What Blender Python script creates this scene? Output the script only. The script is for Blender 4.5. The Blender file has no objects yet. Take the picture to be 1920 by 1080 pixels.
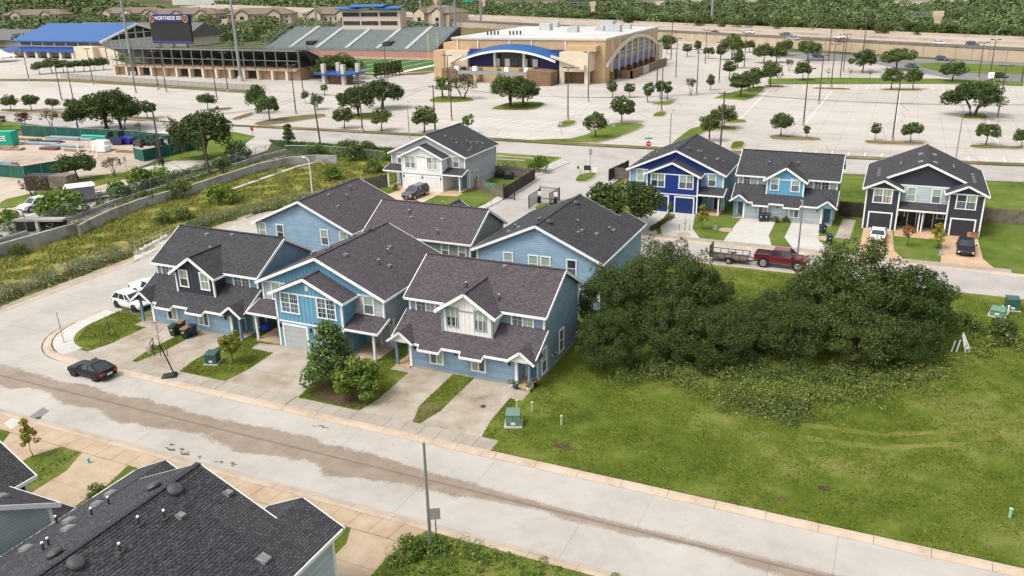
import bpy, bmesh, math, random
import numpy as np
from mathutils import Vector, Matrix

# ------------------------------------------------------------------ camera, world, sun, exposure
S = bpy.context.scene
COL = S.collection
cam_d = bpy.data.cameras.new('camera'); cam = bpy.data.objects.new('camera', cam_d); COL.objects.link(cam)
cam_d.sensor_width = 36.0; cam_d.sensor_fit = 'HORIZONTAL'; cam_d.lens = 36.0 * 1572.75 / 1920.0
cam_d.clip_start = 0.5; cam_d.clip_end = 9000
_p, _r, _y = math.radians(20.361), math.radians(-1.34507), math.radians(24.6587)
_fw = Vector((-math.sin(_y) * math.cos(_p), math.cos(_y) * math.cos(_p), -math.sin(_p)))
_rt = Vector((math.cos(_y), math.sin(_y), 0)); _up = _rt.cross(_fw)
_r2 = math.cos(_r) * _rt + math.sin(_r) * _up; _u2 = -math.sin(_r) * _rt + math.cos(_r) * _up
m = Matrix((( _r2.x, _u2.x, -_fw.x, 0), (_r2.y, _u2.y, -_fw.y, 0), (_r2.z, _u2.z, -_fw.z, 31.0), (0, 0, 0, 1)))
cam.matrix_world = m
S.camera = cam
SUN_EL, SUN_AZ = math.radians(58), math.radians(215)      # azimuth measured from +Y clockwise
W = bpy.data.worlds.new('World'); S.world = W; W.use_nodes = True
wn = W.node_tree.nodes; bg = wn['Background']; sky = wn.new('ShaderNodeTexSky'); sky.sky_type = 'NISHITA'
sky.sun_disc = False; sky.sun_elevation = SUN_EL; sky.sun_rotation = SUN_AZ; sky.air_density = 1.0; sky.dust_density = 4.0; sky.ozone_density = 1.0
hs = wn.new('ShaderNodeHueSaturation'); hs.inputs['Saturation'].default_value = 0.18      # grey overcast daylight
W.node_tree.links.new(sky.outputs[0], hs.inputs['Color']); W.node_tree.links.new(hs.outputs[0], bg.inputs[0]); bg.inputs[1].default_value = 0.142
sl = bpy.data.lights.new('sun', 'SUN'); sl.energy = 1.05; sl.angle = math.radians(16); sl.color = (1, .95, .89)
so = bpy.data.objects.new('sun', sl); COL.objects.link(so)
so.rotation_euler = (math.pi / 2 - SUN_EL, 0, math.pi - SUN_AZ); so.location = (-40, 60, 120)
_sd = Vector((math.sin(SUN_AZ) * math.cos(SUN_EL), math.cos(SUN_AZ) * math.cos(SUN_EL), math.sin(SUN_EL)))
so.rotation_euler = _sd.to_track_quat('Z', 'Y').to_euler()
S.view_settings.view_transform = 'Standard'; S.view_settings.look = 'None'
S.view_settings.exposure = 0.8; S.view_settings.gamma = 1.0; S.view_settings.use_curve_mapping = False
S.render.engine = 'CYCLES'

random.seed(5); RNG = np.random.default_rng(5)

# ------------------------------------------------------------------ object helpers
def link(o, parent=None):
    COL.objects.link(o)
    if parent is not None: o.parent = parent
    return o
def tag(o, label=None, cat=None, group=None, kind=None):
    if label: o['label'] = label
    if cat: o['category'] = cat
    if group: o['group'] = group
    if kind: o['kind'] = kind
    return o
def thing(name, label, cat, loc=(0, 0, 0), rz=0.0, group=None):
    o = bpy.data.objects.new(name, None); o.empty_display_size = 0.2
    o.location = (loc[0], loc[1], loc[2] if len(loc) > 2 else 0.0); o.rotation_euler = (0, 0, rz)
    link(o); return tag(o, label, cat, group)
KIDS = {}
def copy_tree(o, loc, rz, label, group=None, scale=1.0):
    r = o.copy(); COL.objects.link(r); r.location = (loc[0], loc[1], loc[2] if len(loc) > 2 else 0.0)
    r.rotation_euler = (0, 0, rz); r.scale = (scale,) * 3
    r['label'] = label
    if group: r['group'] = group
    for c in list(o.children):
        d = c.copy(); COL.objects.link(d); d.parent = r
        for e in list(c.children):
            f = e.copy(); COL.objects.link(f); f.parent = d
    return r

class MB:
    """collects faces; build() makes one mesh object with metre-scaled UVs"""
    def __init__(s): s.v = []; s.f = []; s.m = []; s.cur = 0
    def add(s, vs, fs):
        b = len(s.v); s.v += [tuple(p) for p in vs]
        for f in fs: s.f.append(tuple(b + i for i in f)); s.m.append(s.cur)
        return s
    def hexa(s, b, t):
        return s.add(list(b) + list(t), [(3, 2, 1, 0), (4, 5, 6, 7), (0, 1, 5, 4), (1, 2, 6, 5), (2, 3, 7, 6), (3, 0, 4, 7)])
    def box(s, x0, x1, y0, y1, z0, z1):
        return s.hexa([(x0, y0, z0), (x1, y0, z0), (x1, y1, z0), (x0, y1, z0)], [(x0, y0, z1), (x1, y0, z1), (x1, y1, z1), (x0, y1, z1)])
    def prism(s, poly, z0, z1, top=True, bottom=True):
        n = len(poly)
        if sum(poly[i][0] * poly[(i + 1) % n][1] - poly[(i + 1) % n][0] * poly[i][1] for i in range(n)) < 0: poly = poly[::-1]
        vs = [(p[0], p[1], z0) for p in poly] + [(p[0], p[1], z1) for p in poly]
        fs = [(i, (i + 1) % n, n + (i + 1) % n, n + i) for i in range(n)]
        if top: fs.append(tuple(range(n, 2 * n)))
        if bottom: fs.append(tuple(reversed(range(n))))
        return s.add(vs, fs)
    def extr(s, prof, axis, a0, a1):
        """profile (u,z) extruded along 'x' (u=y) or 'y' (u=x)"""
        n = len(prof)
        if axis == 'x': vs = [(a0, u, z) for u, z in prof] + [(a1, u, z) for u, z in prof]
        else: vs = [(u, a0, z) for u, z in prof] + [(u, a1, z) for u, z in prof]
        fs = [(i, (i + 1) % n, n + (i + 1) % n, n + i) for i in range(n)] + [tuple(reversed(range(n))), tuple(range(n, 2 * n))]
        return s.add(vs, fs)
    def slab(s, q, t):
        """quad/poly q of 3D points, thickened straight down by t"""
        n = len(q); vs = [tuple(p) for p in q] + [(p[0], p[1], p[2] - t) for p in q]
        fs = [tuple(range(n)), tuple(reversed(range(n, 2 * n)))] + [(i, n + i, n + (i + 1) % n, (i + 1) % n) for i in range(n)]
        return s.add(vs, fs)
    def beam(s, p, q, w, h=None):
        """rectangular bar from p to q, w wide, h tall, centred"""
        h = h or w; p = Vector(p); q = Vector(q); d = (q - p).normalized()
        a = d.cross(Vector((0, 0, 1)))
        if a.length < 1e-4: a = Vector((1, 0, 0))
        a.normalize(); b = a.cross(d).normalized(); a *= w / 2; b *= h / 2
        return s.hexa([p - a - b, p + a - b, p + a + b, p - a + b], [q - a - b, q + a - b, q + a + b, q - a + b])
    def tube(s, pts, rs, n=6, cap=True):
        pts = [Vector(p) for p in pts]; rs = rs if hasattr(rs, '__len__') else [rs] * len(pts)
        b = len(s.v); k = len(pts)
        for i, p in enumerate(pts):
            d = (pts[min(i + 1, k - 1)] - pts[max(i - 1, 0)]).normalized()
            a = d.cross(Vector((0, 0, 1)) if abs(d.z) < .95 else Vector((1, 0, 0))).normalized(); c = d.cross(a)
            for j in range(n):
                t = 2 * math.pi * j / n; s.v.append(tuple(p + rs[i] * (math.cos(t) * a + math.sin(t) * c)))
        for i in range(k - 1):
            for j in range(n):
                s.f.append((b + i * n + j, b + i * n + (j + 1) % n, b + (i + 1) * n + (j + 1) % n, b + (i + 1) * n + j)); s.m.append(s.cur)
        if cap:
            s.f.append(tuple(b + j for j in reversed(range(n)))); s.m.append(s.cur)
            s.f.append(tuple(b + (k - 1) * n + j for j in range(n))); s.m.append(s.cur)
        return s
    def cyl(s, c, r, z0, z1, n=12, r2=None):
        r2 = r if r2 is None else r2
        return s.tube([(c[0], c[1], z0), (c[0], c[1], z1)], [r, r2], n)
    def lathe(s, c, prof, n=14):
        b = len(s.v)
        for r, z in prof:
            for j in range(n):
                t = 2 * math.pi * j / n; s.v.append((c[0] + r * math.cos(t), c[1] + r * math.sin(t), c[2] + z))
        for i in range(len(prof) - 1):
            for j in range(n):
                s.f.append((b + i * n + j, b + i * n + (j + 1) % n, b + (i + 1) * n + (j + 1) % n, b + (i + 1) * n + j)); s.m.append(s.cur)
        s.f.append(tuple(b + (len(prof) - 1) * n + j for j in range(n))); s.m.append(s.cur)
        return s
    def mesh(s, name, mats, smooth=False):
        me = bpy.data.meshes.new(name); me.from_pydata(s.v, [], s.f)
        for k in (mats if isinstance(mats, (list, tuple)) else [mats]): me.materials.append(k)
        if any(s.m): me.polygons.foreach_set('material_index', s.m)
        if smooth: me.polygons.foreach_set('use_smooth', [True] * len(s.f))
        uv = me.uv_layers.new(name='UVMap').data
        V = me.vertices
        for p in me.polygons:
            nn = p.normal
            if abs(nn.z) > .995: u = Vector((1, 0, 0)); w = Vector((0, 1, 0))
            else:
                u = Vector((-nn.y, nn.x, 0)).normalized(); w = nn.cross(u)
                if w.z < 0: w = -w
            for li in p.loop_indices:
                c = V[me.loops[li].vertex_index].co; uv[li].uv = (c.dot(u), c.dot(w))
        return me
    def build(s, name, mats, parent=None, loc=None, rz=0, smooth=False):
        o = bpy.data.objects.new(name, s.mesh(name, mats, smooth))
        if loc is not None: o.location = loc if len(loc) == 3 else (loc[0], loc[1], 0)
        o.rotation_euler = (0, 0, rz)
        return link(o, parent)
def obj(name, me, parent=None, loc=(0, 0, 0), rz=0, sc=1):
    o = bpy.data.objects.new(name, me); o.location = loc; o.rotation_euler = (0, 0, rz)
    if sc != 1: o.scale = (sc,) * 3
    return link(o, parent)
def np_mesh(name, verts, faces, mat):
    """fast mesh: verts (N,3), faces (M,k)"""
    me = bpy.data.meshes.new(name); k = faces.shape[1]; M = len(faces)
    me.vertices.add(len(verts)); me.vertices.foreach_set('co', np.ascontiguousarray(verts, dtype=np.float32).ravel())
    me.loops.add(M * k); me.loops.foreach_set('vertex_index', np.ascontiguousarray(faces, dtype=np.int32).ravel())
    me.polygons.add(M); me.polygons.foreach_set('loop_start', np.arange(0, M * k, k, dtype=np.int32))
    try: me.polygons.foreach_set('loop_total', np.full(M, k, dtype=np.int32))
    except Exception: pass
    me.materials.append(mat); me.update(calc_edges=True); return me

# ------------------------------------------------------------------ materials
M = {}
def nodes(name):
    mt = bpy.data.materials.new(name); mt.use_nodes = True; nt = mt.node_tree
    return mt, nt, nt.nodes['Principled BSDF']
def N(nt, t, **kw):
    n = nt.nodes.new(t)
    for k, v in kw.items():
        if k.startswith('i_'):
            key = k[2:]; n.inputs[int(key) if key.isdigit() else key].default_value = v
        else: setattr(n, k, v)
    return n
def mathn(nt, op, a, b=None):
    n = nt.nodes.new('ShaderNodeMath'); n.operation = op
    for i, x in enumerate((a, b)):
        if x is None: continue
        if isinstance(x, (int, float)): n.inputs[i].default_value = x
        else: nt.links.new(x, n.inputs[i])
    return n.outputs[0]
def ramp(nt, fac, stops):
    r = nt.nodes.new('ShaderNodeValToRGB'); e = r.color_ramp.elements
    while len(e) < len(stops): e.new(.5)
    for i, (p, c) in enumerate(stops): e[i].position = p; e[i].color = (*c, 1) if len(c) == 3 else c
    nt.links.new(fac, r.inputs[0]); return r.outputs[0]
def pos(nt): return nt.nodes.new('ShaderNodeNewGeometry').outputs['Position']
def noise(nt, vec, scale, detail=4, rough=.55, dist=0):
    n = N(nt, 'ShaderNodeTexNoise'); n.inputs['Scale'].default_value = scale; n.inputs['Detail'].default_value = detail
    n.inputs['Roughness'].default_value = rough; n.inputs['Distortion'].default_value = dist
    nt.links.new(vec, n.inputs['Vector']); return n.outputs['Fac']
def mixc(nt, fac, a, b, mode='MIX'):
    n = nt.nodes.new('ShaderNodeMix'); n.data_type = 'RGBA'; n.blend_type = mode
    for x, i in ((fac, 0), (a, 6), (b, 7)):
        if isinstance(x, (int, float)): n.inputs[i].default_value = x
        elif isinstance(x, tuple): n.inputs[i].default_value = (*x, 1)
        else: nt.links.new(x, n.inputs[i])
    return n.outputs[2]
def bump(nt, b, h, strength=.3, dist=.02):
    n = nt.nodes.new('ShaderNodeBump'); n.inputs['Strength'].default_value = strength; n.inputs['Distance'].default_value = dist
    nt.links.new(h, n.inputs['Height']); nt.links.new(n.outputs[0], b.inputs['Normal'])
def c3(c, k): return tuple(min(1, x * k) for x in c)
def plain(name, c, rough=.7, var=.12, scale=3.0, metal=0, spec=.4, bmp=0, coat=0):
    if name in M: return M[name]
    mt, nt, b = nodes(name); b.inputs['Roughness'].default_value = rough; b.inputs['Metallic'].default_value = metal
    b.inputs['Specular IOR Level'].default_value = spec; b.inputs['Coat Weight'].default_value = coat
    p = pos(nt); f = noise(nt, p, scale, 5)
    col = ramp(nt, f, [(.3, c3(c, 1 - var)), (.7, c3(c, 1 + var))]); nt.links.new(col, b.inputs['Base Color'])
    if bmp: bump(nt, b, noise(nt, p, scale * 12, 3), bmp, .02)
    M[name] = mt; return mt
def siding(name, c, period=.2):
    if name in M: return M[name]
    mt, nt, b = nodes(name); b.inputs['Roughness'].default_value = .62; b.inputs['Specular IOR Level'].default_value = .3
    uv = N(nt, 'ShaderNodeUVMap'); sp = N(nt, 'ShaderNodeSeparateXYZ'); nt.links.new(uv.outputs[0], sp.inputs[0])
    fr = mathn(nt, 'FRACT', mathn(nt, 'DIVIDE', sp.outputs[1], period))
    row = mathn(nt, 'FLOOR', mathn(nt, 'DIVIDE', sp.outputs[1], period))
    wn_ = N(nt, 'ShaderNodeTexWhiteNoise'); wn_.noise_dimensions = '1D'; nt.links.new(row, wn_.inputs['W'])
    f = mathn(nt, 'ADD', mathn(nt, 'MULTIPLY', noise(nt, pos(nt), 1.2, 5), .75), mathn(nt, 'MULTIPLY', wn_.outputs[0], .25))
    col = ramp(nt, f, [(.28, c3(c, .86)), (.72, c3(c, 1.13))])
    lap_shade = ramp(nt, fr, [(0.0, (.36,) * 3), (.13, (1, 1, 1))])  # shade line at each board's lap, painted into the siding colour
    nt.links.new(mixc(nt, 1.0, col, lap_shade, 'MULTIPLY'), b.inputs['Base Color'])
    bump(nt, b, mathn(nt, 'SUBTRACT', 1.0, fr), 1.0, .035)
    M[name] = mt; return mt
def shingles(name, dark, light, row=.2, wid=.34):
    if name in M: return M[name]
    mt, nt, b = nodes(name); b.inputs['Roughness'].default_value = .92; b.inputs['Specular IOR Level'].default_value = .2
    uv = N(nt, 'ShaderNodeUVMap'); br = N(nt, 'ShaderNodeTexBrick'); nt.links.new(uv.outputs[0], br.inputs['Vector'])
    br.offset = .37; br.inputs['Scale'].default_value = 1.0; br.inputs['Brick Width'].default_value = wid; br.inputs['Row Height'].default_value = row
    br.inputs['Mortar Size'].default_value = .018; br.inputs['Mortar Smooth'].default_value = .3; br.inputs['Bias'].default_value = 0
    br.inputs['Color1'].default_value = (*dark, 1); br.inputs['Color2'].default_value = (*light, 1); br.inputs['Mortar'].default_value = (*c3(dark, .45), 1)
    n1 = noise(nt, pos(nt), .5, 5); n2 = noise(nt, pos(nt), 14, 3)
    k = mathn(nt, 'ADD', mathn(nt, 'MULTIPLY', n1, .25), mathn(nt, 'MULTIPLY', n2, .75))
    g = ramp(nt, k, [(.3, (.84,) * 3), (.7, (1.16,) * 3)])
    nt.links.new(mixc(nt, 1.0, br.outputs['Color'], g, 'MULTIPLY'), b.inputs['Base Color'])
    bump(nt, b, mathn(nt, 'ADD', mathn(nt, 'MULTIPLY', br.outputs['Fac'], -1.0), mathn(nt, 'MULTIPLY', n2, .5)), .6, .02)
    M[name] = mt; return mt
def ground(name, cols, scales=(.06, .9, 9), rough=.95, bmp=.5, bscale=18, bd=.05, spec=.15, streak=False):
    """patchy surface: cols = list of 3-4 colours dark..light mixed by three noises"""
    if name in M: return M[name]
    mt, nt, b = nodes(name); b.inputs['Roughness'].default_value = rough; b.inputs['Specular IOR Level'].default_value = spec
    p = pos(nt)
    f = mathn(nt, 'ADD', mathn(nt, 'MULTIPLY', noise(nt, p, scales[0], 5, .6), .5), mathn(nt, 'ADD', mathn(nt, 'MULTIPLY', noise(nt, p, scales[1], 5, .6), .3), mathn(nt, 'MULTIPLY', noise(nt, p, scales[2], 4, .6), .2)))
    if streak:      # dried drag marks, joints every 4.6 m and dark crack lines
        mp = N(nt, 'ShaderNodeMapping'); mp.inputs['Scale'].default_value = (.012, .55, 1); mp.inputs['Rotation'].default_value = (0, 0, -.05); nt.links.new(p, mp.inputs[0])
        f = mathn(nt, 'ADD', mathn(nt, 'MULTIPLY', f, .72), mathn(nt, 'MULTIPLY', noise(nt, mp.outputs[0], 1.0, 4, .65), .28))
    k = len(cols); st = [(.36 + .28 * i / (k - 1), c) for i, c in enumerate(cols)]
    col = ramp(nt, f, st)
    if streak:
        br = N(nt, 'ShaderNodeTexBrick'); nt.links.new(p, br.inputs['Vector']); br.offset = 0; br.inputs['Scale'].default_value = 1; br.inputs['Brick Width'].default_value = 4.6; br.inputs['Row Height'].default_value = 4.6; br.inputs['Mortar Size'].default_value = .045; br.inputs['Mortar Smooth'].default_value = .5
        for q in ('Color1', 'Color2'): br.inputs[q].default_value = (1, 1, 1, 1)
        br.inputs['Mortar'].default_value = (.72, .69, .66, 1)
        col = mixc(nt, 1.0, col, br.outputs['Color'], 'MULTIPLY')
        vo = N(nt, 'ShaderNodeTexVoronoi'); vo.feature = 'DISTANCE_TO_EDGE'; vo.inputs['Scale'].default_value = .055
        wv = mixc(nt, .55, p, N(nt, 'ShaderNodeTexNoise').outputs['Color'], 'ADD'); nt.links.new(wv, vo.inputs['Vector'])
        col = mixc(nt, 1.0, col, ramp(nt, vo.outputs['Distance'], [(0, (.62, .58, .55)), (.006, (1, 1, 1))]), 'MULTIPLY')
    nt.links.new(col, b.inputs['Base Color'])
    if bmp: bump(nt, b, noise(nt, p, bscale, 4, .7), bmp, bd)
    M[name] = mt; return mt
def leafmat(name, c, var=.5, hue=(1.15, 1.0, .8), trans=.25):
    if name in M: return M[name]
    mt, nt, b = nodes(name); out = nt.nodes['Material Output']; b.inputs['Roughness'].default_value = .6; b.inputs['Specular IOR Level'].default_value = .25
    g = nt.nodes.new('ShaderNodeNewGeometry'); oi = nt.nodes.new('ShaderNodeObjectInfo')
    a = ramp(nt, g.outputs['Random Per Island'], [(0, c3(c, 1 - var)), (.6, c), (1, tuple(min(1, x * (1 + var) * h) for x, h in zip(c, hue)))])
    v = ramp(nt, oi.outputs['Random'], [(0, (.78, .86, .8)), (.5, (1, 1, 1)), (1, (1.28, 1.16, 1.15))])
    col = mixc(nt, 1.0, a, v, 'MULTIPLY'); nt.links.new(col, b.inputs['Base Color'])
    tr = nt.nodes.new('ShaderNodeBsdfTranslucent'); nt.links.new(col, tr.inputs[0])
    mx = nt.nodes.new('ShaderNodeMixShader'); mx.inputs[0].default_value = trans
    nt.links.new(b.outputs[0], mx.inputs[1]); nt.links.new(tr.outputs[0], mx.inputs[2]); nt.links.new(mx.outputs[0], out.inputs[0])
    M[name] = mt; return mt

white = plain('white_trim_paint', (.78, .78, .77), .5, .05)
glass_d = plain('dark_window_glass', (.035, .04, .045), .08, .4, .8, spec=.6)
blind = plain('pale_green_blind_glass', (.30, .38, .30), .15, .12, .6, spec=.5)
screen = plain('grey_window_screen', (.11, .125, .13), .35, .25, .9, spec=.4)
galv = plain('galvanised_steel', (.33, .35, .36), .4, .1, 2, metal=.6)
dsteel = plain('dark_steel', (.035, .034, .036), .5, .2, 2)
brownpole = plain('brown_steel_pole', (.075, .06, .05), .6, .2, 1)
woodpole = plain('weathered_pole_wood', (.09, .07, .055), .9, .3, 2)
black = plain('black_plastic', (.014, .014, .016), .45, .3, 2)
rubber = plain('tyre_rubber', (.016, .016, .017), .8, .3, 8)
bark = plain('bark', (.075, .063, .052), .95, .35, 3, bmp=.5)
fencew = plain('fence_wood', (.12, .085, .06), .9, .4, 1.5)
conc_w = ground('pale_concrete', [(.36, .33, .30), (.47, .45, .41), (.52, .50, .47)], (.12, .8, 8), .85, .15, 30, .01)

# ------------------------------------------------------------------ ground, roads, kerbs, pavements, lawns
GR_LAWN = [(.045, .068, .009), (.078, .112, .012), (.112, .146, .02), (.175, .19, .045), (.22, .185, .085)]
lawn_m = ground('lawn_grass', GR_LAWN, (.09, .6, 7), 1, .9, 9, .12)
lawnb_m = ground('bright_grass', [(.05, .08, .012), (.088, .135, .018), (.125, .165, .03), (.20, .19, .07)], (.15, .7, 7), 1, .9, 9, .1)
verge_m = ground('dry_verge', [(.07, .075, .02), (.12, .11, .04), (.17, .14, .07), (.24, .18, .11)], (.1, .7, 6), 1, .8, 9, .08)
meadow_m = ground('meadow_weeds', [(.11, .13, .025), (.21, .22, .048), (.32, .295, .08), (.42, .35, .15)], (.05, .35, 4), 1, 1, 6, .25)
soil_m = ground('mulch_soil', [(.05, .035, .022), (.10, .065, .04), (.16, .10, .06)], (.4, 2, 12), 1, 1, 12, .08)
dirt_m = ground('pale_dirt', [(.30, .24, .18), (.42, .35, .28), (.50, .43, .36)], (.05, .4, 5), .95, .3, 12, .03)
walk_m = ground('pavement_concrete', [(.25, .215, .17), (.34, .30, .25), (.40, .36, .31)], (.25, 1.2, 9), .88, .15, 30, .01)
drive_m = ground('stained_driveway', [(.18, .135, .095), (.31, .255, .195), (.38, .335, .28), (.43, .39, .34)], (.22, .7, 8), .85, .15, 30, .01)
tan_m = ground('tan_concrete', [(.30, .215, .14), (.41, .31, .215), (.48, .385, .285)], (.25, .9, 8), .88, .15, 30, .01)
orange_m = ground('orange_concrete', [(.39, .255, .155), (.48, .325, .205), (.54, .39, .27)], (.3, 1, 8), .88, .1, 30, .01)
kerb_m = ground('kerb_concrete', [(.34, .255, .185), (.45, .36, .275), (.50, .42, .34)], (.3, 1.3, 9), .88, .1, 30, .01)
lot_m = ground('parking_concrete', [(.28, .24, .20), (.40, .365, .325), (.465, .43, .39), (.495, .465, .43)], (.018, .12, 2.2), .85, .12, 30, .01, streak=True)
road2_m = ground('grey_road', [(.27, .245, .22), (.38, .352, .325), (.43, .405, .38)], (.05, .3, 4), .85, .12, 30, .01)
hwy_m = ground('highway_concrete', [(.30, .25, .2), (.40, .34, .28), (.46, .40, .34)], (.02, .2, 4), .85, 0)
asph_m = ground('grey_asphalt', [(.13, .13, .13), (.19, .185, .18), (.23, .22, .215)], (.05, .4, 5), .85, .1, 30, .01)
turf_m = ground('sports_turf', [(.045, .085, .02), (.07, .13, .03), (.09, .15, .04)], (.02, .2, 3), 1, 0)

def front_road_material():
    mt, nt, b = nodes('front_street_surface'); b.inputs['Roughness'].default_value = .8; b.inputs['Specular IOR Level'].default_value = .25
    p = pos(nt); sp = N(nt, 'ShaderNodeSeparateXYZ'); nt.links.new(p, sp.inputs[0]); X, Y = sp.outputs[0], sp.outputs[1]
    f = mathn(nt, 'ADD', mathn(nt, 'MULTIPLY', noise(nt, p, .14, 5), .5), mathn(nt, 'ADD', mathn(nt, 'MULTIPLY', noise(nt, p, .9, 5), .25), mathn(nt, 'MULTIPLY', noise(nt, p, 11, 4), .25)))
    base = ramp(nt, f, [(.36, (.325, .300, .264)), (.5, (.40, .371, .330)), (.64, (.455, .427, .385))])
    # silt washed along the road's shallow middle gutter: a wide ragged stain in the west, narrow in the east
    w = N(nt, 'ShaderNodeMapRange'); nt.links.new(X, w.inputs[0])
    for i, v in zip((1, 2, 3, 4), (-30.0, -17.0, 1.45, .5)): w.inputs[i].default_value = v
    big = noise(nt, p, .17, 3, .5); fine = noise(nt, p, 2.6, 5, .75); mid = noise(nt, p, .55, 3, .5)
    edge = mathn(nt, 'ADD', mathn(nt, 'MULTIPLY', mathn(nt, 'SUBTRACT', big, .5), 7.0), mathn(nt, 'ADD', mathn(nt, 'MULTIPLY', mathn(nt, 'SUBTRACT', mid, .5), 2.2), mathn(nt, 'MULTIPLY', mathn(nt, 'SUBTRACT', fine, .5), 2.2)))
    width = mathn(nt, 'MULTIPLY', w.outputs[0], mathn(nt, 'ADD', 1.0, mathn(nt, 'MULTIPLY', edge, .32)))
    d = mathn(nt, 'ABSOLUTE', mathn(nt, 'SUBTRACT', mathn(nt, 'ADD', Y, mathn(nt, 'MULTIPLY', mathn(nt, 'SUBTRACT', big, .5), 1.0)), 40.75))
    west = N(nt, 'ShaderNodeMapRange'); nt.links.new(X, west.inputs[0])
    for i, v in zip((1, 2, 3, 4), (-76.0, -66.0, 0.0, 1.0)): west.inputs[i].default_value = v
    t = mathn(nt, 'MULTIPLY', mathn(nt, 'SUBTRACT', mathn(nt, 'ADD', width, mathn(nt, 'MULTIPLY', mathn(nt, 'SUBTRACT', noise(nt, p, 7.0, 4, .7), .5), 1.0)), d), 4.2); t = mathn(nt, 'MINIMUM', mathn(nt, 'MAXIMUM', t, 0.0), 1.0)
    t = mathn(nt, 'MULTIPLY', t, west.outputs[0])
    stv = N(nt, 'ShaderNodeMapping'); stv.inputs['Scale'].default_value = (.12, 1.6, 1); nt.links.new(p, stv.inputs[0])
    silt = ramp(nt, noise(nt, p, .8, 5, .7), [(.3, (.175, .130, .092)), (.55, (.235, .178, .130)), (.75, (.29, .222, .162))])
    c1 = mixc(nt, mathn(nt, 'MULTIPLY', t, mathn(nt, 'ADD', .62, mathn(nt, 'MULTIPLY', noise(nt, stv.outputs[0], 1.0, 4, .6), .42))), base, silt)
    ln = mathn(nt, 'MINIMUM', mathn(nt, 'MAXIMUM', mathn(nt, 'MULTIPLY', mathn(nt, 'SUBTRACT', .16, mathn(nt, 'ABSOLUTE', mathn(nt, 'SUBTRACT', Y, 40.75))), 9.0), 0.0), 1.0)
    c2 = mixc(nt, mathn(nt, 'MULTIPLY', mathn(nt, 'MULTIPLY', ln, west.outputs[0]), .55), c1, (.15, .115, .09))
    mp = N(nt, 'ShaderNodeMapping'); mp.inputs['Location'].default_value = (0, -40.75 + 4.05 * 11, 0); nt.links.new(p, mp.inputs[0])
    br = N(nt, 'ShaderNodeTexBrick'); nt.links.new(mp.outputs[0], br.inputs['Vector']); br.offset = .3; br.inputs['Scale'].default_value = 1; br.inputs['Brick Width'].default_value = 11; br.inputs['Row Height'].default_value = 4.05; br.inputs['Mortar Size'].default_value = .025; br.inputs['Mortar Smooth'].default_value = .6
    for q in ('Color1', 'Color2'): br.inputs[q].default_value = (1, 1, 1, 1)
    br.inputs['Mortar'].default_value = (.68, .64, .6, 1)
    c2 = mixc(nt, 1.0, c2, br.outputs['Color'], 'MULTIPLY')
    spots = mathn(nt, 'MULTIPLY', ramp(nt, noise(nt, p, .9, 2, .4), [(.70, (0, 0, 0)), (.74, (1, 1, 1))]), ramp(nt, noise(nt, p, 9, 4, .8), [(.45, (0, 0, 0)), (.6, (1, 1, 1))]))
    c2 = mixc(nt, mathn(nt, 'MULTIPLY', spots, .6), c2, (.17, .145, .125))
    nt.links.new(c2, b.inputs['Base Color']); bump(nt, b, noise(nt, p, 25, 3), .2, .01); return mt
froad_m = front_road_material()

def sheet(name, poly, z, mat, label=None, thick=.05):
    o = MB().prism(poly, z - thick, z, bottom=False).build(name, mat); tag(o, label, kind='structure'); return o
def raised(name, poly, z0, z1, mat): return sheet(name, poly, z1, mat, thick=z1 - z0)
def rect(x0, x1, y0, y1): return [(x0, y0), (x1, y0), (x1, y1), (x0, y1)]
def arc(cx, cy, r, a0, a1, n=10):
    return [(cx + r * math.cos(math.radians(a0 + (a1 - a0) * i / n)), cy + r * math.sin(math.radians(a0 + (a1 - a0) * i / n))) for i in range(n + 1)]
def offset(poly, d):
    """closed polygon moved inwards by d"""
    n = len(poly); A = sum(poly[i][0] * poly[(i + 1) % n][1] - poly[(i + 1) % n][0] * poly[i][1] for i in range(n))
    if A < 0: poly = poly[::-1]
    out = []
    for i in range(n):
        a, b, c = Vector(poly[i - 1]), Vector(poly[i]), Vector(poly[(i + 1) % n])
        u = (b - a).normalized(); v = (c - b).normalized(); nu = Vector((-u.y, u.x)); nv = Vector((-v.y, v.x))
        k = (nu + nv); k = k / max(.35, k.dot(nu)) if k.length > 1e-3 else nu
        out.append(tuple(b + k * d))
    return out
def smooth_poly(poly, it=2):
    for _ in range(it):
        q = []
        for i in range(len(poly)):
            a, b = poly[i], poly[(i + 1) % len(poly)]
            q += [(a[0] * .78 + b[0] * .22, a[1] * .78 + b[1] * .22), (a[0] * .22 + b[0] * .78, a[1] * .22 + b[1] * .78)]
        poly = q
    return poly
def inpoly(x, y, poly):
    r = np.zeros(x.shape, bool); n = len(poly); j = n - 1
    for i in range(n):
        (xi, yi), (xj, yj) = poly[i], poly[j]
        if abs(yj - yi) > 1e-9: r ^= ((yi > y) != (yj > y)) & (x < (xj - xi) * (y - yi) / (yj - yi) + xi)
        j = i
    return r

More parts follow.
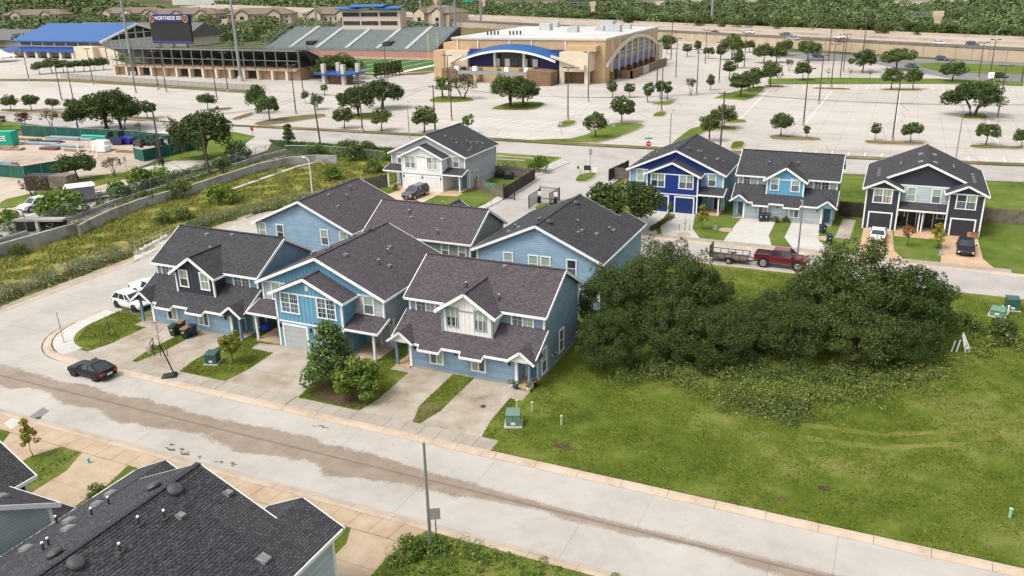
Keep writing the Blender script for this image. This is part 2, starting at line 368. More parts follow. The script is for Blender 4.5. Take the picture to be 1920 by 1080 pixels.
# the wide ground everything stands on, out past the farthest trees, with low hills at the far edge
def big_ground():
    xs = np.concatenate([np.linspace(-6500, -900, 22), np.linspace(-800, 400, 25), np.linspace(500, 5000, 18)]); ys = np.concatenate([np.linspace(-300, 700, 26), np.linspace(800, 7500, 34)])
    X, Y = np.meshgrid(xs, ys); D = np.hypot(X, Y)
    Z = -.09 + np.clip((D - 1100) / 3000, 0, 1) ** 1.3 * 95 * (1 + .25 * np.sin(X / 700 + 1) * np.cos(Y / 900))
    v = np.stack([X.ravel(), Y.ravel(), Z.ravel()], 1); w = len(xs)
    i = np.arange(len(ys) - 1)[:, None] * w + np.arange(w - 1)[None]; f = np.stack([i, i + 1, i + w + 1, i + w], -1).reshape(-1, 4)
    tag(obj('ground', np_mesh('ground', v, f, ground('wild_ground', [(.03, .04, .012), (.06, .07, .02), (.10, .10, .04), (.2, .16, .1)], (.01, .08, 1), 1, 0))), kind='structure')
    return v
big_ground()

# estate streets
sheet('front_street', [(-140, 36.6), (90, 36.6), (90, 44.7), (-64.5, 44.7)] + arc(-64.6, 51.8, 7.1, 268, 184, 12) + [(-71.6, 55.2), (-66.2, 55.2), (-66.2, 66.5), (-71.6, 66.5), (-71.6, 88), (-80.6, 88), (-80.6, 52), (-81.5, 47), (-84, 44), (-90, 42), (-140, 42)], 0.0, froad_m)
sheet('back_street', [(-80.6, 88), (-71.6, 88), (-69, 91.3), (70, 91.3), (70, 98.2), (-39.5, 98.2), (-39.3, 136), (-37, 141), (-57, 141), (-52.2, 131), (-51.8, 112), (-52.6, 104), (-56, 99.4), (-60, 98.3), (-73, 98.3), (-78, 95), (-80.6, 91)], 0.004, road2_m)
sheet('main_road', [(-420, 132), (-200, 138), (-122, 138.8), (-82, 138.8), (-52, 139.2), (-25, 141.5), (17, 146), (80, 155), (150, 170), (150, 184), (80, 168), (18, 157.5), (-25, 154), (-56, 152.6), (-91, 152.5), (-132, 151), (-200, 150), (-420, 146)], 0.0, road2_m)
sheet('channel_lane', [(-107, 40), (-106.6, 70), (-107.4, 82), (-108.8, 91), (-111.6, 99), (-112.6, 110), (-111, 122), (-112, 130), (-118, 139), (-146, 139), (-127, 128), (-122.5, 118), (-123.5, 104), (-124, 88), (-121, 40)], -.005, lot_m)
sheet('contractors_yard', [(-124, 60), (-124, 88), (-123.2, 104), (-125, 112), (-132, 128), (-180, 126), (-260, 130), (-260, 60)], -.02, dirt_m)

# raised building plots with lawns
front_plot = [(-66.0, 55.2), (-70.6, 55.2)] + [(-70.5, 52)] + arc(-64.5, 52.0, 6.4, 188, 268, 10) + [(90, 45.5), (90, 90.6), (-70.6, 90.6), (-70.6, 66.6), (-66.0, 66.6)]
raised('front_lawns', front_plot, -.1, .10, lawn_m)
near_plot = [(-140, 35.9), (90, 35.9), (90, -60), (-140, -60)]
raised('near_lawns', near_plot, -.1, .10, lawn_m)
far_plot_w = [(-56.2, 100), (-53.3, 104.3), (-52.5, 112), (-52.9, 131), (-57.5, 138.2), (-73, 138.2), (-73, 100.5), (-70, 99), (-60, 99)]
raised('white_house_lawn', far_plot_w, -.1, .10, lawnb_m)
far_plot_e = [(-38.6, 98.9), (70, 98.9), (70, 150), (17, 144.6), (-25, 140.4), (-38.6, 138.5)]
raised('far_row_lawns', far_plot_e, -.1, .10, lawnb_m)
# meadow west of the estate
meadow = [(-82.5, 44), (-82.3, 90), (-78.5, 99), (-73.5, 101), (-73.5, 138.2), (-104, 138.2), (-103.5, 120), (-109, 110), (-108, 96), (-103, 82), (-101.5, 66), (-100, 40)]
raised('meadow', meadow, -.1, .05, meadow_m)

KERB = []
def kerb_run(parent, pts, w=.72, h=.12, seg=3.0, side=1):
    """rolled kerb as single cast lengths: low on the road side, high at the back; side=+1: back lies left of the run"""
    pts = [Vector(p) for p in pts]
    for a, b in zip(pts[:-1], pts[1:]):
        L = (b - a).length; n = max(1, round(L / seg)); d = (b - a).normalized(); nr = Vector((-d.y, d.x)) * side
        for i in range(n):
            p = a + d * (L * i / n + .012); q = a + d * (L * (i + 1) / n - .012); j = random.uniform(-.006, .006)
            P = [(p, .006, -.05), (q, .006, -.05)]
            mb = MB(); f = lambda v, o, z: (v.x + nr.x * o, v.y + nr.y * o, z)
            bt = [f(p, 0, -.05), f(q, 0, -.05), f(q, w, -.05), f(p, w, -.05)]
            mb.add(bt + [f(p, 0, .012), f(q, 0, .012), f(q, w * .55, h + j), f(p, w * .55, h + j), f(q, w, h + .004 + j), f(p, w, h + .004 + j)],
                   [(0, 1, 5, 4), (4, 5, 6, 7), (7, 6, 8, 9), (2, 3, 9, 8), (0, 4, 7, 9, 3), (1, 2, 8, 6, 5)])
            mb.build('kerb_stone', kerb_m, parent)
def struct_empty(name):
    o = bpy.data.objects.new(name, None); link(o); o['kind'] = 'structure'; return o
k1 = struct_empty('front_kerb')
kerb_run(k1, [(20, 44.72), (-64.5, 44.72)], side=-1, seg=3.05)
kerb_run(k1, arc(-64.5, 51.9, 7.15, 270, 186, 7) + [(-71.6, 55.0)], side=-1, seg=1.8)
k2 = struct_empty('near_kerb'); kerb_run(k2, [(20, 36.6), (-70, 36.6)], side=1, seg=3.05)
k3 = struct_empty('west_kerb'); kerb_run(k3, [(-80.6, 47), (-80.6, 88)], side=1, seg=4); kerb_run(k3, [(-80.6, 88), (-80.6, 91), (-78, 95), (-73, 98.3), (-60, 98.3), (-56, 99.4), (-52.6, 104), (-51.8, 112), (-52.2, 131)], w=.4, side=1, seg=4)
k4 = struct_empty('back_kerb'); kerb_run(k4, [(70, 91.3), (-69, 91.3)], w=.6, side=1, seg=4.5)
k5 = struct_empty('far_row_kerb'); kerb_run(k5, [(-39.4, 98.2), (70, 98.2)], w=.6, side=1, seg=4.5)

def slabs(name, mat, runs, z=.105, t=.02, gap=.014):
    """pavement cast as separate slabs; runs = list of quads (a,b,c,d) with count n along a-b"""
    root = struct_empty(name)
    for a, b, c, d, n in runs:
        a, b, c, d = map(Vector, (a, b, c, d))
        for i in range(n):
            s0, s1 = i / n, (i + 1) / n; e = gap / max(.3, (b - a).length)
            q = [a.lerp(b, s0 + e), a.lerp(b, s1 - e), d.lerp(c, s1 - e), d.lerp(c, s0 + e)]
            mb = MB(); zz = z + random.uniform(0, .004); mb.prism([tuple(x) for x in q], .0, zz, bottom=False); mb.build('slab', mat, root)
    return root
slabs('front_pavement', walk_m, [((-66.5, 45.45), (-47.75, 45.45), (-47.75, 46.95), (-66.0, 46.95), 12), ((-47.7, 45.45), (-40.6, 45.45), (-40.6, 46.95), (-47.7, 46.95), 5), ((-40.55, 45.45), (-22.8, 45.45), (-22.8, 46.85), (-40.55, 46.85), 12)], .118)
# white corner pavement round the west end of the front row
cp = arc(-64.5, 51.9, 6.3, 262, 186, 8); ci = arc(-64.3, 52.2, 4.9, 262, 186, 8)
slabs('corner_pavement', conc_w, [(cp[i], cp[i + 1], ci[i + 1], ci[i], 1) for i in range(8)] + [((-70.85, 51.3), (-70.85, 55.1), (-69.3, 55.1), (-69.25, 51.6), 3)], .118)
def drive(name, mat, poly, cuts=(), z=.112):
    """driveway slabs: polygon y-sliced at the expansion joints"""
    root = struct_empty(name); ys = sorted(set([min(p[1] for p in poly), *cuts, max(p[1] for p in poly)]))
    for y0, y1 in zip(ys[:-1], ys[1:]):
        q = clip_y(clip_y(poly, y0 + .012, 1), y1 - .012, -1)
        if len(q) > 2: MB().prism(q, .0, z, bottom=False).build('slab', mat, root)
    return root
def clip_y(poly, y, s):
    out = []
    for i in range(len(poly)):
        a, b = poly[i], poly[(i + 1) % len(poly)]; ia, ib = (a[1] - y) * s >= 0, (b[1] - y) * s >= 0
        if ia: out.append(a)
        if ia != ib:
            t = (y - a[1]) / (b[1] - a[1]); out.append((a[0] + (b[0] - a[0]) * t, y))
    return out
D1 = [(-63.9, 46.95), (-58.4, 46.95), (-58.9, 49.2), (-58.9, 54.6), (-64.9, 54.6), (-64.9, 53.2), (-63.3, 53.2), (-63.3, 49.2)]
D2 = [(-57.9, 46.95), (-52.9, 46.95), (-53.4, 49.2), (-53.4, 54.6), (-57.4, 54.6), (-57.4, 49.2)]
D3 = [(-47.9, 46.95), (-40.4, 46.95), (-40.9, 49.4), (-41.1, 54.6), (-47.8, 54.6), (-50.4, 54.2), (-50.4, 53.0), (-47.8, 53.0), (-47.6, 49.4)]
D4 = [(-34.6, 46.85), (-29.9, 46.85), (-30.7, 49.2), (-30.9, 55.15), (-36.3, 55.15), (-36.3, 54.0), (-34.5, 54.0), (-34.3, 49.2)]
sheet('worn_patch', smooth_poly([(-19.0, 47.6), (-18, 47.4), (-17.4, 47.9), (-18.2, 48.3), (-19, 48.1)], 2), .102, soil_m, thick=.02)
for _x, _y, _r in ((-1.2, 49.4, .45), (.6, 48.9, .3), (-3.5, 47.2, .35)): sheet('worn_patch', smooth_poly([(_x - _r, _y - _r * .5), (_x + _r * .8, _y - _r * .7), (_x + _r * 1.1, _y + _r * .4), (_x - _r * .4, _y + _r * .7)], 2), .103, soil_m, thick=.02)
D5 = [(-29.3, 46.85), (-24.2, 46.85), (-24.6, 49.2), (-24.75, 53.0), (-23.7, 53.0), (-23.7, 54.6), (-25.0, 54.6), (-25.0, 55.15), (-28.9, 55.15), (-28.8, 49.2)]
for nm, P in zip(('driveway',) * 5, (D1, D2, D3, D4, D5)): drive(nm, drive_m, P, (49.6,))
FRONT_CUT = [D1, D2, D3, D4, D5, rect(-66.5, -22.8, 45, 47), rect(-66, -52, 54.4, 67), rect(-51.6, -37.7, 54.4, 69.5), rect(-36.6, -23.3, 55, 66.5)]
raised('shrub_bed', smooth_poly([(-39.6, 47.2), (-35.2, 47.1), (-34.9, 48.6), (-35.6, 50.6), (-38.6, 51.0), (-40.4, 49.2)], 1), .0, .13, soil_m)
raised('soil_patch', smooth_poly([(-30.0, 47.1), (-29.3, 47.0), (-28.9, 48.5), (-29.2, 50.2), (-30.4, 50), (-30.6, 48.6)], 2), .0, .108, verge_m)

# near side pavements and driveways (tan)
NA = [(-52.08, 32.81), (-51.78, 34.87), (-56.31, 34.93), (-55.81, 33.64)]
slabs('near_pavement', tan_m, [((-71, 34.35), (-22.7, 34.35), (-22.5, 35.86), (-71, 35.86), 32)], .118)
for P, cuts in (([(-57.0, 34.32), (-51.6, 34.32), (-52.5, 32.6), (-52.5, 27.2), (-55.9, 27.2), (-55.8, 32.6)], (31.2,)),
                ([(-49.5, 34.32), (-45.1, 34.32), (-44.5, 32.2), (-44.3, 27.2), (-48.3, 27.2), (-48.5, 32.2)], (31.0,)),
                ([(-36.4, 34.32), (-31.6, 34.32), (-32.0, 32.2), (-32.0, 27.6), (-36.0, 27.6), (-36.0, 32.2)], (31.0,)),
                ([(-26.8, 34.32), (-22.9, 34.32), (-23.3, 33.0), (-23.3, 27.6), (-26.2, 27.6), (-26.2, 33.0)], (31.6,))):
    drive('near_driveway', tan_m, P, cuts)
sheet('road_patch', [(-57.91, 36.18), (-56.84, 36.09), (-57.41, 37.93), (-58.40, 38.09)], .004, asph_m)
wet_m = ground('oily_stain', [(.09, .065, .05), (.13, .10, .08), (.17, .14, .115)], (.5, 3, 12), .7, .1, 20, .01)
_rs = random.Random(4)
for _c, _n, _rx, _ry in (((-43.41, 37.41), 9, .55, .22), ((-41.31, 37.12), 5, .12, .08), ((-39.55, 37.24), 5, .16, .1), ((-38.60, 37.34), 6, .12, .07), ((-35.96, 43.83), 7, .3, .16)):
    for _i in range(_n):
        _x, _y = _c[0] + _rs.gauss(0, _rx), _c[1] + _rs.gauss(0, _ry); _q = _rs.uniform(.08, .2) * (1.4 if _n > 8 else .7)
        sheet('oil_stain', [(_x + _q * 1.5 * _rs.uniform(.5, 1.2) * math.cos(_t), _y + _q * .6 * _rs.uniform(.5, 1.2) * math.sin(_t)) for _t in np.linspace(0, 5.7, 9)], .003 + _i * .0003, wet_m, thick=.002)
sheet('white_ramp', [(-58.73, 35.06), (-59.00, 36.10), (-57.41, 36.03), (-57.37, 34.58)], .124, conc_w, thick=.1)

# far row drives and paths
DE = [(-1.9, 98.9), (3.2, 98.9), (1.8, 103), (1.5, 111.4), (-1.9, 111.4)]; DE2 = [(6.6, 98.9), (12.2, 98.9), (11.0, 103), (10.9, 111.4), (7.1, 111.4)]
drive('tan_driveway', orange_m, DE, (104,)); drive('tan_driveway', orange_m, DE2, (104,))
raised('tan_path', [(1.7, 109.2), (6.9, 109.2), (6.9, 111.6), (1.7, 111.6)], 0, .114, orange_m)
slabs('far_pavement', walk_m, [((-38, 98.75), (13.5, 98.75), (13.5, 100.1), (-38, 100.1), 30)], .118)
for P in ([(-29.6, 100.1), (-25.6, 100.1), (-26.6, 103), (-26.9, 111), (-30, 111), (-30, 103)], [(-25.0, 100.1), (-20.2, 100.1), (-22, 104), (-23.2, 111), (-26.5, 111), (-26.2, 104)],
          [(-17.3, 100.1), (-11.6, 100.1), (-12.5, 104), (-12.6, 111.2), (-17.0, 111.2), (-17.2, 108)], [(-9.2, 100.1), (-4.4, 100.1), (-6.6, 104), (-7.2, 111.2), (-10.6, 111.2), (-10.6, 104)]):
    drive('far_driveway', conc_w, P, (104,))
raised('side_path', [(-4.9, 106), (-3.2, 106), (-3.0, 115), (-4.6, 115)], 0, .114, walk_m)
drive('white_house_driveway', ground('peach_concrete', [(.42, .29, .19), (.52, .39, .28), (.56, .45, .35)], (.3, 1, 8), .88, .1, 30, .01), [(-69.5, 99.1), (-61.8, 99.1), (-62, 110.6), (-69.4, 110.6)], (104.5,))
raised('porch_path', [(-61.9, 108.4), (-58.8, 109), (-58.8, 111), (-61.9, 111)], 0, .114, orange_m)
# side street pavement (white) and west edge strip
slabs('side_pavement', conc_w, [((-51.87, 101.57), (-51.40, 107.99), (-52.77, 108.50), (-52.70, 101.88), 2), ((-51.40, 107.99), (-52.69, 125.97), (-54.50, 126.62), (-52.77, 108.50), 6), ((-52.69, 125.97), (-51.19, 137.57), (-53.97, 139.55), (-54.50, 126.62), 5)], .125)
raised('side_verge', [(-54.30, 140.93), (-52.22, 129.53), (-54.62, 128.72), (-62.94, 127.70), (-69.47, 141.18), (-59.85, 141.15)], 0, .115, lawn_m)
slabs('west_pavement', walk_m, [((-81.35, 47), (-81.35, 90), (-82.2, 90), (-82.2, 47), 16)], .13)

# main road verges
raised('north_verge', [(-132, 151.3), (-91, 152.8), (-56, 152.9), (-25, 154.3), (18, 157.8), (80, 168.5), (79, 172), (18, 160.0), (-25, 156.6), (-56, 155.2), (-91, 155.1), (-132, 153.6)], 0, .12, verge_m)
slabs('main_pavement', walk_m, [((-118, 138.0), (-57, 138.2), (-57, 139), (-118, 138.7), 14), ((-36.5, 140.2), (17, 145.2), (17.2, 146.2), (-36.5, 141.0), 14), ((17, 145.2), (70, 152.8), (70, 153.8), (17.2, 146.2), 12)], .125)
raised('south_verge', [(-118, 137.9), (-73.6, 138.1), (-73.6, 128), (-104, 128)], 0, .09, lawnb_m)

# the school district's parking lots
sheet('stadium_parking', [(-420, 147), (-200, 151), (-132, 153.6), (-56, 155.2), (18, 160), (80, 172), (150, 188), (110, 260), (20, 300), (-40, 350), (-60, 420), (-100, 420), (-100, 330), (-150, 330), (-150, 258), (-165, 252), (-275, 250), (-300, 268), (-330, 284), (-420, 284), (-500, 300), (-520, 200), (-420, 150)], -.03, lot_m)
def island(poly, mat=None, rnd=1, h=.13):
    p = smooth_poly(poly, rnd) if rnd else poly
    root = struct_empty('parking_island')
    MB().prism(p, -.05, h - .02, bottom=False).build('kerb', kerb_m, root)
    MB().prism(offset(p, .22), 0, h, bottom=False).build('grass', mat or lawnb_m, root)
for P, mt in (
    ([(-66.96, 153.91), (-57.90, 154.96), (-51.22, 157.06), (-48.63, 178.62), (-52.36, 181.16), (-57.99, 179.49), (-57.77, 159.83), (-65.07, 156.33)], None),
    ([(-67.20, 170.90), (-69.06, 179.27), (-66.06, 180.93), (-64.57, 177.54), (-64.85, 170.90)], None),
    ([(-38.34, 156.58), (-39.13, 162.62), (-39.23, 180.71), (-33.47, 183.15), (-29.80, 181.45), (-29.64, 177.45), (-35.07, 177.13), (-35.78, 165.46), (-35.85, 156.82)], None),
    ([(-27.40, 157.35), (-28.30, 166.01), (-25.60, 166.28), (-25.09, 158.62)], lawn_m), ([(-51.38, 190.76), (-52.07, 198.96), (-49.45, 198.83), (-48.35, 191.64)], None),
    ([(-22.43, 172.03), (-22.26, 175.18), (-12.65, 174.46), (-12.39, 171.58), (-21.05, 169.46)], verge_m), ([(-4.98, 172.74), (-4.41, 174.65), (5.81, 174.99), (5.60, 172.16), (-3.75, 170.31)], verge_m),
    ([(12.86, 173.38), (13.59, 175.78), (21.90, 175.73), (21.65, 173.04), (14.06, 171.65)], verge_m), ([(-34.40, 187.96), (-33.56, 192.77), (-29.96, 192.28), (-29.36, 188.70), (-33.24, 186.09)], lawn_m),
    ([(12.78, 206.28), (13.20, 214.16), (18.74, 214.94), (18.33, 207.15)], None),
    ([(-22.24, 249.70), (-21.77, 253.44), (-12.12, 253.42), (-11.91, 249.94)], verge_m), ([(-4.82, 250.58), (-4.41, 254.17), (5.90, 255.59), (5.87, 252.15)], verge_m), ([(-35.40, 251.30), (-35.09, 255.17), (-30.05, 255.13), (-29.15, 250.39)], verge_m),
    ([(-45.00, 224.80), (-37.21, 253.38), (-33.81, 250.46), (-34.21, 221.55), (-40.68, 223.87)], None), ([(-57.21, 209.43), (-55.46, 215.83), (-51.78, 217.83), (-51.65, 209.05)], None),
    ([(-93.13, 190.98), (-93.14, 205.67), (-83.06, 206.34), (-80.80, 192.62), (-89.12, 190.28)], lawn_m), ([(-115.64, 199.60), (-118.08, 209.95), (-108.17, 210.29), (-103.40, 205.01), (-106.16, 200.08), (-111.28, 197.66)], lawn_m),
    ([(-121.17, 168.05), (-122.22, 176.39), (-114.31, 178.65), (-110.26, 174.58), (-111.76, 167.53), (-117.21, 166.74)], lawn_m), ([(-137.66, 155.11), (-136.67, 163.54), (-134.16, 168.55), (-129.68, 173.37), (-126.27, 169.10), (-129.88, 159.00), (-132.55, 152.77)], verge_m),
    ([(-219.00, 150.76), (-204.21, 152.10), (-170.06, 152.11), (-160.73, 149.88), (-166.00, 155.01), (-173.60, 155.42), (-205.68, 156.47), (-224.94, 155.06)], verge_m), ([(-163.09, 171.38), (-162.31, 175.54), (-159.74, 174.27), (-158.86, 169.69)], verge_m),
    ([(-147.33, 158.76), (-149.89, 169.43), (-148.16, 169.00), (-145.58, 164.39), (-144.85, 157.82)], verge_m)):
    island(P, mt)
raised('arena_verge', [(-36.79, 271.04), (-18.94, 278.03), (10.34, 281.95), (31.76, 278.98), (30.91, 270.06), (10.09, 269.96), (-34.88, 257.81)], 0, .1, lawnb_m)
raised('entry_verge', [(-293.66, 204.82), (-264.82, 210.01), (-217.29, 205.00), (-174.12, 200.13), (-179.73, 206.29), (-224.41, 211.95), (-268.39, 217.40), (-300.70, 209.91)], 0, .08, verge_m)
raised('yard_lawn', [(-204.57, 140.31), (-181.63, 137.30), (-164.75, 137.83), (-143.16, 137.32), (-133.13, 144.56), (-124.94, 141.59), (-117.86, 127.28), (-116.08, 118.74), (-124.81, 114.86), (-126.54, 120.61), (-132.30, 131.57), (-139.11, 133.25), (-158.72, 132.52), (-185.92, 132.17), (-191.14, 130.59)], 0, .08, lawnb_m)
raised('lane_verge', smooth_poly([(-125.46, 83.03), (-125.01, 88.24), (-126.80, 96.69), (-126.02, 100.36), (-123.58, 105.64), (-119.96, 105.49), (-118.99, 103.17), (-119.13, 94.47), (-119.56, 86.86), (-119.86, 78.97)], 1), 0, .09, lawnb_m)
raised('lane_kerb', [(-119.27, 78.54), (-118.94, 86.36), (-118.48, 93.92), (-118.31, 102.54), (-118.92, 104.51), (-117.70, 103.61), (-116.78, 101.36), (-117.03, 92.88), (-117.41, 85.16), (-117.81, 77.49)], 0, .07, orange_m)
# painted bay lines
pl = MB()
def bay_row(x0, x1, y, L, step=2.74, skew=0.0, slope=.06):
    x = x0
    while x < x1:
        yy = y + (x - x0) * slope
        pl.box(x - .09, x + .09, yy, yy + L, -.029, -.024) if not skew else pl.hexa([(x - .09, yy, -.029), (x + .09, yy, -.029), (x + skew + .09, yy + L, -.029), (x + skew - .09, yy + L, -.029)], [(x - .09, yy, -.025), (x + .09, yy, -.025), (x + skew + .09, yy + L, -.025), (x + skew - .09, yy + L, -.025)])
        x += step
bay_row(-15, 30, 157.3, 4.2, slope=.085); bay_row(-76, -57, 156, 4.6, skew=1.5, slope=.0)
bay_row(-88, -63, 168, 4.8, skew=1.6, slope=0); bay_row(-88, -63, 174, 4.8, skew=1.6, slope=0); bay_row(-84, -62, 190, 4.8, skew=1.6, slope=0); bay_row(-84, -60, 202, 4.8, skew=1.6, slope=0); bay_row(-100, -90, 168, 4.8, skew=1.5, slope=0)
bay_row(-30, 40, 252, 5, slope=.1)
for a, b in (((-17.50, 187.92), (-16.51, 247.62)), ((0.20, 174.94), (0.45, 249.65)), ((18.03, 176.10), (18.41, 218.07)), ((-31.62, 191.79), (-32.80, 243.49))):
    pl.beam((*a, -.026), (*b, -.026), .16, .004)
tag(pl.build('parking_lines', plain('road_paint', (.72, .71, .68), .7, .15, 2)), kind='structure')

# ------------------------------------------------------------------ houses
roof_p = shingles('plum_shingles', (.074, .064, .070), (.124, .106, .115), .15, .25)
roof_k = shingles('charcoal_shingles', (.048, .048, .053), (.083, .082, .088), .15, .25)
blue_s = siding('blue_siding', (.235, .345, .45)); teal_b = plain('teal_board', (.13, .30, .43), .6, .08, .8)
grey_s = siding('grey_siding', (.38, .40, .42)); pale_s = siding('pale_grey_siding', (.40, .455, .475)); sage_s = siding('sage_siding', (.33, .345, .32))
navy_b = plain('charcoal_navy_board', (.036, .039, .052), .6, .12, .8); royal_b = plain('royal_blue_board', (.007, .032, .19), .55, .1, .8)
cream_b = plain('cream_board', (.72, .71, .67), .6, .04, .8); sky_s = siding('sky_blue_siding', (.22, .37, .48)); palegrey_b = plain('pale_grey_board', (.47, .50, .51), .6, .06, .8)
greytrim = plain('grey_trim_paint', (.26, .30, .31), .6, .06, 1); blue_door = plain('blue_door_paint', (.09, .20, .30), .5, .08, 1); dark_door = plain('black_door_paint', (.018, .018, .022), .4, .1, 1)
lightgar = plain('grey_garage_paint', (.40, .42, .42), .5, .05, 1); whitegar = plain('white_garage_paint', (.72, .72, .71), .5, .03, 1); slabedge = plain('foundation', (.36, .29, .21), .9, .15, 1)
ventm = plain('roof_vent_metal', (.075, .075, .08), .45, .12, 3, metal=.3); ventl = plain('pale_vent_metal', (.24, .24, .235), .5, .15, 3, metal=.4)
teal_post = plain('blue_grey_post', (.15, .24, .31), .6, .06, 1)

sheer = plain('cream_curtain_glass', (.34, .32, .27), .2, .2, .9, spec=.5)
class Fr:
    """a wall plane: a runs along the wall, d outwards"""
    def __init__(s, face, c): s.face = face; s.c = c
    def p(s, a, z, d):
        return {'F': (a, s.c - d, z), 'B': (a, s.c + d, z), 'R': (s.c + d, a, z), 'L': (s.c - d, a, z)}[s.face]
    def box(s, mb, a0, a1, z0, z1, d0, d1):
        P = s.p
        return mb.hexa([P(a0, z0, d0), P(a1, z0, d0), P(a1, z0, d1), P(a0, z0, d1)], [P(a0, z1, d0), P(a1, z1, d0), P(a1, z1, d1), P(a0, z1, d1)])
def window(h, fr, a, z, w, hh, kind='hung', trim=None, bl=True, tw=.13):
    a -= .07; w += .14; z -= .08; hh += .16
    """framed window: casing, rails, one pane object per light"""
    mb = MB(); B = lambda *q: fr.box(mb, *q)
    B(a, a + tw, z, z + hh, 0, .07); B(a + w - tw, a + w, z, z + hh, 0, .07); B(a - .03, a + w + .03, z - .09, z, 0, .09); B(a - .03, a + w + .03, z + hh, z + hh + .1, 0, .085)
    f = mb.build('window', trim or white, h)
    x0, x1, y0, y1 = a + tw, a + w - tw, z, z + hh; s = .05
    cols = 2 if kind in ('twin', 'slider', 'grid') else 1; rows = 2 if kind in ('hung', 'twin', 'grid1', 'grid') else 1
    cw = (x1 - x0) / cols
    for i in range(cols):
        m0 = x0 + i * cw + (s if i else 0) / 1; m1 = x0 + (i + 1) * cw - (s if i < cols - 1 else 0)
        for j in range(rows):
            r0 = y0 + j * (y1 - y0) / rows + (.025 if j else 0); r1 = y0 + (j + 1) * (y1 - y0) / rows - (.025 if j < rows - 1 else 0)
            if kind in ('grid', 'grid1'): mt = glass_d if (i + j) % 2 == 0 else screen
            elif rows == 2: mt = (blind if bl else glass_d) if j == 1 else screen
            else: mt = (blind if (i == 1) == bool(bl) else screen)
            if random.random() < .22: mt = random.choice((glass_d, screen, blind, sheer))
            fr.box(MB_ := MB(), m0, m1, r0, r1, .0, .022); MB_.build('pane', mt, f)
    mu = MB()
    if cols == 2: fr.box(mu, x0 + cw - s, x0 + cw + s, y0, y1, .0, .05)
    if rows == 2: fr.box(mu, x0, x1, (y0 + y1) / 2 - .027, (y0 + y1) / 2 + .027, .0, .045)
    if kind in ('grid', 'grid1') or (kind == 'slider' and w > 1.5):
        for i in range(cols):
            c = x0 + (i + .5) * cw; fr.box(mu, c - .012, c + .012, y0, y1, .0, .034)
        for k in (1, 3) if rows == 2 else (2,):
            zz = y0 + (y1 - y0) * k / 4; fr.box(mu, x0, x1, zz - .012, zz + .012, .0, .034)
    if mu.v: mu.build('sash_bar', trim or white, f)
    return f
def battens(h, fr, a0, a1, zf, mat, step=.42, name='batten', z0=0.0):
    """vertical cover strips; zf(a) = top height. One object per strip"""
    k = int((a1 - a0) / step); me = {}
    for i in range(1, k + 1):
        a = a0 + i * (a1 - a0) / (k + 1); t = zf(a); b = z0(a) if callable(z0) else z0
        if t - b < .15: continue
        mb = MB(); fr.box(mb, a - .03, a + .03, b, t, 0, .03); mb.build(name, mat, h)
def door(h, fr, a, z, w, hh, mat, frame=True, wreath=False):
    mb = MB(); fr.box(mb, a, a + w, z, z + hh, 0, .04)
    for (u0, u1, v0, v1) in ((.16, .44, .12, .42), (.56, .84, .12, .42), (.16, .44, .5, .9), (.56, .84, .5, .9)):
        fr.box(mb, a + u0 * w, a + u1 * w, z + v0 * hh, z + v1 * hh, .04, .055)
    d = mb.build('door', mat, h)
    k = MB(); fr.box(k, a + w - .14, a + w - .08, z + .95, z + 1.05, .04, .1); k.build('handle', galv, d)
    if wreath:
        t = MB(); c = fr.p(a + w / 2, z + 1.5, .07); t.lathe((c[0], c[1], c[2]), [(.24, -.05), (.3, 0), (.24, .05)], 10); t.build('wreath', plain('wreath_pink', (.5, .2, .25), .8), d)
    if frame:
        q = MB(); fr.box(q, a - .1, a, z, z + hh + .1, 0, .06); fr.box(q, a + w, a + w + .1, z, z + hh + .1, 0, .06); fr.box(q, a, a + w, z + hh, z + hh + .1, 0, .06); q.build('door_frame', white, h)
def garage(h, fr, a, w, mat, hh=2.15, z=.0):
    fr_ = MB(); t = .16
    fr.box(fr_, a - t, a, z, z + hh + t, 0, .07); fr.box(fr_, a + w, a + w + t, z, z + hh + t, 0, .07); fr.box(fr_, a, a + w, z + hh, z + hh + t, 0, .07)
    g = fr_.build('garage_door', white, h)
    for i in range(4):
        m_ = MB(); z0 = z + i * hh / 4; fr.box(m_, a, a + w, z0 + .012, z0 + hh / 4 - .012, -.0, .02)
        for j in range(4):
            c0 = a + (j + .1) * w / 4; fr.box(m_, c0, c0 + .8 * w / 4, z0 + .1, z0 + hh / 4 - .1, .02, .032)
        m_.build('door_panel', mat, g)
def lamp(h, fr, a, z):
    mb = MB(); fr.box(mb, a - .06, a + .06, z - .14, z + .14, .02, .16); fr.box(mb, a - .08, a + .08, z + .14, z + .18, 0, .18); mb.build('wall_lamp', black, h)
def corner(h, pts, z0, z1, mat=None):
    for x, y in pts: MB().box(x - .085, x + .085, y - .085, y + .085, z0, z1).build('corner_board', mat or white, h)
MESH_V = {}
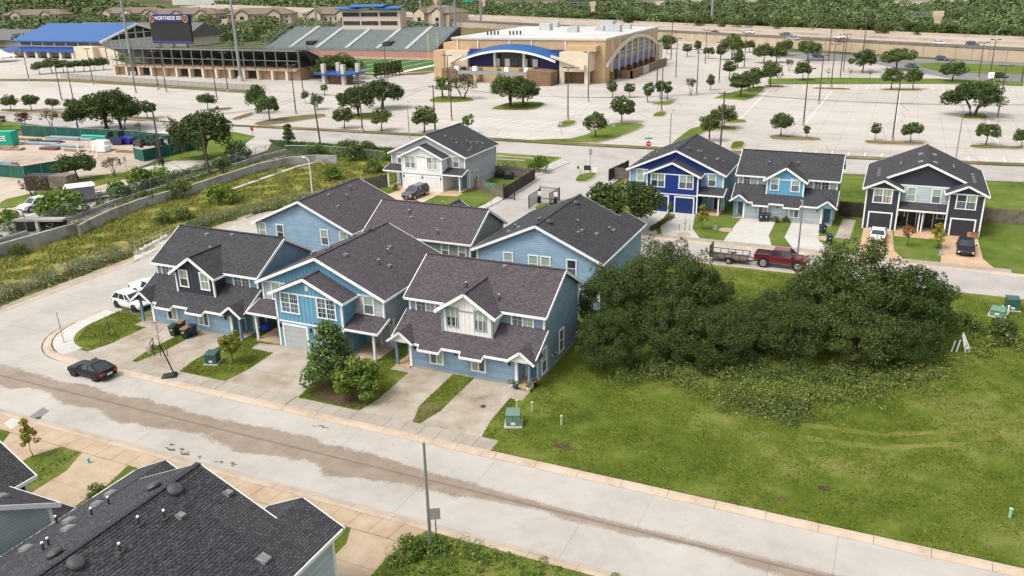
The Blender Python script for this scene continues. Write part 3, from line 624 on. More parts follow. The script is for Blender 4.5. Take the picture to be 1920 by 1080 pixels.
def vent_mesh(k):
    if k in MESH_V: return MESH_V[k]
    mb = MB()
    if k == 'dome': mb.lathe((0, 0, 0), [(.3, 0), (.3, .1), (.38, .1), (.38, .15), (.33, .23), (.18, .28), (.02, .3)], 16); me = mb.mesh('turtle_vent', ventm, False)
    elif k == 'box': mb.box(-.2, .2, -.2, .2, -.02, .03); mb.hexa([(-.15, -.15, .03), (.15, -.15, .03), (.15, .15, .03), (-.15, .15, .03)], [(-.15, -.17, .2), (.15, -.17, .2), (.15, .12, .12), (-.15, .12, .12)]); me = mb.mesh('box_vent', ventl)
    elif k == 'slant': mb.box(-.28, .28, -.28, .28, -.02, .03); mb.hexa([(-.25, -.25, .03), (.25, -.25, .03), (.25, .25, .03), (-.25, .25, .03)], [(-.22, -.26, .17), (.22, -.26, .17), (.2, .2, .11), (-.2, .2, .11)]); me = mb.mesh('slant_vent', ventl)
    else: mb.box(-.16, .16, -.16, .16, -.02, .02); mb.cyl((0, 0), .06, 0, .38, 8); mb.cur = 1; mb.cyl((0, 0), .065, .38, .45, 8); me = mb.mesh('vent_pipe', [ventm, white])
    MESH_V[k] = me; return me
VN = {'dome': 'turtle_vent', 'box': 'box_vent', 'slant': 'box_vent', 'pipe': 'vent_pipe'}
def vents(roof, zf, lst):
    for k, x, y in lst:
        z = zf(x, y); e = .05; gx = (zf(x + e, y) - zf(x - e, y)) / (2 * e); gy = (zf(x, y + e) - zf(x, y - e)) / (2 * e)
        o = obj(VN[k], vent_mesh(k), roof, (x, y, z + .01))
        if k != 'pipe':
            nz = Vector((-gx, -gy, 1)).normalized()
            down = Vector((gx, gy, 0)); yv = (down - nz * down.dot(nz)); yv = yv.normalized() if yv.length > 1e-4 else Vector((0, 1, 0)); xv = yv.cross(nz)
            o.rotation_euler = Matrix((xv, yv, nz)).transposed().to_euler()
FT = .2
def gable(parts, fascia, axis, c, half, ze, zr, s0, s1, th=.13, f0=True, f1=True, eave=True):
    """two roof slabs; axis 'y': ridge along y at x=c from s0 to s1"""
    P = (lambda u, s, z: (u, s, z)) if axis == 'y' else (lambda u, s, z: (s, u, z))
    for sg in (-1, 1):
        parts.slab([P(c + sg * half, s0, ze), P(c + sg * half, s1, ze), P(c, s1, zr), P(c, s0, zr)], th)
    k = .11
    for s, on in ((s0, f0), (s1, f1)):
        if not on: continue
        d = .035 if s == s1 else -.035
        for sg in (-1, 1):
            a = Vector(P(c + sg * (half + .03), s + d, ze - .15)); b = Vector(P(c, s + d, zr - .135)); fascia.beam(a, b, .07, FT + .05)
    if eave:
        for sg in (-1, 1): fascia.beam(P(c + sg * (half + .035), s0, ze - .13), P(c + sg * (half + .035), s1, ze - .13), .07, FT)
def ridge_caps(parts, p, q):
    p = Vector(p); q = Vector(q); parts.beam(p + Vector((0, 0, -.01)), q + Vector((0, 0, -.01)), .3, .06)

def house_dormer(name, label, loc, rz, c, extra=()):
    """two-storey duplex: main gable roof along x, lean-to over the ground floor front, gabled dormer, porch gablets at both ends"""
    h = thing(name, label, 'house', (loc[0], loc[1], .1), rz, 'houses of the estate')
    lo, up, dm, rf, tr = c['low'], c['up'], c['dormer'], c['roof'], c.get('dtrim', white)
    MB().extr([(1.7, 0), (1.7, 3.3), (2.6, 3.8), (2.6, 5.3), (6.6, 7.75), (10.6, 5.3), (10.6, 0)], 'x', -6.25, 6.25).build('wall', up, h)
    MB().extr([(0, 0), (0, 2.25), (1.698, 3.2), (1.698, 0)], 'x', -4.85, 4.85).build('front_wall', lo, h)
    MB().box(-6.28, 6.28, -.03, 10.63, -.1, .09).build('foundation', slabedge, h)
    # side triangles under the lean-to, over the porches
    for s in (-1, 1): MB().extr([(-.2, 2.15), (1.7, 3.25), (1.7, 2.15)], 'x', s * 6.25 - .06, s * 6.25 + .06).build('side_panel', up, h)
    r = MB(); fa = MB()
    gable(r, fa, 'x', 6.6, 4.42, 5.33, 7.92, -6.6, 6.6)
    zl = lambda y: 2.42 + (y + .4) * .567
    r.slab([(-6.6, -.4, 2.42), (6.6, -.4, 2.42), (6.6, 2.75, zl(2.75)), (-6.6, 2.75, zl(2.75))], .13)
    for x0, x1 in ((-3.75, -1.7), (.15, 2.2)):
        r.slab([(x0, -.82, zl(-.82) - .02), (x1, -.82, zl(-.82) - .02), (x1, -.4, zl(-.4) - .003), (x0, -.4, zl(-.4) - .003)], .12)
        fa.beam((x0, -.86, zl(-.82) - .14), (x1, -.86, zl(-.82) - .14), .07, FT)
        for x in (x0, x1): fa.beam((x, -.86, zl(-.82) - .14), (x, -.4, zl(-.4) - .13), .06, FT)
    for x0, x1 in ((-4.5, -3.75), (-1.7, .15), (2.2, 4.5)): fa.beam((x0, -.44, zl(-.4) - .12), (x1, -.44, zl(-.4) - .12), .07, FT)
    for s in (-1, 1):
        fa.beam((s * 6.62, -.44, zl(-.4) - .13), (s * 6.62, 2.6, zl(2.6) - .13), .07, FT)
        g = s * 5.5; r2 = .75
        for q in (-1, 1): r.slab([(g + q * 1.2, -.72, 2.5), (g + q * 1.2, 1.2, 2.5), (g, 2.1, 3.42), (g, -.72, 3.42)], .12)
        for q in (-1, 1): fa.beam((g + q * 1.24, -.76, 2.34), (g, -.76, 3.27), .07, FT)
        MB().extr([(g - 1.1, 2.35), (g + 1.1, 2.35), (g, 3.25)], 'y', -.55, -.45).build('porch_gable', c.get('pgable', cream_b if dm is cream_b else up), h)
    # dormer
    MB().extr([(-2.3, 3.0), (-2.3, 5.35), (0, 6.85), (2.3, 5.35), (2.3, 3.0)], 'y', 1.1, 4.8).build('dormer', dm, h)
    for q in (-1, 1): r.slab([(q * 2.75, .7, 5.2), (q * 2.75, 2.35, 5.2), (0, 5.45, 7.02), (0, .7, 7.02)], .13)
    for q in (-1, 1):
        fa.beam((q * 2.8, .66, 5.06), (0, .66, 6.88), .07, FT + .05); fa.beam((q * 2.8, .66, 5.08), (q * 2.8, 2.3, 5.08), .07, FT)
    rr = r.build('roof', rf, h); fa.build('fascia', white, h)
    ridge_caps(cp := MB(), (-6.6, 6.6, 7.94), (6.6, 6.6, 7.94)); ridge_caps(cp, (0, .7, 7.04), (0, 5.3, 7.04)); cp.build('ridge_cap', rf, rr)
    F0, F1, FD = Fr('F', 0), Fr('F', 2.6), Fr('F', 1.1)
    battens(h, FD, -2.3, 2.3, lambda a: 6.85 - abs(a) * .652 - .05, dm, z0=3.25)
    tb = MB(); FD.box(tb, -2.3, 2.3, 5.22, 5.34, 0, .045)
    if dm is cream_b: tb.build('trim_band', greytrim, h)
    elif c.get('band'): tb.build('trim_band', white, h)
    window(h, FD, -1.85, 3.95, 1.02, 1.4, 'grid1' if dm is cream_b else 'hung', tr); window(h, FD, .75, 3.95, 1.02, 1.4, 'hung', tr)
    window(h, F1, -5.65, 4.05, 1.9, 1.08, 'slider', bl=c.get('bl', True)); window(h, F1, 3.4, 4.05, 1.9, 1.08, 'slider', bl=True)
    window(h, F0, -3.0, .8, 1.2, 1.0, 'slider', bl=True); window(h, F0, .9, .8, 1.2, 1.0, 'slider', bl=False)
    corner(h, [(-6.25, 2.6), (6.25, 2.6)], 3.75, 5.2); corner(h, [(-4.85, 0), (4.85, 0)], .05, 2.3); corner(h, [(-6.25, 10.6), (6.25, 10.6)], .05, 5.2); corner(h, [(-2.3, 1.1), (2.3, 1.1)], 3.1, 5.2, greytrim if dm is cream_b else white)
    for s in (-1, 1):
        MB().box(s * 6.1 - .1, s * 6.1 + .1, -.35, -.15, .0, 2.4).build('column', c.get('post', teal_post), h)
        MB().box(s * 5.55 - .72, s * 5.55 + .72, -.45, 1.7, .0, .1).build('porch_slab', c.get('porch', orange_m), h)
        door(h, Fr('F', 1.7), s * 5.5 - .45, .1, .9, 2.0, c.get('door', lo if False else blue_door))
        mb = MB(); mb.box(s * 4.95 - .06, s * 4.95 + .06, -.08, .05, .1, 2.35); mb.build('corner_board', white, h)
    lamp(h, F0, -4.4, 1.85); lamp(h, F0, 4.3, 1.85)
    mb = MB(); F0.box(mb, -.75, -.4, 1.75, 1.86, 0, .02); mb.build('house_number', black, h)
    SR = Fr('R', 6.25)
    window(h, SR, 1.95, .45, 1.0, 1.9, 'hung'); window(h, SR, 5.9, .7, 1.0, 1.75, 'hung')
    SB = Fr('B', 10.6); window(h, SB, -3.75, 3.5, .85, 1.45, 'hung'); window(h, SB, -5.75, 3.5, .85, 1.45, 'hung'); window(h, SB, 3.2, 3.75, 1.0, 1.5, 'hung'); window(h, SB, -5.3, .8, 1.5, 1.4, 'slider')
    vents(rr, lambda x, y: 7.92 - abs(y - 6.6) * .586, c.get('vents', (('box', -2.2, 7.4), ('pipe', -1.0, 4.9), ('dome', -3.0, 7.3), ('dome', 2.6, 7.3), ('box', 4.2, 5.9))))
    return h, rr

def house_garage(name, label, loc, rz, c, depth=13.0):
    """two-storey duplex: big front gable, projecting double garage gable in the middle, porches left and right"""
    h = thing(name, label, 'house', (loc[0], loc[1], .1), rz, 'houses of the estate')
    body, box, gab, rf = c['body'], c['box'], c['gable'], c['roof']
    y0 = 1.9; D = depth
    MB().extr([(-6.5, 0), (-6.5, 5.3), (0, 8.12), (6.5, 5.3), (6.5, 0)], 'y', 3.3, D).build('wall', body, h)
    MB().extr([(-6.5, 2.85), (-6.5, 5.3), (6.5, 5.3), (6.5, 2.85)], 'y', y0, 3.3).build('upper_wall', body, h)
    MB().extr([(-6.5, 5.302), (0, 8.12), (6.5, 5.302)], 'y', y0 - .02, 3.298).build('gable_wall', gab, h)
    MB().extr([(-3.5, 0), (-3.5, 5.3), (0, 6.85), (3.5, 5.3), (3.5, 0)], 'y', 0, 3.28).build('garage_wall', box, h)
    MB().box(-6.53, 6.53, 3.2, D + .03, -.1, .09).build('foundation', slabedge, h)
    r = MB(); fa = MB()
    gable(r, fa, 'y', 0, 6.95, 5.28, 8.33, y0 - .45, D + .4)
    gable(r, fa, 'y', 0, 3.95, 5.26, 7.02, -.42, y0 + .02, f1=False)
    rr_caps = MB(); ridge_caps(rr_caps, (0, y0 - .45, 8.35), (0, D + .4, 8.35)); ridge_caps(rr_caps, (0, -.42, 7.04), (0, y0, 7.04))
    for s in (-1, 1):
        r.slab([(s * 3.52, -.1, 2.85), (s * 7.0, -.1, 2.85), (s * 7.0, y0 + .02, 3.5), (s * 3.52, y0 + .02, 3.5)], .12)
        fa.beam((s * 3.55, -.14, 2.72), (s * 7.03, -.14, 2.72), .07, FT); fa.beam((s * 7.04, -.14, 2.72), (s * 7.04, y0, 3.38), .07, FT)
        MB().box(s * 6.35 - .09, s * 6.35 + .09, .15, .33, .0, 2.7).build('column', c.get('post', white), h)
        MB().box(s * 5.0 - 1.5, s * 5.0 + 1.5, .05, 3.3, .0, .1).build('porch_slab', c.get('porch', orange_m), h)
        door(h, Fr('F', 3.3), s * 5.6 - .45, .1, .95, 2.05, c['door'], wreath=c.get('wreath', False) and s > 0)
        window(h, Fr('F', 3.3), s * 4.15 - .35, 1.55, .7, .6, 'one')
        window(h, Fr('F', y0), s * 5.0 - .5, 3.7, 1.0, 1.5, 'hung')
    rr = r.build('roof', rf, h); fa.build('fascia', white, h); rr_caps.build('ridge_cap', rf, rr)
    FG, FB = Fr('F', 0), Fr('F', y0 - .02)
    battens(h, FG, -3.5, 3.5, lambda a: 6.85 - abs(a) * .44 - .05, box, step=.44, z0=lambda a: 2.6)
    battens(h, FB, -6.4, 6.4, lambda a: 8.1 - abs(a) * .434 - .05, gab, step=.44, z0=lambda a: max(5.32, 7.0 - abs(a) * .44 if abs(a) < 3.9 else 5.32))
    mb = MB(); FG.box(mb, -3.5, 3.5, 2.47, 2.6, 0, .05); FG.box(mb, -3.5, 3.5, 5.2, 5.32, 0, .05); mb.build('trim_band', c.get('band', white), h)
    mb = MB(); FB.box(mb, -6.5, -3.5, 5.2, 5.32, 0, .05); FB.box(mb, 3.5, 6.5, 5.2, 5.32, 0, .05); mb.build('trim_band', white, h)
    window(h, FG, -2.95, 3.55, 1.9, 1.6, c.get('wk', 'twin')); window(h, FG, .95, 3.55, 1.9, 1.6, c.get('wk', 'twin'))
    garage(h, FG, -2.95, 2.45, c['gar']); garage(h, FG, .55, 2.45, c['gar'])
    mb = MB(); FG.box(mb, -.15, .15, 5.75, 6.2, 0, .05); mb.build('gable_louvre', c.get('louvre', white), h)
    corner(h, [(-3.5, 0), (3.5, 0)], .05, 5.2, c.get('cb', white)); corner(h, [(-6.5, y0), (6.5, y0)], 2.9, 5.2); corner(h, [(-6.5, 3.3), (6.5, 3.3)], 0.05, 2.9); corner(h, [(-6.5, D), (6.5, D)], 0.05, 5.2)
    lamp(h, FG, -3.25, 2.05); lamp(h, FG, 3.25, 2.05); lamp(h, FG, .02, 2.05)
    back_windows(h, D, c.get('rear', (-5.6, -3.35, 1.2, 4.4))); SR = Fr('R', 6.5); window(h, SR, 5.2, 1.0, .9, 1.4, 'hung')
    vents(rr, lambda x, y: 8.33 - abs(x) * .439, c.get('vents', (('dome', .75, 4.2), ('dome', .75, 9.2), ('pipe', 3.2, 6.5), ('box', 2.6, 4.4), ('box', 4.0, 6.0), ('pipe', 2.3, 9.5), ('box', 4.6, 11.0), ('dome', -.75, 6))))
    return h, rr
def back_windows(h, D, at=(-5.6, -3.35, 1.2, 4.4)):
    SB = Fr('B', D)
    for a in at: window(h, SB, a, 3.6, .95, 1.5, 'hung')
    window(h, SB, -5.2, .8, 1.5, 1.4, 'slider'); window(h, SB, 2.8, .8, 1.5, 1.4, 'slider')

def house_twin(name, label, loc, rz, c, depth=14.0):
    """duplex with a garage gable at each end and a recessed double entry between"""
    h = thing(name, label, 'house', (loc[0], loc[1], .1), rz, 'houses of the estate')
    box, mid, gab, rf = c['box'], c['mid'], c['gable'], c['roof']; D = depth
    zr = lambda x: 8.45 - abs(x) * .449
    MB().extr([(-6.5, 0), (-6.5, 5.3), (0, 8.22), (6.5, 5.3), (6.5, 0)], 'y', 2.6, D).build('wall', c['side'], h)
    for s in (-1, 1):
        a, b = sorted((s * 6.5, s * 2.75))
        MB().extr([(a, 0), (a, 5.25), ((a + b) / 2, 6.05), (b, 5.25), (b, 0)], 'y', 0, 2.598).build('garage_wall', box, h)
    MB().box(-2.748, 2.748, 1.5, 2.59, 2.7, 5.48).build('recess_wall', mid, h)
    MB().extr([(-4.6, 5.5), (-4.6, 6.05), (0, 8.1), (4.6, 6.05), (4.6, 5.5)], 'y', 1.9, 2.59).build('gable_wall', gab, h)
    MB().box(-6.53, 6.53, -.03, D + .03, -.1, .09).build('foundation', slabedge, h)
    r = MB(); fa = MB()
    # main roof: full width behind, upper gable brought forward
    for s in (-1, 1):
        r.slab([(s * 6.98, 2.6, zr(6.98)), (s * 6.98, D + .4, zr(6.98)), (0, D + .4, 8.45), (0, 1.5, 8.45), (s * 4.7, 1.5, zr(4.7)), (s * 4.7, 2.6, zr(4.7))], .13)
        fa.beam((s * 4.85, 1.46, zr(4.85) - .15), (0, 1.46, 8.3), .07, FT + .05); fa.beam((s * 7.01, D + .44, zr(6.98) - .15), (0, D + .44, 8.3), .07, FT + .05)
        fa.beam((s * 7.02, -.3, zr(7.0) - .12), (s * 7.02, D + .4, zr(7.0) - .12), .07, FT)
        c0 = s * 4.62
        for q in (-1, 1):
            r.slab([(c0 + q * 2.36, -.42, 5.3), (c0 + q * 2.36, 3.2, 5.3), (c0, 3.4, 6.44), (c0, -.42, 6.44)], .12)
            fa.beam((c0 + q * 2.4, -.46, 5.15), (c0, -.46, 6.3), .07, FT + .03)
        fa.beam((c0 - s * 2.4, -.42, 5.18), (c0 - s * 2.4, 1.5, 5.18), .07, FT)
        FG = Fr('F', 0); a = min(s * 6.5, s * 2.75)
        battens(h, FG, a, a + 3.75, lambda u: 6.0 - abs(u - c0) * .42, box, step=.42, z0=2.45)
        window(h, FG, c0 - 1.05, 3.6, 2.1, 1.55, 'twin'); garage(h, FG, c0 - 1.25, 2.5, c['gar'])
        mb = MB(); FG.box(mb, a, a + 3.75, 5.16, 5.28, 0, .05); mb.build('trim_band', white, h)
        corner(h, [(s * 6.5, 0), (s * 2.75, 0)], .05, 5.15)
        window(h, Fr('F', 1.5), s * 1.4 - .5, 3.7, 1.0, 1.5, 'hung')
        door(h, Fr('F', 2.6), s * .95 - .45, .1, .92, 2.05, c['door']); window(h, Fr('F', 2.6), s * 2.2 - .35, 1.5, .7, .6, 'one')
        MB().box(s * .18 - .07, s * .18 + .07, .1, .24, 0, 2.75).build('column', white, h)
        lamp(h, FG, s * 2.95, 1.9)
    r.slab([(-2.74, -.1, 2.9), (2.74, -.1, 2.9), (2.74, 1.5, 3.5), (-2.74, 1.5, 3.5)], .12); fa.beam((-2.7, -.14, 2.78), (2.7, -.14, 2.78), .07, FT)
    mb = MB(); Fr('F', 1.9).box(mb, -3.0, 3.0, 5.42, 5.56, 0, .06); mb.build('trim_band', white, h)
    MB().box(-2.7, 2.7, -.1, 2.6, 0, .1).build('porch_slab', orange_m, h)
    rr = r.build('roof', rf, h); fa.build('fascia', white, h)
    cp_ = MB(); ridge_caps(cp_, (0, 1.5, 8.47), (0, D + .4, 8.47)); cp_.build('ridge_cap', rf, rr)
    battens(h, Fr('F', 1.9), -4.5, 4.5, lambda a: 8.1 - abs(a) * .449, gab, step=.42, z0=5.56)
    corner(h, [(-6.5, D), (6.5, D)], 0.05, 5.2); back_windows(h, D, c.get('rear', (-5.6, -3.35, 1.2, 4.4)))
    vents(rr, lambda x, y: zr(x), c.get('vents', [('slant', -.8, 4), ('slant', .8, 4), ('slant', -.8, 9), ('slant', .8, 9)] + [('box', s * 5.4, y) for s in (-1, 1) for y in (3.5, 5, 6.5, 8)] + [('pipe', s * 3, y) for s in (-1, 1) for y in (5, 6)]))
    return h, rr

HB = {'low': blue_s, 'up': blue_s, 'dormer': cream_b, 'roof': roof_p, 'dtrim': greytrim}
house_dormer('dormer_house', 'light blue house with a cream dormer between the shrubs and the big lawn', (-30.0, 55.2), 0, dict(HB, vents=(('box', 1.2, 6.2), ('pipe', -1.4, 3.9), ('pipe', 2.0, 3.2))))
house_dormer('dormer_house', 'light blue house with a charcoal navy dormer beside the parked white cars', (-58.55, 54.5), 0, dict(HB, dormer=navy_b, roof=roof_k, dtrim=white, pgable=navy_b, porch=drive_m, vents=(('box', -2.4, 5.9), ('box', .6, 6.2), ('pipe', -.6, 4.2))))
house_garage('garage_house', 'teal blue board house with grey sides and a wide central garage gable', (-44.65, 54.6), 0, {'body': grey_s, 'box': teal_b, 'gable': teal_b, 'roof': roof_p, 'door': plain('grey_door_paint', (.36, .37, .38), .5), 'gar': lightgar, 'wk': 'grid', 'porch': tan_m,
    'vents': (('dome', -.1, 10.2), ('dome', -.6, 4.6), ('box', 2.6, 9.5), ('pipe', 3.1, 8.4), ('pipe', 3.6, 6.0), ('box', 4.3, 6.6), ('box', 1.2, 4.4), ('pipe', -2.6, 5), ('pipe', -3.2, 5.4), ('dome', -.8, 8.6))})
house_garage('garage_house', 'blue house seen from behind with a broad plain gable beyond the charcoal roof', (-58.7, 85.3), math.pi, {'body': blue_s, 'box': teal_b, 'gable': blue_s, 'roof': roof_p, 'door': blue_door, 'gar': lightgar, 'rear': (-5.95, -3.4, 2.7, 5.2),
    'vents': (('dome', .7, 11.2), ('dome', .7, 4), ('box', -.8, 8.8), ('pipe', -2.2, 7.2), ('box', -2.8, 10), ('pipe', -1.2, 5), ('dome', .9, 7.5))})
house_dormer('dormer_house', 'sage grey house seen from behind with four round vents along its ridge', (-44.5, 83.8), math.pi, {'low': sage_s, 'up': sage_s, 'dormer': palegrey_b, 'roof': roof_p, 'dtrim': white,
    'vents': (('dome', 2.5, 6.2), ('dome', .6, 6.2), ('dome', -2.4, 6.2), ('dome', -4.2, 6.2), ('box', 1.8, 8.6), ('box', -1.9, 8.4), ('pipe', 2.3, 8.1), ('pipe', -2.3, 10.2), ('box', -5, 6.2), ('pipe', 3.6, 6.4), ('pipe', -1, 6.5))})
house_twin('twin_garage_house', 'blue house seen from behind with a broad gable touching the oak thicket', (-30.3, 86.0), math.pi, {'box': blue_s, 'mid': blue_s, 'side': blue_s, 'gable': blue_s, 'roof': roof_k, 'gar': lightgar, 'door': blue_door, 'rear': (-4.1, -1.4, -.1, 2.6),
    'vents': [('dome', .55, 11.6), ('dome', -.6, 12.2), ('dome', -.6, 4.5), ('box', -3.2, 10), ('pipe', -2.4, 9), ('box', -5.2, 6.0), ('pipe', -3.4, 11.6), ('box', -4.4, 9), ('box', 3, 11.5), ('pipe', 3.6, 11), ('box', 3.9, 11.9), ('pipe', -5, 6.6)]})
house_garage('garage_house', 'white board house with a pair of white garage doors and a grey suv outside', (-65.6, 110.6), 0, {'body': grey_s, 'box': plain('white_board', (.74, .745, .75), .6, .03, .8), 'gable': palegrey_b, 'roof': roof_k, 'door': blue_door, 'gar': whitegar, 'band': greytrim, 'porch': tan_m,
    'vents': (('pipe', 3.0, 4.5), ('pipe', 3.4, 5.2), ('box', 3.6, 4.9), ('pipe', 4.4, 7), ('box', 4.6, 8), ('box', 5.0, 9.2), ('box', 5.6, 10), ('box', 5.6, 6.0), ('box', 5.9, 4.6), ('box', 1.6, 5))})
house_garage('garage_house', 'royal blue house with two dark blue garage doors by the oak', (-26.55, 110.9), 0, {'body': sky_s, 'box': royal_b, 'gable': royal_b, 'roof': roof_k, 'door': plain('navy_door', (.012, .014, .05), .4), 'gar': plain('navy_garage', (.010, .030, .12), .45, .1), 'wreath': True, 'louvre': royal_b,
    'vents': (('dome', -.3, 4.3), ('dome', -.3, 11.8), ('dome', 1.0, 4.6), ('pipe', 2.6, 5.4), ('box', 2.0, 6), ('pipe', 4.8, 5.2), ('box', 4.6, 7), ('pipe', 5.6, 6), ('pipe', -4.4, 4), ('pipe', -3.6, 5), ('pipe', -5.2, 3.2), ('box', 3.4, 4.2))}, 14)
house_dormer('dormer_house', 'pale grey house with a sky blue dormer between the navy ones', (-11.95, 111.2), 0, {'low': pale_s, 'up': pale_s, 'dormer': plain('sky_blue_board', (.11, .31, .46), .6, .08, .8), 'roof': roof_k, 'dtrim': white, 'pgable': sky_s, 'porch': walk_m, 'band': True, 'vents': (('pipe', -2.6, 4.2), ('pipe', 1.0, 4.4))})
house_twin('twin_garage_house', 'charcoal navy house with a garage gable at either end', (4.45, 111.4), 0, {'box': navy_b, 'mid': pale_s, 'side': navy_b, 'gable': navy_b, 'roof': roof_k, 'gar': plain('charcoal_garage', (.035, .035, .042), .45, .1), 'door': dark_door})
hA, rA = house_twin('twin_garage_house', 'charcoal roofed house nearest the camera with shingles in clear rows', (-29.6, 27.95), math.pi, {'box': siding('mist_siding', (.44, .50, .52)), 'mid': pale_s, 'side': siding('mist_siding', (.44, .50, .52)), 'gable': navy_b, 'roof': roof_k, 'gar': lightgar, 'door': dark_door, 'vents': ()}, 16)
house_dormer('dormer_house', 'charcoal roofed house cut off by the left edge beside the nearest roof', (-44.4, 26.5), math.pi, {'low': siding('mist_siding', (.44, .50, .52)), 'up': M['mist_siding'], 'dormer': navy_b, 'roof': roof_k, 'dtrim': white, 'vents': (('slant', -3.4, 7.6), ('pipe', 1, 8), ('slant', -4.9, 4.0), ('slant', -.6, 3.2))})

# the nearest roof is close enough to show its shingle tabs, ridge caps and vents
def shingle_tabs():
    """laid tabs on the nearest roof: west and east slope, local coordinates of house A"""
    rng = np.random.default_rng(3); ev = 449 / 1000; cs = 1 / math.hypot(1, ev); vs, fs = [], []
    for s in (-1, 1):
        rows = int(6.9 / (.17 * cs))
        for i in range(rows):
            x = 6.93 - i * .17 * cs
            y = (1.55 if x < 4.7 else 2.65) + rng.uniform(0, .3)
            while y < 16.3:
                w = rng.uniform(.15, .27)
                if rng.random() < .82 and not (y < 3.4 and abs(x - 4.62) < 2.3) and not (y < 2.1 and x > 4.5):
                    x0, x1 = x, x - .135 * cs; z0 = 8.45 - x0 * ev + .028 + rng.uniform(0, .004); z1 = 8.45 - x1 * ev + .004; b = len(vs)
                    vs += [(s * x0, y, z0), (s * x0, y + w, z0), (s * x1, y + w, z1), (s * x1, y, z1), (s * x0, y, z0 - .02), (s * x0, y + w, z0 - .02)]
                    fs += [(b, b + 1, b + 2, b + 3), (b, b + 4, b + 5, b + 1)]
                y += w + rng.uniform(.02, .09)
    return np_mesh('shingles', np.array(vs), np.array(fs), tabm)
mt, nt, b = nodes('shingle_tab'); b.inputs['Roughness'].default_value = .95; b.inputs['Specular IOR Level'].default_value = .2
g_ = nt.nodes.new('ShaderNodeNewGeometry'); nt.links.new(mixc(nt, 1.0, ramp(nt, g_.outputs['Random Per Island'], [(0, (.044, .043, .049)), (.6, (.062, .060, .067)), (1, (.088, .084, .092))]), ramp(nt, noise(nt, pos(nt), 22, 3), [(.3, (.85,) * 3), (.7, (1.15,) * 3)]), 'MULTIPLY'), b.inputs['Base Color']); tabm = mt
o = obj('shingles', shingle_tabs(), rA); tag(o, kind='stuff')
capm = MB().hexa([(-.15, -.14, -.045), (0, -.14, .02), (.15, -.14, -.045), (0, -.14, -.06)], [(-.15, .14, -.03), (0, .14, .042), (.15, .14, -.03), (0, .14, -.05)]).mesh('cap_shingle', tabm)
y = 1.65
while y < 16.3:
    o = obj('cap_shingle', capm, rA, (0, y, 8.49)); y += .23
zA = lambda x, y: 8.45 - abs(x) * .449
def at_roof(px):   # positions measured on the roof, world x,y -> local of the turned house
    return (-(px[0] + 29.6), -(px[1] - 27.95))
for k, p in (('dome', (-29.14, 24.36)), ('dome', (-29.02, 18.70)), ('dome', (-30.49, 24.36)), ('dome', (-30.53, 18.89)), ('slant', (-34.78, 25.15)), ('slant', (-34.42, 24.03)), ('slant', (-34.79, 22.63)), ('slant', (-34.81, 20.30)), ('slant', (-33.42, 21.60)),
             ('pipe', (-33.01, 23.64)), ('pipe', (-33.02, 22.65)), ('pipe', (-35.96, 22.74)), ('pipe', (-32.77, 20.11)), ('pipe', (-32.56, 19.70)), ('pipe', (-28.36, 22.89)), ('pipe', (-28.82, 21.87)), ('pipe', (-28.33, 20.33)), ('box', (-27.99, 23.45)), ('box', (-27.48, 26.00)), ('slant', (-24.04, 24.22))):
    vents(rA, zA, [(k, *at_roof(p))])

# ------------------------------------------------------------------ arena, stadium, pool hall, motorway, far buildings
tanb = plain('tan_block', (.47, .33, .19), .85, .1, .4); creamb = plain('cream_stucco', (.60, .52, .40), .85, .06, .3); brownb = plain('brown_block', (.19, .115, .068), .85, .2, .6)
purp = plain('purple_blue_tile', (.035, .035, .16), .5, .15, .3); purp2 = plain('faded_purple_tile', (.14, .14, .30), .5, .12, .3); whiteroof = ground('white_roof_membrane', [(.42, .405, .38), (.52, .505, .48), (.57, .555, .53)], (.03, .2, 2), .7, 0)
bluemetal = plain('blue_metal_roof', (.008, .085, .27), .4, .08, .4); curtain = plain('curtain_glass', (.03, .042, .04), .12, .6, .5, spec=.6); steelb = plain('green_grey_steel', (.16, .19, .18), .5, .1, .3)
brick_t = plain('pinkish_brick', (.40, .27, .185), .85, .12, .5)
A = thing('arena', 'tan school arena with white roof, curved blue canopy and an arched window wall', 'arena', (-108, 280, 0)); A_ = lambda mb, n, m_, p=None: (lambda o: (setattr(o, 'location', Vector(o.location) - Vector((108 * -1, 280, 0)) if p is None else o.location), o)[1])(mb.build(n, m_, p or A))
mb = MB().box(-134, -82, 250, 310, 0, 12.4); A_(mb, 'wall', tanb)
mb = MB().box(-134.3, -81.7, 249.7, 310.3, 12.4, 13.0); A_(mb, 'roof', whiteroof)
mb = MB().box(-138.5, -131, 252, 275, 0, 11.2); A_(mb, 'side_block', tanb)
mb = MB().box(-139, -127.2, 247.2, 256, 2.6, 9.0).box(-139, -138, 247.4, 256, 0, 2.6).box(-131, -130, 247.4, 256, 0, 2.6); A_(mb, 'west_block', creamb)
mb = MB().box(-139.4, -135.6, 246.7, 252, 0, 9.1); A_(mb, 'brown_pier', tanb)
mb = MB().box(-94.6, -85.2, 244.2, 254.6, 3.7, 9.4).box(-94.6, -93.2, 244.3, 245.6, 0, 3.7).box(-86.6, -85.3, 244.3, 245.6, 0, 3.7).box(-86.6, -85.3, 252.6, 254.5, 0, 3.7); A_(mb, 'corner_block', creamb)
mb = MB().box(-93.5, -83.8, 246.5, 257, 9.4, 11.0); A_(mb, 'corner_step', tanb)
mb = MB().box(-94, -86, 247.5, 254, 0, 3.7); A_(mb, 'ground_floor', brownb)
mb = MB().box(-127.2, -94.6, 248.6, 249.9, 3.6, 9.6); A_(mb, 'entrance_wall', purp)
for x in range(-119, -104, 3): A_(MB().box(x, x + 2.85, 248.3, 248.58, 4.5, 9.2), 'entrance_pane', curtain)
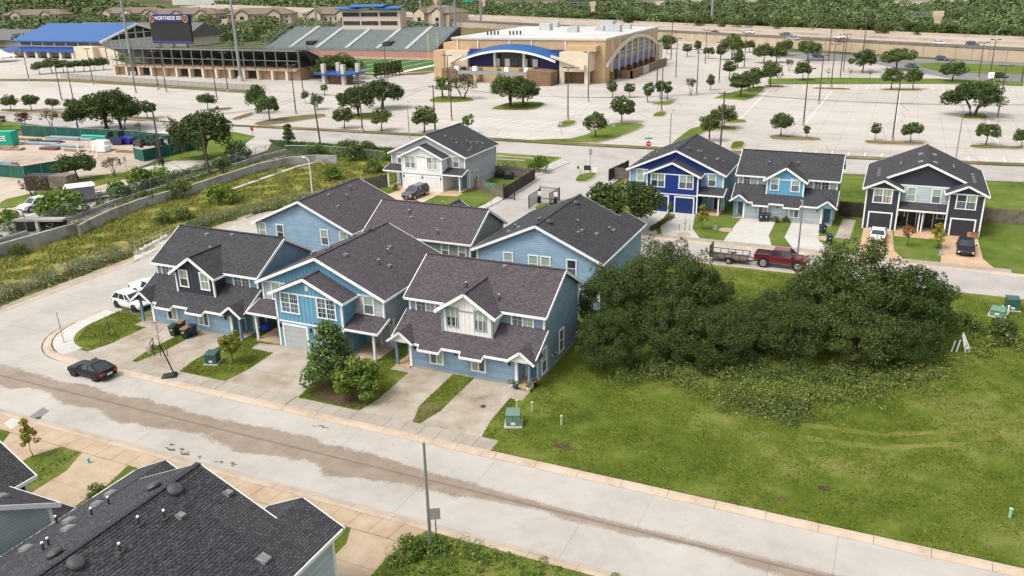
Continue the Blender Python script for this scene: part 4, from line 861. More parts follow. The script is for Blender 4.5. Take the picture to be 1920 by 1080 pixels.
for x in (-118, -114.5, -108.5, -105): A_(MB().box(x, x + 1.7, 248.0, 248.3, 4.5, 6.8).box(x + .2, x + .75, 247.95, 248.0, 4.7, 6.6), 'entrance_door', white)
for x in (-117.2, -107.2): A_(MB().cyl((x, 246.4), .45, 4.5, 10, 10), 'column', white)
# curved blue canopy with its pale edge and end beam
cn = MB(); ce = MB(); n = 14
for i in range(n):
    x0, x1 = -127.5 + i * 32 / n, -127.5 + (i + 1) * 32 / n; z = lambda x: 11.2 - ((x + 111.5) / 16) ** 2 * 3.0
    cn.slab([(x0, 243.2, z(x0) - 1.3), (x1, 243.2, z(x1) - 1.3), (x1, 249.6, z(x1)), (x0, 249.6, z(x0))], .25)
    ce.beam((x0, 243.1, z(x0) - 1.6), (x1, 243.1, z(x1) - 1.6), .25, .6)
A_(cn, 'canopy', bluemetal); A_(ce, 'canopy_edge', white)
A_(MB().beam((-97, 243.4, 8.2), (-86.8, 243.4, 5.2), .9, .7).box(-87.6, -86.2, 242.9, 244.1, 4.4, 5.8), 'canopy_beam', creamb); A_(MB().beam((-127, 243.4, 8.0), (-133.5, 246.8, 5.4), .9, .7), 'canopy_beam', creamb)
A_(MB().box(-125, -102, 243.6, 248.5, 0, 4.4), 'terrace', tanb)
for x in (-121.5, -115.2, -107.6): A_(MB().box(x, x + 1.2, 243.4, 243.58, 0, 4.4), 'pilaster', brownb)
A_(MB().box(-128.5, -103.2, 240.4, 241.2, 2.6, 3.7), 'footbridge', galv)
for x in (-127.8, -121.5, -110.5, -104): A_(MB().box(x - .5, x + .5, 240.5, 241.1, 0, 2.6), 'bridge_post', tanb); A_(MB().box(x - .7, x + .7, 240.3, 241.3, 3.7, 5.0), 'bridge_lantern', white)
A_(MB().extr([(-103, 0), (-95.2, 0), (-95.2, 3.9), (-99, 4.4), (-103, 4.4)], 'y', 238.5, 246.8), 'stair_block', brownb); A_(MB().box(-133, -127.8, 240, 246.9, 0, 4.2), 'stair_block', brownb)
A_(MB().extr([(-127.5, 3.4), (-121, 0), (-121, .8), (-127.5, 4.3)], 'y', 241.4, 242.2), 'stair_wall', brownb); A_(MB().extr([(-110, 0), (-103.5, 3.4), (-103.5, 4.3), (-110, .8)], 'y', 241.4, 242.2), 'stair_wall', brownb)
for x in (-132, -124.6, -113.5, -106, -94.7): A_(MB().box(x - .12, x + .12, 249.55, 249.68, 9.0, 12.3), 'wall_rib', white)
# arched east wall
ya, yb, zc = 246.5, 309.5, 12.0; az = lambda y: 5.6 + (zc - 5.6) * (1 - ((y - 282) / 31.0) ** 2)
ar = MB()
for i in range(20):
    y0_, y1_ = 250.6 + i * 59.0 / 20, 250.6 + (i + 1) * 59.0 / 20
    ar.hexa([(-81.98, y0_, az(y0_) - .9), (-81.2, y0_, az(y0_) - .9), (-81.2, y1_, az(y1_) - .9), (-81.98, y1_, az(y1_) - .9)], [(-81.98, y0_, az(y0_) + .2), (-81.2, y0_, az(y0_) + .2), (-81.2, y1_, az(y1_) + .2), (-81.98, y1_, az(y1_) + .2)])
A_(ar, 'arch', creamb)
ys = [255.5, 262.5, 269.4, 276.3, 283.2, 290.1, 297, 303.6]
for y0_, y1_ in zip(ys[:-1], ys[1:]):
    t0, t1 = az(y0_) - 1.0, az(y1_) - 1.0
    A_(MB().hexa([(-81.97, y0_ + .5, 5.5), (-81.75, y0_ + .5, 5.5), (-81.75, y1_ - .5, 5.5), (-81.97, y1_ - .5, 5.5)], [(-81.97, y0_ + .5, t0), (-81.75, y0_ + .5, t0), (-81.75, y1_ - .5, t1), (-81.97, y1_ - .5, t1)]), 'arch_window', curtain)
    bars = MB()
    for k in range(1, 5): yy = y0_ + .5 + k * (y1_ - y0_ - 1) / 5; bars.box(-81.74, -81.65, yy - .03, yy + .03, 5.5, min(t0, t1) - .1)
    for zz in (6.6, 8.0, 9.4):
        if zz < min(t0, t1): bars.box(-81.74, -81.62, y0_ + .5, y1_ - .5, zz - .04, zz + .04)
    A_(bars, 'window_bars', white)
    A_(MB().box(-81.96, -81.7, y0_ + .45, y1_ - .45, 3.2, 5.4), 'tile_panel', purp2); A_(MB().box(-81.97, -81.8, y0_ + .45, y1_ - .45, 0, 3.1), 'base_opening', plain('painted_opening_shade', (.03, .022, .018), .9))  # near-black panels: the shade inside openings is painted as a colour
for y0_ in ys: A_(MB().box(-81.98, -81.35, y0_ - .4, y0_ + .4, 2.8, max(5.6, az(y0_) - .9)), 'pier', creamb); A_(MB().box(-81.98, -81.0, y0_ - .7, y0_ + .6, 0, 2.8), 'pier_base', brownb)
for y0_ in np.arange(257, 309, 6.9): A_(MB().box(-81.99, -81.86, y0_ - .1, y0_ + .1, az(y0_) + .3, 12.35), 'wall_rib', white)
A_(MB().box(-81.5, -80.5, 306, 312, 0, 7.5), 'east_block', creamb); A_(MB().box(-80.6, -77, 262, 262.6, 0, 2.5).box(-77.6, -77, 262, 305, 0, 2.6), 'yard_wall', brownb); A_(MB().box(-77.05, -76.8, 274, 281, 0, 2.6), 'yard_gate', galv)
for x, y, w, d, z in ((-118, 285, 4, 3, 2.3), (-104, 276, 3.4, 2.6, 2), (-97, 284, 3, 3, 1.6), (-92, 280, 5, 3, 2.2), (-99, 296, 4.4, 3.6, 2.8), (-90, 294, 2.4, 2, 1.6), (-121, 304, 2.5, 2.5, 1.8)):
    A_(MB().box(x, x + w, y, y + d, 13, 13 + z).box(x - .3, x, y + .5, y + d - .5, 13, 13 + z * .6), 'rooftop_unit', plain('rooftop_unit_paint', (.42, .45, .45), .5, .1, .5))
for k in range(8): A_(MB().cyl((-127 + k * 1.1 + (k > 3) * 3, 262 + k * .4), .3, 13, 14.2, 8), 'roof_fan', dsteel)

# stadium
S1 = thing('grandstand', 'dark steel grandstand seen from its back over a tan concourse', 'grandstand', (-226, 231, 0)); B_ = lambda root: (lambda mb, n, m_: (lambda o: (setattr(o, 'location', -Vector(root.location)), o)[1])(mb.build(n, m_, root)))
b_ = B_(S1); x0, x1 = -269, -181
b_(MB().extr([(232.5, 9.9), (252, 2.2), (252, 1.7), (232.5, 9.4)], 'x', x0, x1 + 2), 'seating_deck', dsteel)
b_(MB().box(x0 + 2, x1 - 2, 233, 240, 0, 3.6).box(x0 + 2, x1 - 2, 231.2, 233, 3.0, 3.5), 'concourse_wall', brick_t)
for i, x in enumerate(np.arange(x0 + 2.5, x1 - 1, 6.1)): b_(MB().box(x - .45, x + .45, 231.2, 232.95, 0, 3.0), 'concourse_column', creamb)
for i, x in enumerate(np.arange(x0 + 5.5, x1 - 6, 6.1)):
    if i % 4 in (1, 2): b_(MB().box(x - 2.2, x + 2.2, 232.9, 232.99, .2, 2.7), 'concourse_opening', M['painted_opening_shade'])
for x in np.arange(x0, x1 + 1, 4.6): b_(MB().box(x - .13, x + .13, 231, 231.3, 3.4, 9.6), 'steel_column', steelb)
for x in np.arange(x0, x1 - 3, 4.6):
    b_(MB().beam((x, 233, 4), (x + 4.6, 233, 7.4), .12).beam((x + 4.6, 236, 4), (x, 236, 7.0), .12), 'brace', dsteel)
b_(MB().box(x0, x1, 231.0, 231.25, 6.3, 6.5).box(x0, x1, 230.9, 231.4, 9.4, 9.9), 'edge_beam', steelb)
rl = MB()
for x in np.arange(x0, x1 + .5, 2.3): rl.box(x - .04, x + .04, 231.1, 231.18, 9.9, 12.1)
for z in (10.5, 11.3, 12.05): rl.box(x0, x1, 231.1, 231.18, z - .05, z + .05)
rl.beam((x1 + 1.9, 232, 11), (x1 + 1.9, 252, 3.2), .12); rl.beam((x1 + 1.9, 232, 10.3), (x1 + 1.9, 252, 2.6), .1); b_(rl, 'guard_rail', steelb)
b_(MB().extr([(233, 9.3), (251, 2.2), (240, 2.2), (236, 4.0)], 'x', x1 + 1.4, x1 + 1.7), 'end_screen', dsteel)
S2 = thing('grandstand', 'grey aluminium grandstand with five pale aisles facing the pitch', 'grandstand', (-220, 320, 0)); b_ = B_(S2)
st = MB(); R_ = 22
for i in range(R_): st.box(-266 + i * .02, -178 - i * .02, 316 + i * 1.05, 317.05 + i * 1.05, 1.5, 3.4 + i * .355)
b_(st, 'terrace', plain('bleacher_aluminium', (.235, .275, .27), .5, .25, .9, metal=.2))
bn = MB()
for i in range(R_): bn.box(-265.5, -178.5, 316.5 + i * 1.05, 316.8 + i * 1.05, 3.72 + i * .355, 3.77 + i * .355)
b_(bn, 'bench', plain('bench_aluminium', (.30, .34, .33), .45, .3, .5, metal=.3))
for x in (-252, -237.5, -222, -206, -191.5):
    a_ = MB()
    for i in range(R_): a_.box(x - .9, x + .9, 316 + i * 1.05, 317.05 + i * 1.05, 3.4 + i * .355, 3.9 + i * .355)
    b_(a_, 'aisle', plain('aisle_concrete', (.48, .48, .47), .7, .1, 1))
for x in (-243.5, -203):
    b_(MB().box(x - 1.6, x + 1.6, 318.5, 323.5, 3, 5.9), 'vomitory', M['painted_opening_shade']); b_(MB().beam((x + 1.7, 318, 5.2), (x + 1.7, 324, 7.2), .15).beam((x - 1.7, 318, 5.2), (x - 1.7, 324, 7.2), .15).beam((x - 1.7, 324, 7.3), (x + 1.7, 324, 7.3), .15), 'vomitory_rail', galv)
b_(MB().box(-267, -177, 315.2, 315.9, 0, 2.2), 'front_wall', plain('red_wall', (.36, .20, .15), .8, .08, .5))
rl = MB()
for x in np.arange(-267, -176.5, 2): rl.box(x - .05, x + .05, 315.5, 315.6, 2.2, 3.6)
rl.box(-267, -177, 315.5, 315.6, 3.5, 3.6); rl.box(-267, -177, 315.5, 315.6, 2.8, 2.9)
for x in (-267, -177): rl.beam((x, 315.5, 3.7), (x, 339, 12.4), .2); rl.beam((x, 315.5, 4.6), (x, 339, 13.3), .14)
for x in np.arange(-267, -176, 3): rl.box(x - .06, x + .06, 339.2, 339.3, 8, 13)
rl.box(-267, -177, 339.2, 339.3, 12.9, 13.05); rl.box(-267, -177, 339.2, 339.3, 12.2, 12.3); b_(rl, 'guard_rail', steelb)
b_(MB().extr([(316, 3.2), (339, 11.2), (339, 0), (320, 0)], 'x', -177.6, -177.3), 'end_truss', dsteel)
PB = thing('press_box', 'two-storey press box with curved blue roof on the far grandstand', 'press box', (-218, 338, 10)); b_ = B_(PB)
beige = plain('beige_panel', (.52, .42, .34), .8, .05, .4)
b_(MB().box(-236.5, -205.5, 335.5, 341, 8.5, 18.2), 'wall', beige)
for z in (11.9, 15.6):
    for x in (-235.8, -226, -216): b_(MB().box(x, x + 9, 335.35, 335.48, z, z + 1.7), 'window', M['dark_window_glass'])
for X0, X1, zz in ((-238.5, -226, 18.2), (-231.5, -213, 19.2), (-217, -204.5, 18.4)):
    rf = MB()
    for i in range(6):
        t0, t1 = i / 6, (i + 1) / 6; f_ = lambda t: zz + 1.5 * math.sin(math.pi * (.15 + .6 * t))
        rf.slab([(X0, 333.5 + t0 * 9, f_(t0)), (X1, 333.5 + t0 * 9, f_(t0)), (X1, 333.5 + t1 * 9, f_(t1)), (X0, 333.5 + t1 * 9, f_(t1))], .3)
    b_(rf, 'roof', bluemetal)
sheet('running_track', [(-275, 252), (-160, 256), (-146, 275), (-150, 316), (-268, 316), (-285, 290)], .02, plain('red_track', (.36, .20, .16), .9, .1, .1))
sheet('sports_pitch', [(-268, 256), (-168, 256), (-152, 270), (-152, 310), (-268, 310)], .05, turf_m)
ln = MB()
for x in np.arange(-262, -160, 9.1): ln.box(x - .15, x + .15, 258, 308, .05, .065)
ln.box(-262, -162, 257.6, 258.3, .05, .066); ln.box(-262, -162, 307.6, 308.4, .05, .066); ln.box(-163.5, -161, 258, 308, .05, .067); tag(ln.build('pitch_lines', white), kind='structure')
gp = thing('goal_post', 'yellow football goal post at the near end of the pitch', 'goal post', (-160, 283, 0)); yel = plain('goal_yellow', (.75, .62, .12), .5)
MB().tube([(2, 0, 0), (2, 0, 2), (0, 0, 3.2)], .18, 8).build('base', yel, gp); MB().beam((0, -3.5, 3.2), (0, 3.5, 3.2), .2).build('crossbar', yel, gp)
for s in (-1, 1): MB().cyl((0, s * 3.5), .1, 3.2, 12, 6).build('upright', yel, gp)
# scoreboard
SBo = thing('scoreboard', 'big dark scoreboard with a navy header and white lettering', 'scoreboard', (-295, 290, 0)); gold = plain('emblem_gold', (.55, .36, .10), .5)
MB().box(-11.5, 11.5, -.6, .6, 8, 15.6).build('screen', plain('scoreboard_face', (.018, .018, .02), .5, .4, 2), SBo)
MB().box(-11.7, 11.7, -.9, .7, 15.6, 18.9).build('header', plain('navy_header', (.012, .016, .12), .5), SBo)
for x in (-8, 0, 8): MB().box(x - .3, x + .3, -.2, .4, 0, 8).build('post', dsteel, SBo)
MB().box(-11.4, 11.4, -.8, .5, 6.6, 8).build('base_panel', M['navy_header'], SBo)
def lettering(txt, size, mat, parent, loc, rot, name='lettering', depth=.03, align='CENTER'):
    cu = bpy.data.curves.new(name, 'FONT'); cu.body = txt; cu.size = size; cu.extrude = depth; cu.align_x = align; cu.align_y = 'CENTER'; cu.offset = size * .012
    t = bpy.data.objects.new(name, cu); COL.objects.link(t); dg = bpy.context.evaluated_depsgraph_get(); me = bpy.data.meshes.new_from_object(t.evaluated_get(dg)); bpy.data.objects.remove(t)
    me.materials.clear(); me.materials.append(mat); o = bpy.data.objects.new(name, me); o.location = loc; o.rotation_euler = rot; return link(o, parent)
lettering('NORTHSIDE ISD', 2.15, white, SBo, (0, -.95, 17.3), (math.pi / 2, 0, 0))
for s in (-1, 1):
    e_ = MB(); Rr = 1.45
    for i in range(20):
        a0, a1 = 2 * math.pi * i / 20, 2 * math.pi * (i + 1) / 20
        e_.hexa([(s * 9.7 + r_ * math.cos(a), yy, 17.0 + r_ * 1.1 * math.sin(a)) for (r_, a, yy) in ((1.15, a0, -.97), (Rr, a0, -.97), (Rr, a0, -.9), (1.15, a0, -.9))], [(s * 9.7 + r_ * math.cos(a), yy, 17.0 + r_ * 1.1 * math.sin(a)) for (r_, a, yy) in ((1.15, a1, -.97), (Rr, a1, -.97), (Rr, a1, -.9), (1.15, a1, -.9))])
    e_.build('emblem_ring', gold, SBo)
    MB().beam((s * 9.7 - .6, -.95, 16.0), (s * 9.7, -.95, 18.1), .3, .1).beam((s * 9.7 + .6, -.95, 16.0), (s * 9.7, -.95, 18.1), .3, .1).beam((s * 9.7 - .4, -.95, 16.8), (s * 9.7 + .4, -.95, 16.8), .1, .25).build('emblem', gold, SBo)
# pool hall with the blue roof
NH = thing('pool_hall', 'white walled pool hall under a big bright blue roof', 'sports hall', (-365, 285, 0)); b_ = B_(NH); slate = plain('grey_slate_roof', (.12, .12, .12), .8, .1, .3)
b_(MB().box(-392, -336, 287, 328, 0, 7.2), 'wall', plain('white_cladding', (.62, .61, .58), .6, .04, .4))
b_(MB().extr([(286.6, 7.2), (307.5, 13.6), (328.4, 7.2)], 'x', -392, -336.4), 'gable_wall', curtain)
rf = MB(); rf.slab([(-394, 284.6, 7.4), (-334.5, 284.6, 7.4), (-334.5, 307.5, 14.2), (-394, 307.5, 14.2)], .4); rf.slab([(-394, 330.4, 7.4), (-334.5, 330.4, 7.4), (-334.5, 307.5, 14.2), (-394, 307.5, 14.2)], .4); b_(rf, 'roof', bluemetal)
for i in range(7): x = -390 + i * 7.9; b_(MB().box(x, x + 6.6, 286.8, 286.95, 5.2, 6.8), 'window', M['dark_window_glass'])
b_(MB().slab([(-397, 279, 3.2), (-346, 279, 3.2), (-346, 286.8, 4.6), (-397, 286.8, 4.6)], .3), 'awning', plain('navy_awning', (.012, .06, .24), .5))
for x in np.arange(-395, -346, 8): b_(MB().box(x - .8, x + .8, 279.5, 281, 0, 3.0), 'column', creamb)
b_(MB().box(-346, -334, 280, 287, 0, 5.4).box(-334, -322, 283, 290, 0, 4.6), 'annex', creamb)
fr_ = MB()
for s in (-1, 1): fr_.beam((-334.3, 307.5 + s * 22.6, 7.0), (-334.3, 307.5, 13.7), .5, .9)
for k in range(-3, 4): fr_.box(-336.3, -335.9, 307.5 + k * 5 - .25, 307.5 + k * 5 + .25, 4, 13.2 - abs(k) * 1.55)
fr_.box(-336.3, -335.9, 287, 328, 7.0, 7.4); fr_.box(-336.3, -335.9, 296, 319, 9.8, 10.1); b_(fr_, 'gable_frame', white)
o = thing('low_building', 'low grey roofed building left of the blue pool hall', 'building', (-452, 330, 0)); MB().box(-30, 30, 0, 24, 0, 4).build('wall', creamb, o); MB().extr([(-3, 4), (12, 9), (27, 4)], 'x', -32, 32).build('roof', slate, o)
o = thing('low_building', 'long slate roofed hall behind the blue pool hall', 'building', (-392, 352, 0)); MB().box(-44, 44, 0, 24, 0, 5).build('wall', creamb, o); MB().extr([(-3, 5), (12, 11.5), (27, 5)], 'x', -46, 46).build('roof', slate, o)
o = thing('white_marquee', 'white peaked marquee in front of the pool hall', 'tent', (-372, 262, 0)); MB().lathe((0, 0, 0), [(7, 2.4), (3, 4), (.2, 6)], 8).build('canopy', white, o); [MB().cyl((4.8 * a, 4.8 * b), .08, 0, 2.6, 5).build('pole', galv, o) for a in (-1, 1) for b in (-1, 1)]
o = thing('white_marquee', 'white peaked marquee at the left edge of the photo', 'tent', (-428, 272, 0)); MB().lathe((0, 0, 0), [(8, 2.4), (3.5, 4.4), (.2, 6.5)], 8).build('canopy', white, o); [MB().cyl((5.5 * a, 5.5 * b), .08, 0, 2.6, 5).build('pole', galv, o) for a in (-1, 1) for b in (-1, 1)]
# ticket pavilion
o = thing('ticket_pavilion', 'small pavilion with a blue flat roof and four concrete piers', 'pavilion', (-164, 229, 0))
MB().slab([(-7.5, -3.5, 3.3), (6, -5, 3.3), (8, 3.5, 3.6), (-6, 5, 3.6)], .35).build('roof', plain('navy_awning', (.012, .06, .24), .5), o)
for a, b in ((-4.5, -2.4), (3.4, -3), (-2.6, 3), (5.4, 2.2)): MB().box(a - .6, a + .6, b - .6, b + .6, 0, 6.2).build('pier', plain('pier_concrete', (.5, .47, .42), .85, .08, .6), o)
MB().box(-4, 4, -1.2, 1.2, 0, 2.8).build('booth', brownb, o)

# motorway on its retaining wall
Pm, dm_, nm_ = Vector((-110, 424)), Vector((.857, -.5153)), Vector((.5153, .857))
def hw(s, n, z): p = Pm + dm_ * s + nm_ * n; return (p.x, p.y, z)
def hwbox(mb, s0, s1, n0, n1, z0, z1): return mb.hexa([hw(s0, n0, z0), hw(s1, n0, z0), hw(s1, n1, z0), hw(s0, n1, z0)], [hw(s0, n0, z1), hw(s1, n0, z1), hw(s1, n1, z1), hw(s0, n1, z1)])
o = hwbox(MB(), -900, 420, 0.3, 47, -.3, 3.9).build('motorway', hwy_m); tag(o, kind='structure')
hwall = thing('retaining_wall', 'tan panelled retaining wall under the motorway', 'wall', (*(Pm + dm_ * 100), 0)); b_ = B_(hwall)
for s in np.arange(-80, 300, 6): b_(hwbox(MB(), s + .06, s + 5.94, 0, .29, -.3, 3.7 + random.uniform(-.02, .02)), 'panel', plain('tan_panel', (.44, .345, .245), .9, .1, .3))
b_(hwbox(MB(), -300, 320, -.1, .5, 3.9, 4.9), 'parapet', plain('grey_parapet', (.17, .155, .13), .9, .2, .5))
hw2 = thing('median_barrier', 'low tan barrier between the two carriageways of the motorway', 'barrier', (*(Pm + dm_ * 100 + nm_ * 22), 3.9)); b_ = B_(hw2); b_(hwbox(MB(), -900, 420, 21.7, 22.3, 3.9, 4.8), 'barrier', dirt_m); b_(hwbox(MB(), -900, 420, 46.6, 47.2, 3.9, 5.0), 'outer_barrier', dirt_m)
sheet('frontage_road', [(-52.36, 378.31), (-42.31, 366.82), (-17.36, 354.23), (11.63, 342.30), (43.43, 334.95), (45.46, 314.97), (40.68, 277.33), (26.54, 277.74), (14.59, 282.94), (1.57, 304.04), (-8.72, 324.78), (-23.22, 331.78), (-41.10, 341.16), (-51.47, 357.91)], .06, asph_m)
raised('culvert_verge', [(1.40, 324.89), (11.38, 330.57), (42.01, 322.44), (39.45, 299.93), (25.29, 298.27), (10.79, 302.80)], 0, .14, lawnb_m)
sheet('west_frontage', [(-255.13, 464.17), (-219.16, 486.21), (-194.32, 468.63), (-175.69, 416.39), (-216.50, 393.40)], .02, road2_m)
raised('bank', [(-263.88, 473.36), (-255.78, 516.43), (-201.42, 477.54), (-190.29, 451.09), (-214.18, 432.03), (-232.15, 422.06)], 0, .3, verge_m); raised('bank', [(-348.70, 609.13), (-248.98, 552.59), (-218.41, 517.90), (-261.41, 527.84), (-297.58, 526.69)], 0, .3, lawnb_m)
def sign_pier(name, label, loc, arm):
    o = thing(name, label, 'sign gantry', loc); t = plain('tan_column', (.52, .41, .28), .85, .06, .5)
    MB().hexa([(-1.6, -1, 0), (1.6, -1, 0), (1.6, 1, 0), (-1.6, 1, 0)], [(-1.2, -.9, 7), (1.2, -.9, 7), (1.2, .9, 7), (-1.2, .9, 7)]).hexa([(-1.2, -.9, 7), (1.2, -.9, 7), (1.2, .9, 7), (-1.2, .9, 7)], [(-2.1, -1.2, 9.4), (2.1, -1.2, 9.4), (2.1, 1.2, 9.4), (-2.1, 1.2, 9.4)]).box(-2.1, 2.1, -1.2, 1.2, 9.4, 11.2).build('column', t, o)
    tr = MB()
    for z in (9, 10.8): tr.beam((-2, 0, z), (arm, 0, z), .3)
    k = np.linspace(-2, arm, 7)
    for a, b in zip(k[:-1], k[1:]): tr.beam((a, 0, 9), (b, 0, 10.8), .2)
    tr.build('truss', steelb, o); return o
sign_pier('sign_gantry', 'flared tan sign column with a green truss arm beyond the motorway', (11.5, 419, 2), -11)
sign_pier('sign_gantry', 'small tan sign column peeking over the arena roof', (-193, 561, 3), -18)
o = sign_pier('sign_gantry', 'far sign column carrying a green motorway sign', (-337, 690, 3), -26); MB().box(-20, -11, -.6, -.4, 8.2, 12.4).build('sign_panel', plain('motorway_green', (.01, .30, .20), .5), o)
sign_pier('sign_gantry', 'far tan sign column left of the green motorway sign', (-372, 668, 3), -4)

# apartments and houses among the trees
aproof = shingles('tan_shingles', (.15, .115, .09), (.23, .185, .15), .5, .9); apwall = plain('apartment_stucco', (.46, .37, .27), .85, .1, .3)
def apartment(label, loc, rz, L, D=17, hh=7.5):
    o = thing('apartment_building', label, 'apartment building', loc, rz, 'tan apartment blocks behind the stadium')
    MB().box(-L / 2, L / 2, 0, D, 0, hh).build('wall', apwall, o)
    r = MB(); e = 1.2; zr = hh + 4.6
    r.add([(-L / 2 - e, -e, hh), (L / 2 + e, -e, hh), (L / 2 + e, D + e, hh), (-L / 2 - e, D + e, hh), (-L / 2 + D / 2, D / 2, zr), (L / 2 - D / 2, D / 2, zr)], [(0, 1, 5, 4), (1, 2, 5), (2, 3, 4, 5), (3, 0, 4), (3, 2, 1, 0)])
    k = max(2, int(L // 22)); gs = [(-L / 2 + L * (i + .5) / k) for i in range(k)]
    for g in gs: r.add([(g - 6, -3.4, hh - .2), (g + 6, -3.4, hh - .2), (g, -3.4, hh + 3.4), (g - 6, D / 2, hh - .2), (g + 6, D / 2, hh - .2), (g, D / 2, hh + 3.4)], [(0, 3, 5, 2), (1, 2, 5, 4)])
    r.build('roof', aproof, o)
    for g in gs:
        MB().extr([(g - 4.8, 0), (g - 4.8, hh - .2), (g, hh + 2.7), (g + 4.8, hh - .2), (g + 4.8, 0)], 'y', -2.8, -.02).build('gable_bay', plain('apartment_cream', (.52, .43, .33), .85, .08, .3), o)
        for z in (.3, 3.6): MB().box(g - 1.6, g + 1.6, -2.86, -2.8, z, z + 2.4).build('balcony_opening', M['painted_opening_shade'], o)
    for x in np.arange(-L / 2 + 2, L / 2 - 2, 4.2):
        if all(abs(x - g) > 6.4 for g in gs):
            for z in (1.0, 4.4): MB().box(x - .7, x + .7, -.06, -.01, z, z + 1.7).build('window', M['dark_window_glass'], o)
apartment('tan apartment block at the far left with two gables', (-745, 565, 0), .25, 62); apartment('tan apartment block above the left end of the blue roof', (-650, 590, 0), .15, 66); apartment('long tan apartment block behind the pool hall ridge', (-560, 560, 0), .2, 70)
apartment('tan apartment block right of the scoreboard', (-470, 555, 0), .35, 52); apartment('tan apartment block left of the press box with a broad roof', (-385, 532, 0), .1, 46, 20, 8.5); apartment('tan apartment block right of the press box', (-300, 530, 0), -.25, 34, 20, 9)
o = thing('clubhouse', 'small cream clubhouse with a square tower among the trees', 'building', (-425, 470, 0)); MB().box(-8, 8, 0, 10, 0, 4).build('wall', creamb, o); MB().extr([(-1, 4), (5, 6.4), (11, 4)], 'x', -9, 9).build('roof', aproof, o); MB().box(-5, 0, -1, 4, 0, 8).build('tower', apwall, o)
def villa(label, loc, rz, w):
    o = thing('wooded_house', label, 'house', loc, rz, 'houses among the far trees'); MB().box(-w / 2, w / 2, 0, 12, 0, 5.5).build('wall', creamb, o)
    MB().extr([(-1, 5.4), (6, 10), (13, 5.4)], 'x', -w / 2 - 1, w / 2 + 1).build('roof', aproof, o); MB().box(w * .2, w * .2 + 1.4, 4, 5.4, 8, 11.5).build('chimney', creamb, o)
VL = ['tan roofed house among the trees above the arena', 'tan roofed house in the woods right of the arena roof', 'pale walled house in the woods at the top right', 'broad tan roof at the top right corner of the woods', 'tan roof half hidden in the woods above the motorway', 'low tan roof peeking out of the far woods']
for (px, lb) in zip(((-216.52, 787.09), (-211.64, 833.83), (-183.40, 828.98), (-135.76, 809.11), (3.65, 737.48), (31.37, 752.41)), VL): villa(lb, (px[0], px[1], 3.5), random.uniform(-.4, .4), random.uniform(20, 28))
for lb, p, w in (('pair of terracotta roofed stores beyond the trees', (-359.73, 832.51), 70), ('terracotta roofed store at the top centre', (-367.75, 918.84), 60)):
    o = thing('far_store', lb, 'store', (p[0], p[1], 0)); MB().box(-w / 2, w / 2, 0, 30, 0, 9).build('wall', creamb, o); MB().extr([(-2, 9), (15, 15), (32, 9)], 'x', -w / 2 - 2, w / 2 + 2).build('roof', plain('terracotta', (.38, .18, .11), .9, .1, .05), o)
for lb, p, w in (('long white warehouse on the skyline at the top left', (-904.37, 952.69), 110), ('white warehouse on the skyline at the far right', (-99.88, 917.99), 60), ('small white warehouse on the skyline left of the masts', (-1250.49, 1055.53), 50)):
    o = thing('warehouse', lb, 'warehouse', (p[0], p[1], 8)); MB().box(-w / 2, w / 2, 0, 40, -10, 12).build('wall', whiteroof, o); MB().box(-w / 2 - 1, w / 2 + 1, -1, 41, 12, 12.6).build('roof', plain('pale_roof', (.6, .59, .57), .8), o)

# ------------------------------------------------------------------ vegetation
lf_oak = leafmat('oak_leaves', (.098, .140, .045), .5); lf_live = leafmat('live_oak_leaves', (.068, .104, .028), .40, (1.3, 1.1, .9)); lf_mid = leafmat('mid_green_leaves', (.10, .15, .04), .5)
lf_bright = leafmat('bright_leaves', (.13, .21, .035), .45); lf_yel = leafmat('yellow_green_leaves', (.27, .27, .035), .4); lf_bronze = leafmat('bronze_leaves', (.15, .115, .07), .45, (1.1, 1, 1)); lf_red = leafmat('red_leaves', (.15, .05, .045), .45, (1.1, 1, 1))
lf_grey = leafmat('grey_green_leaves', (.14, .14, .085), .45); lf_rust = leafmat('rust_leaves', (.24, .12, .035), .4); lf_wood = leafmat('far_wood_leaves', (.040, .062, .022), .5)
lf_grass = leafmat('grass_blades', (.108, .152, .016), .38, (1.35, 1.1, .9), .3); lf_dry = leafmat('meadow_blades', (.27, .28, .068), .5, (1.3, 1.05, .9), .3); lf_weed = leafmat('weed_leaves', (.14, .20, .048), .45, (1.2, 1.05, .8), .3)
lf_bloom = leafmat('pale_blossom', (.55, .45, .42), .3, (1, 1, 1)); lf_petal = leafmat('yellow_petals', (.6, .52, .12), .3, (1, 1, 1))

def quads(P, Nn, size, rng, aspect=.75):
    """one leaf quad per point P with normal Nn -> verts, faces"""
    n = len(P); r = rng.normal(size=(n, 3)); t = np.cross(Nn, r); t /= np.linalg.norm(t, axis=1, keepdims=True) + 1e-9; b = np.cross(Nn, t)
    s = size * rng.uniform(.6, 1.4, (n, 1)) / 2; t = t * s; b = b * s * aspect
    bend = Nn * s * .35
    V = np.stack([P - t - bend, P - b, P + t - bend, P + b], 1).reshape(-1, 3); F = np.arange(4 * n).reshape(n, 4); return V, F
def leaf_points(cl, per, rng, inner=.5, up=.35):
    cl = np.asarray(cl, float); c = np.repeat(cl, per, 0); n = len(c); d = rng.normal(size=(n, 3)); d /= np.linalg.norm(d, axis=1, keepdims=True)
    rad = c[:, 3:4] * (inner + (1 - inner) * rng.random((n, 1)) ** .5); P = c[:, :3] + d * rad * np.array([1, 1, .78])
    Nn = d * .7 + rng.normal(size=(n, 3)) * .55 + np.array([0, 0, up]); Nn /= np.linalg.norm(Nn, axis=1, keepdims=True); return P, Nn
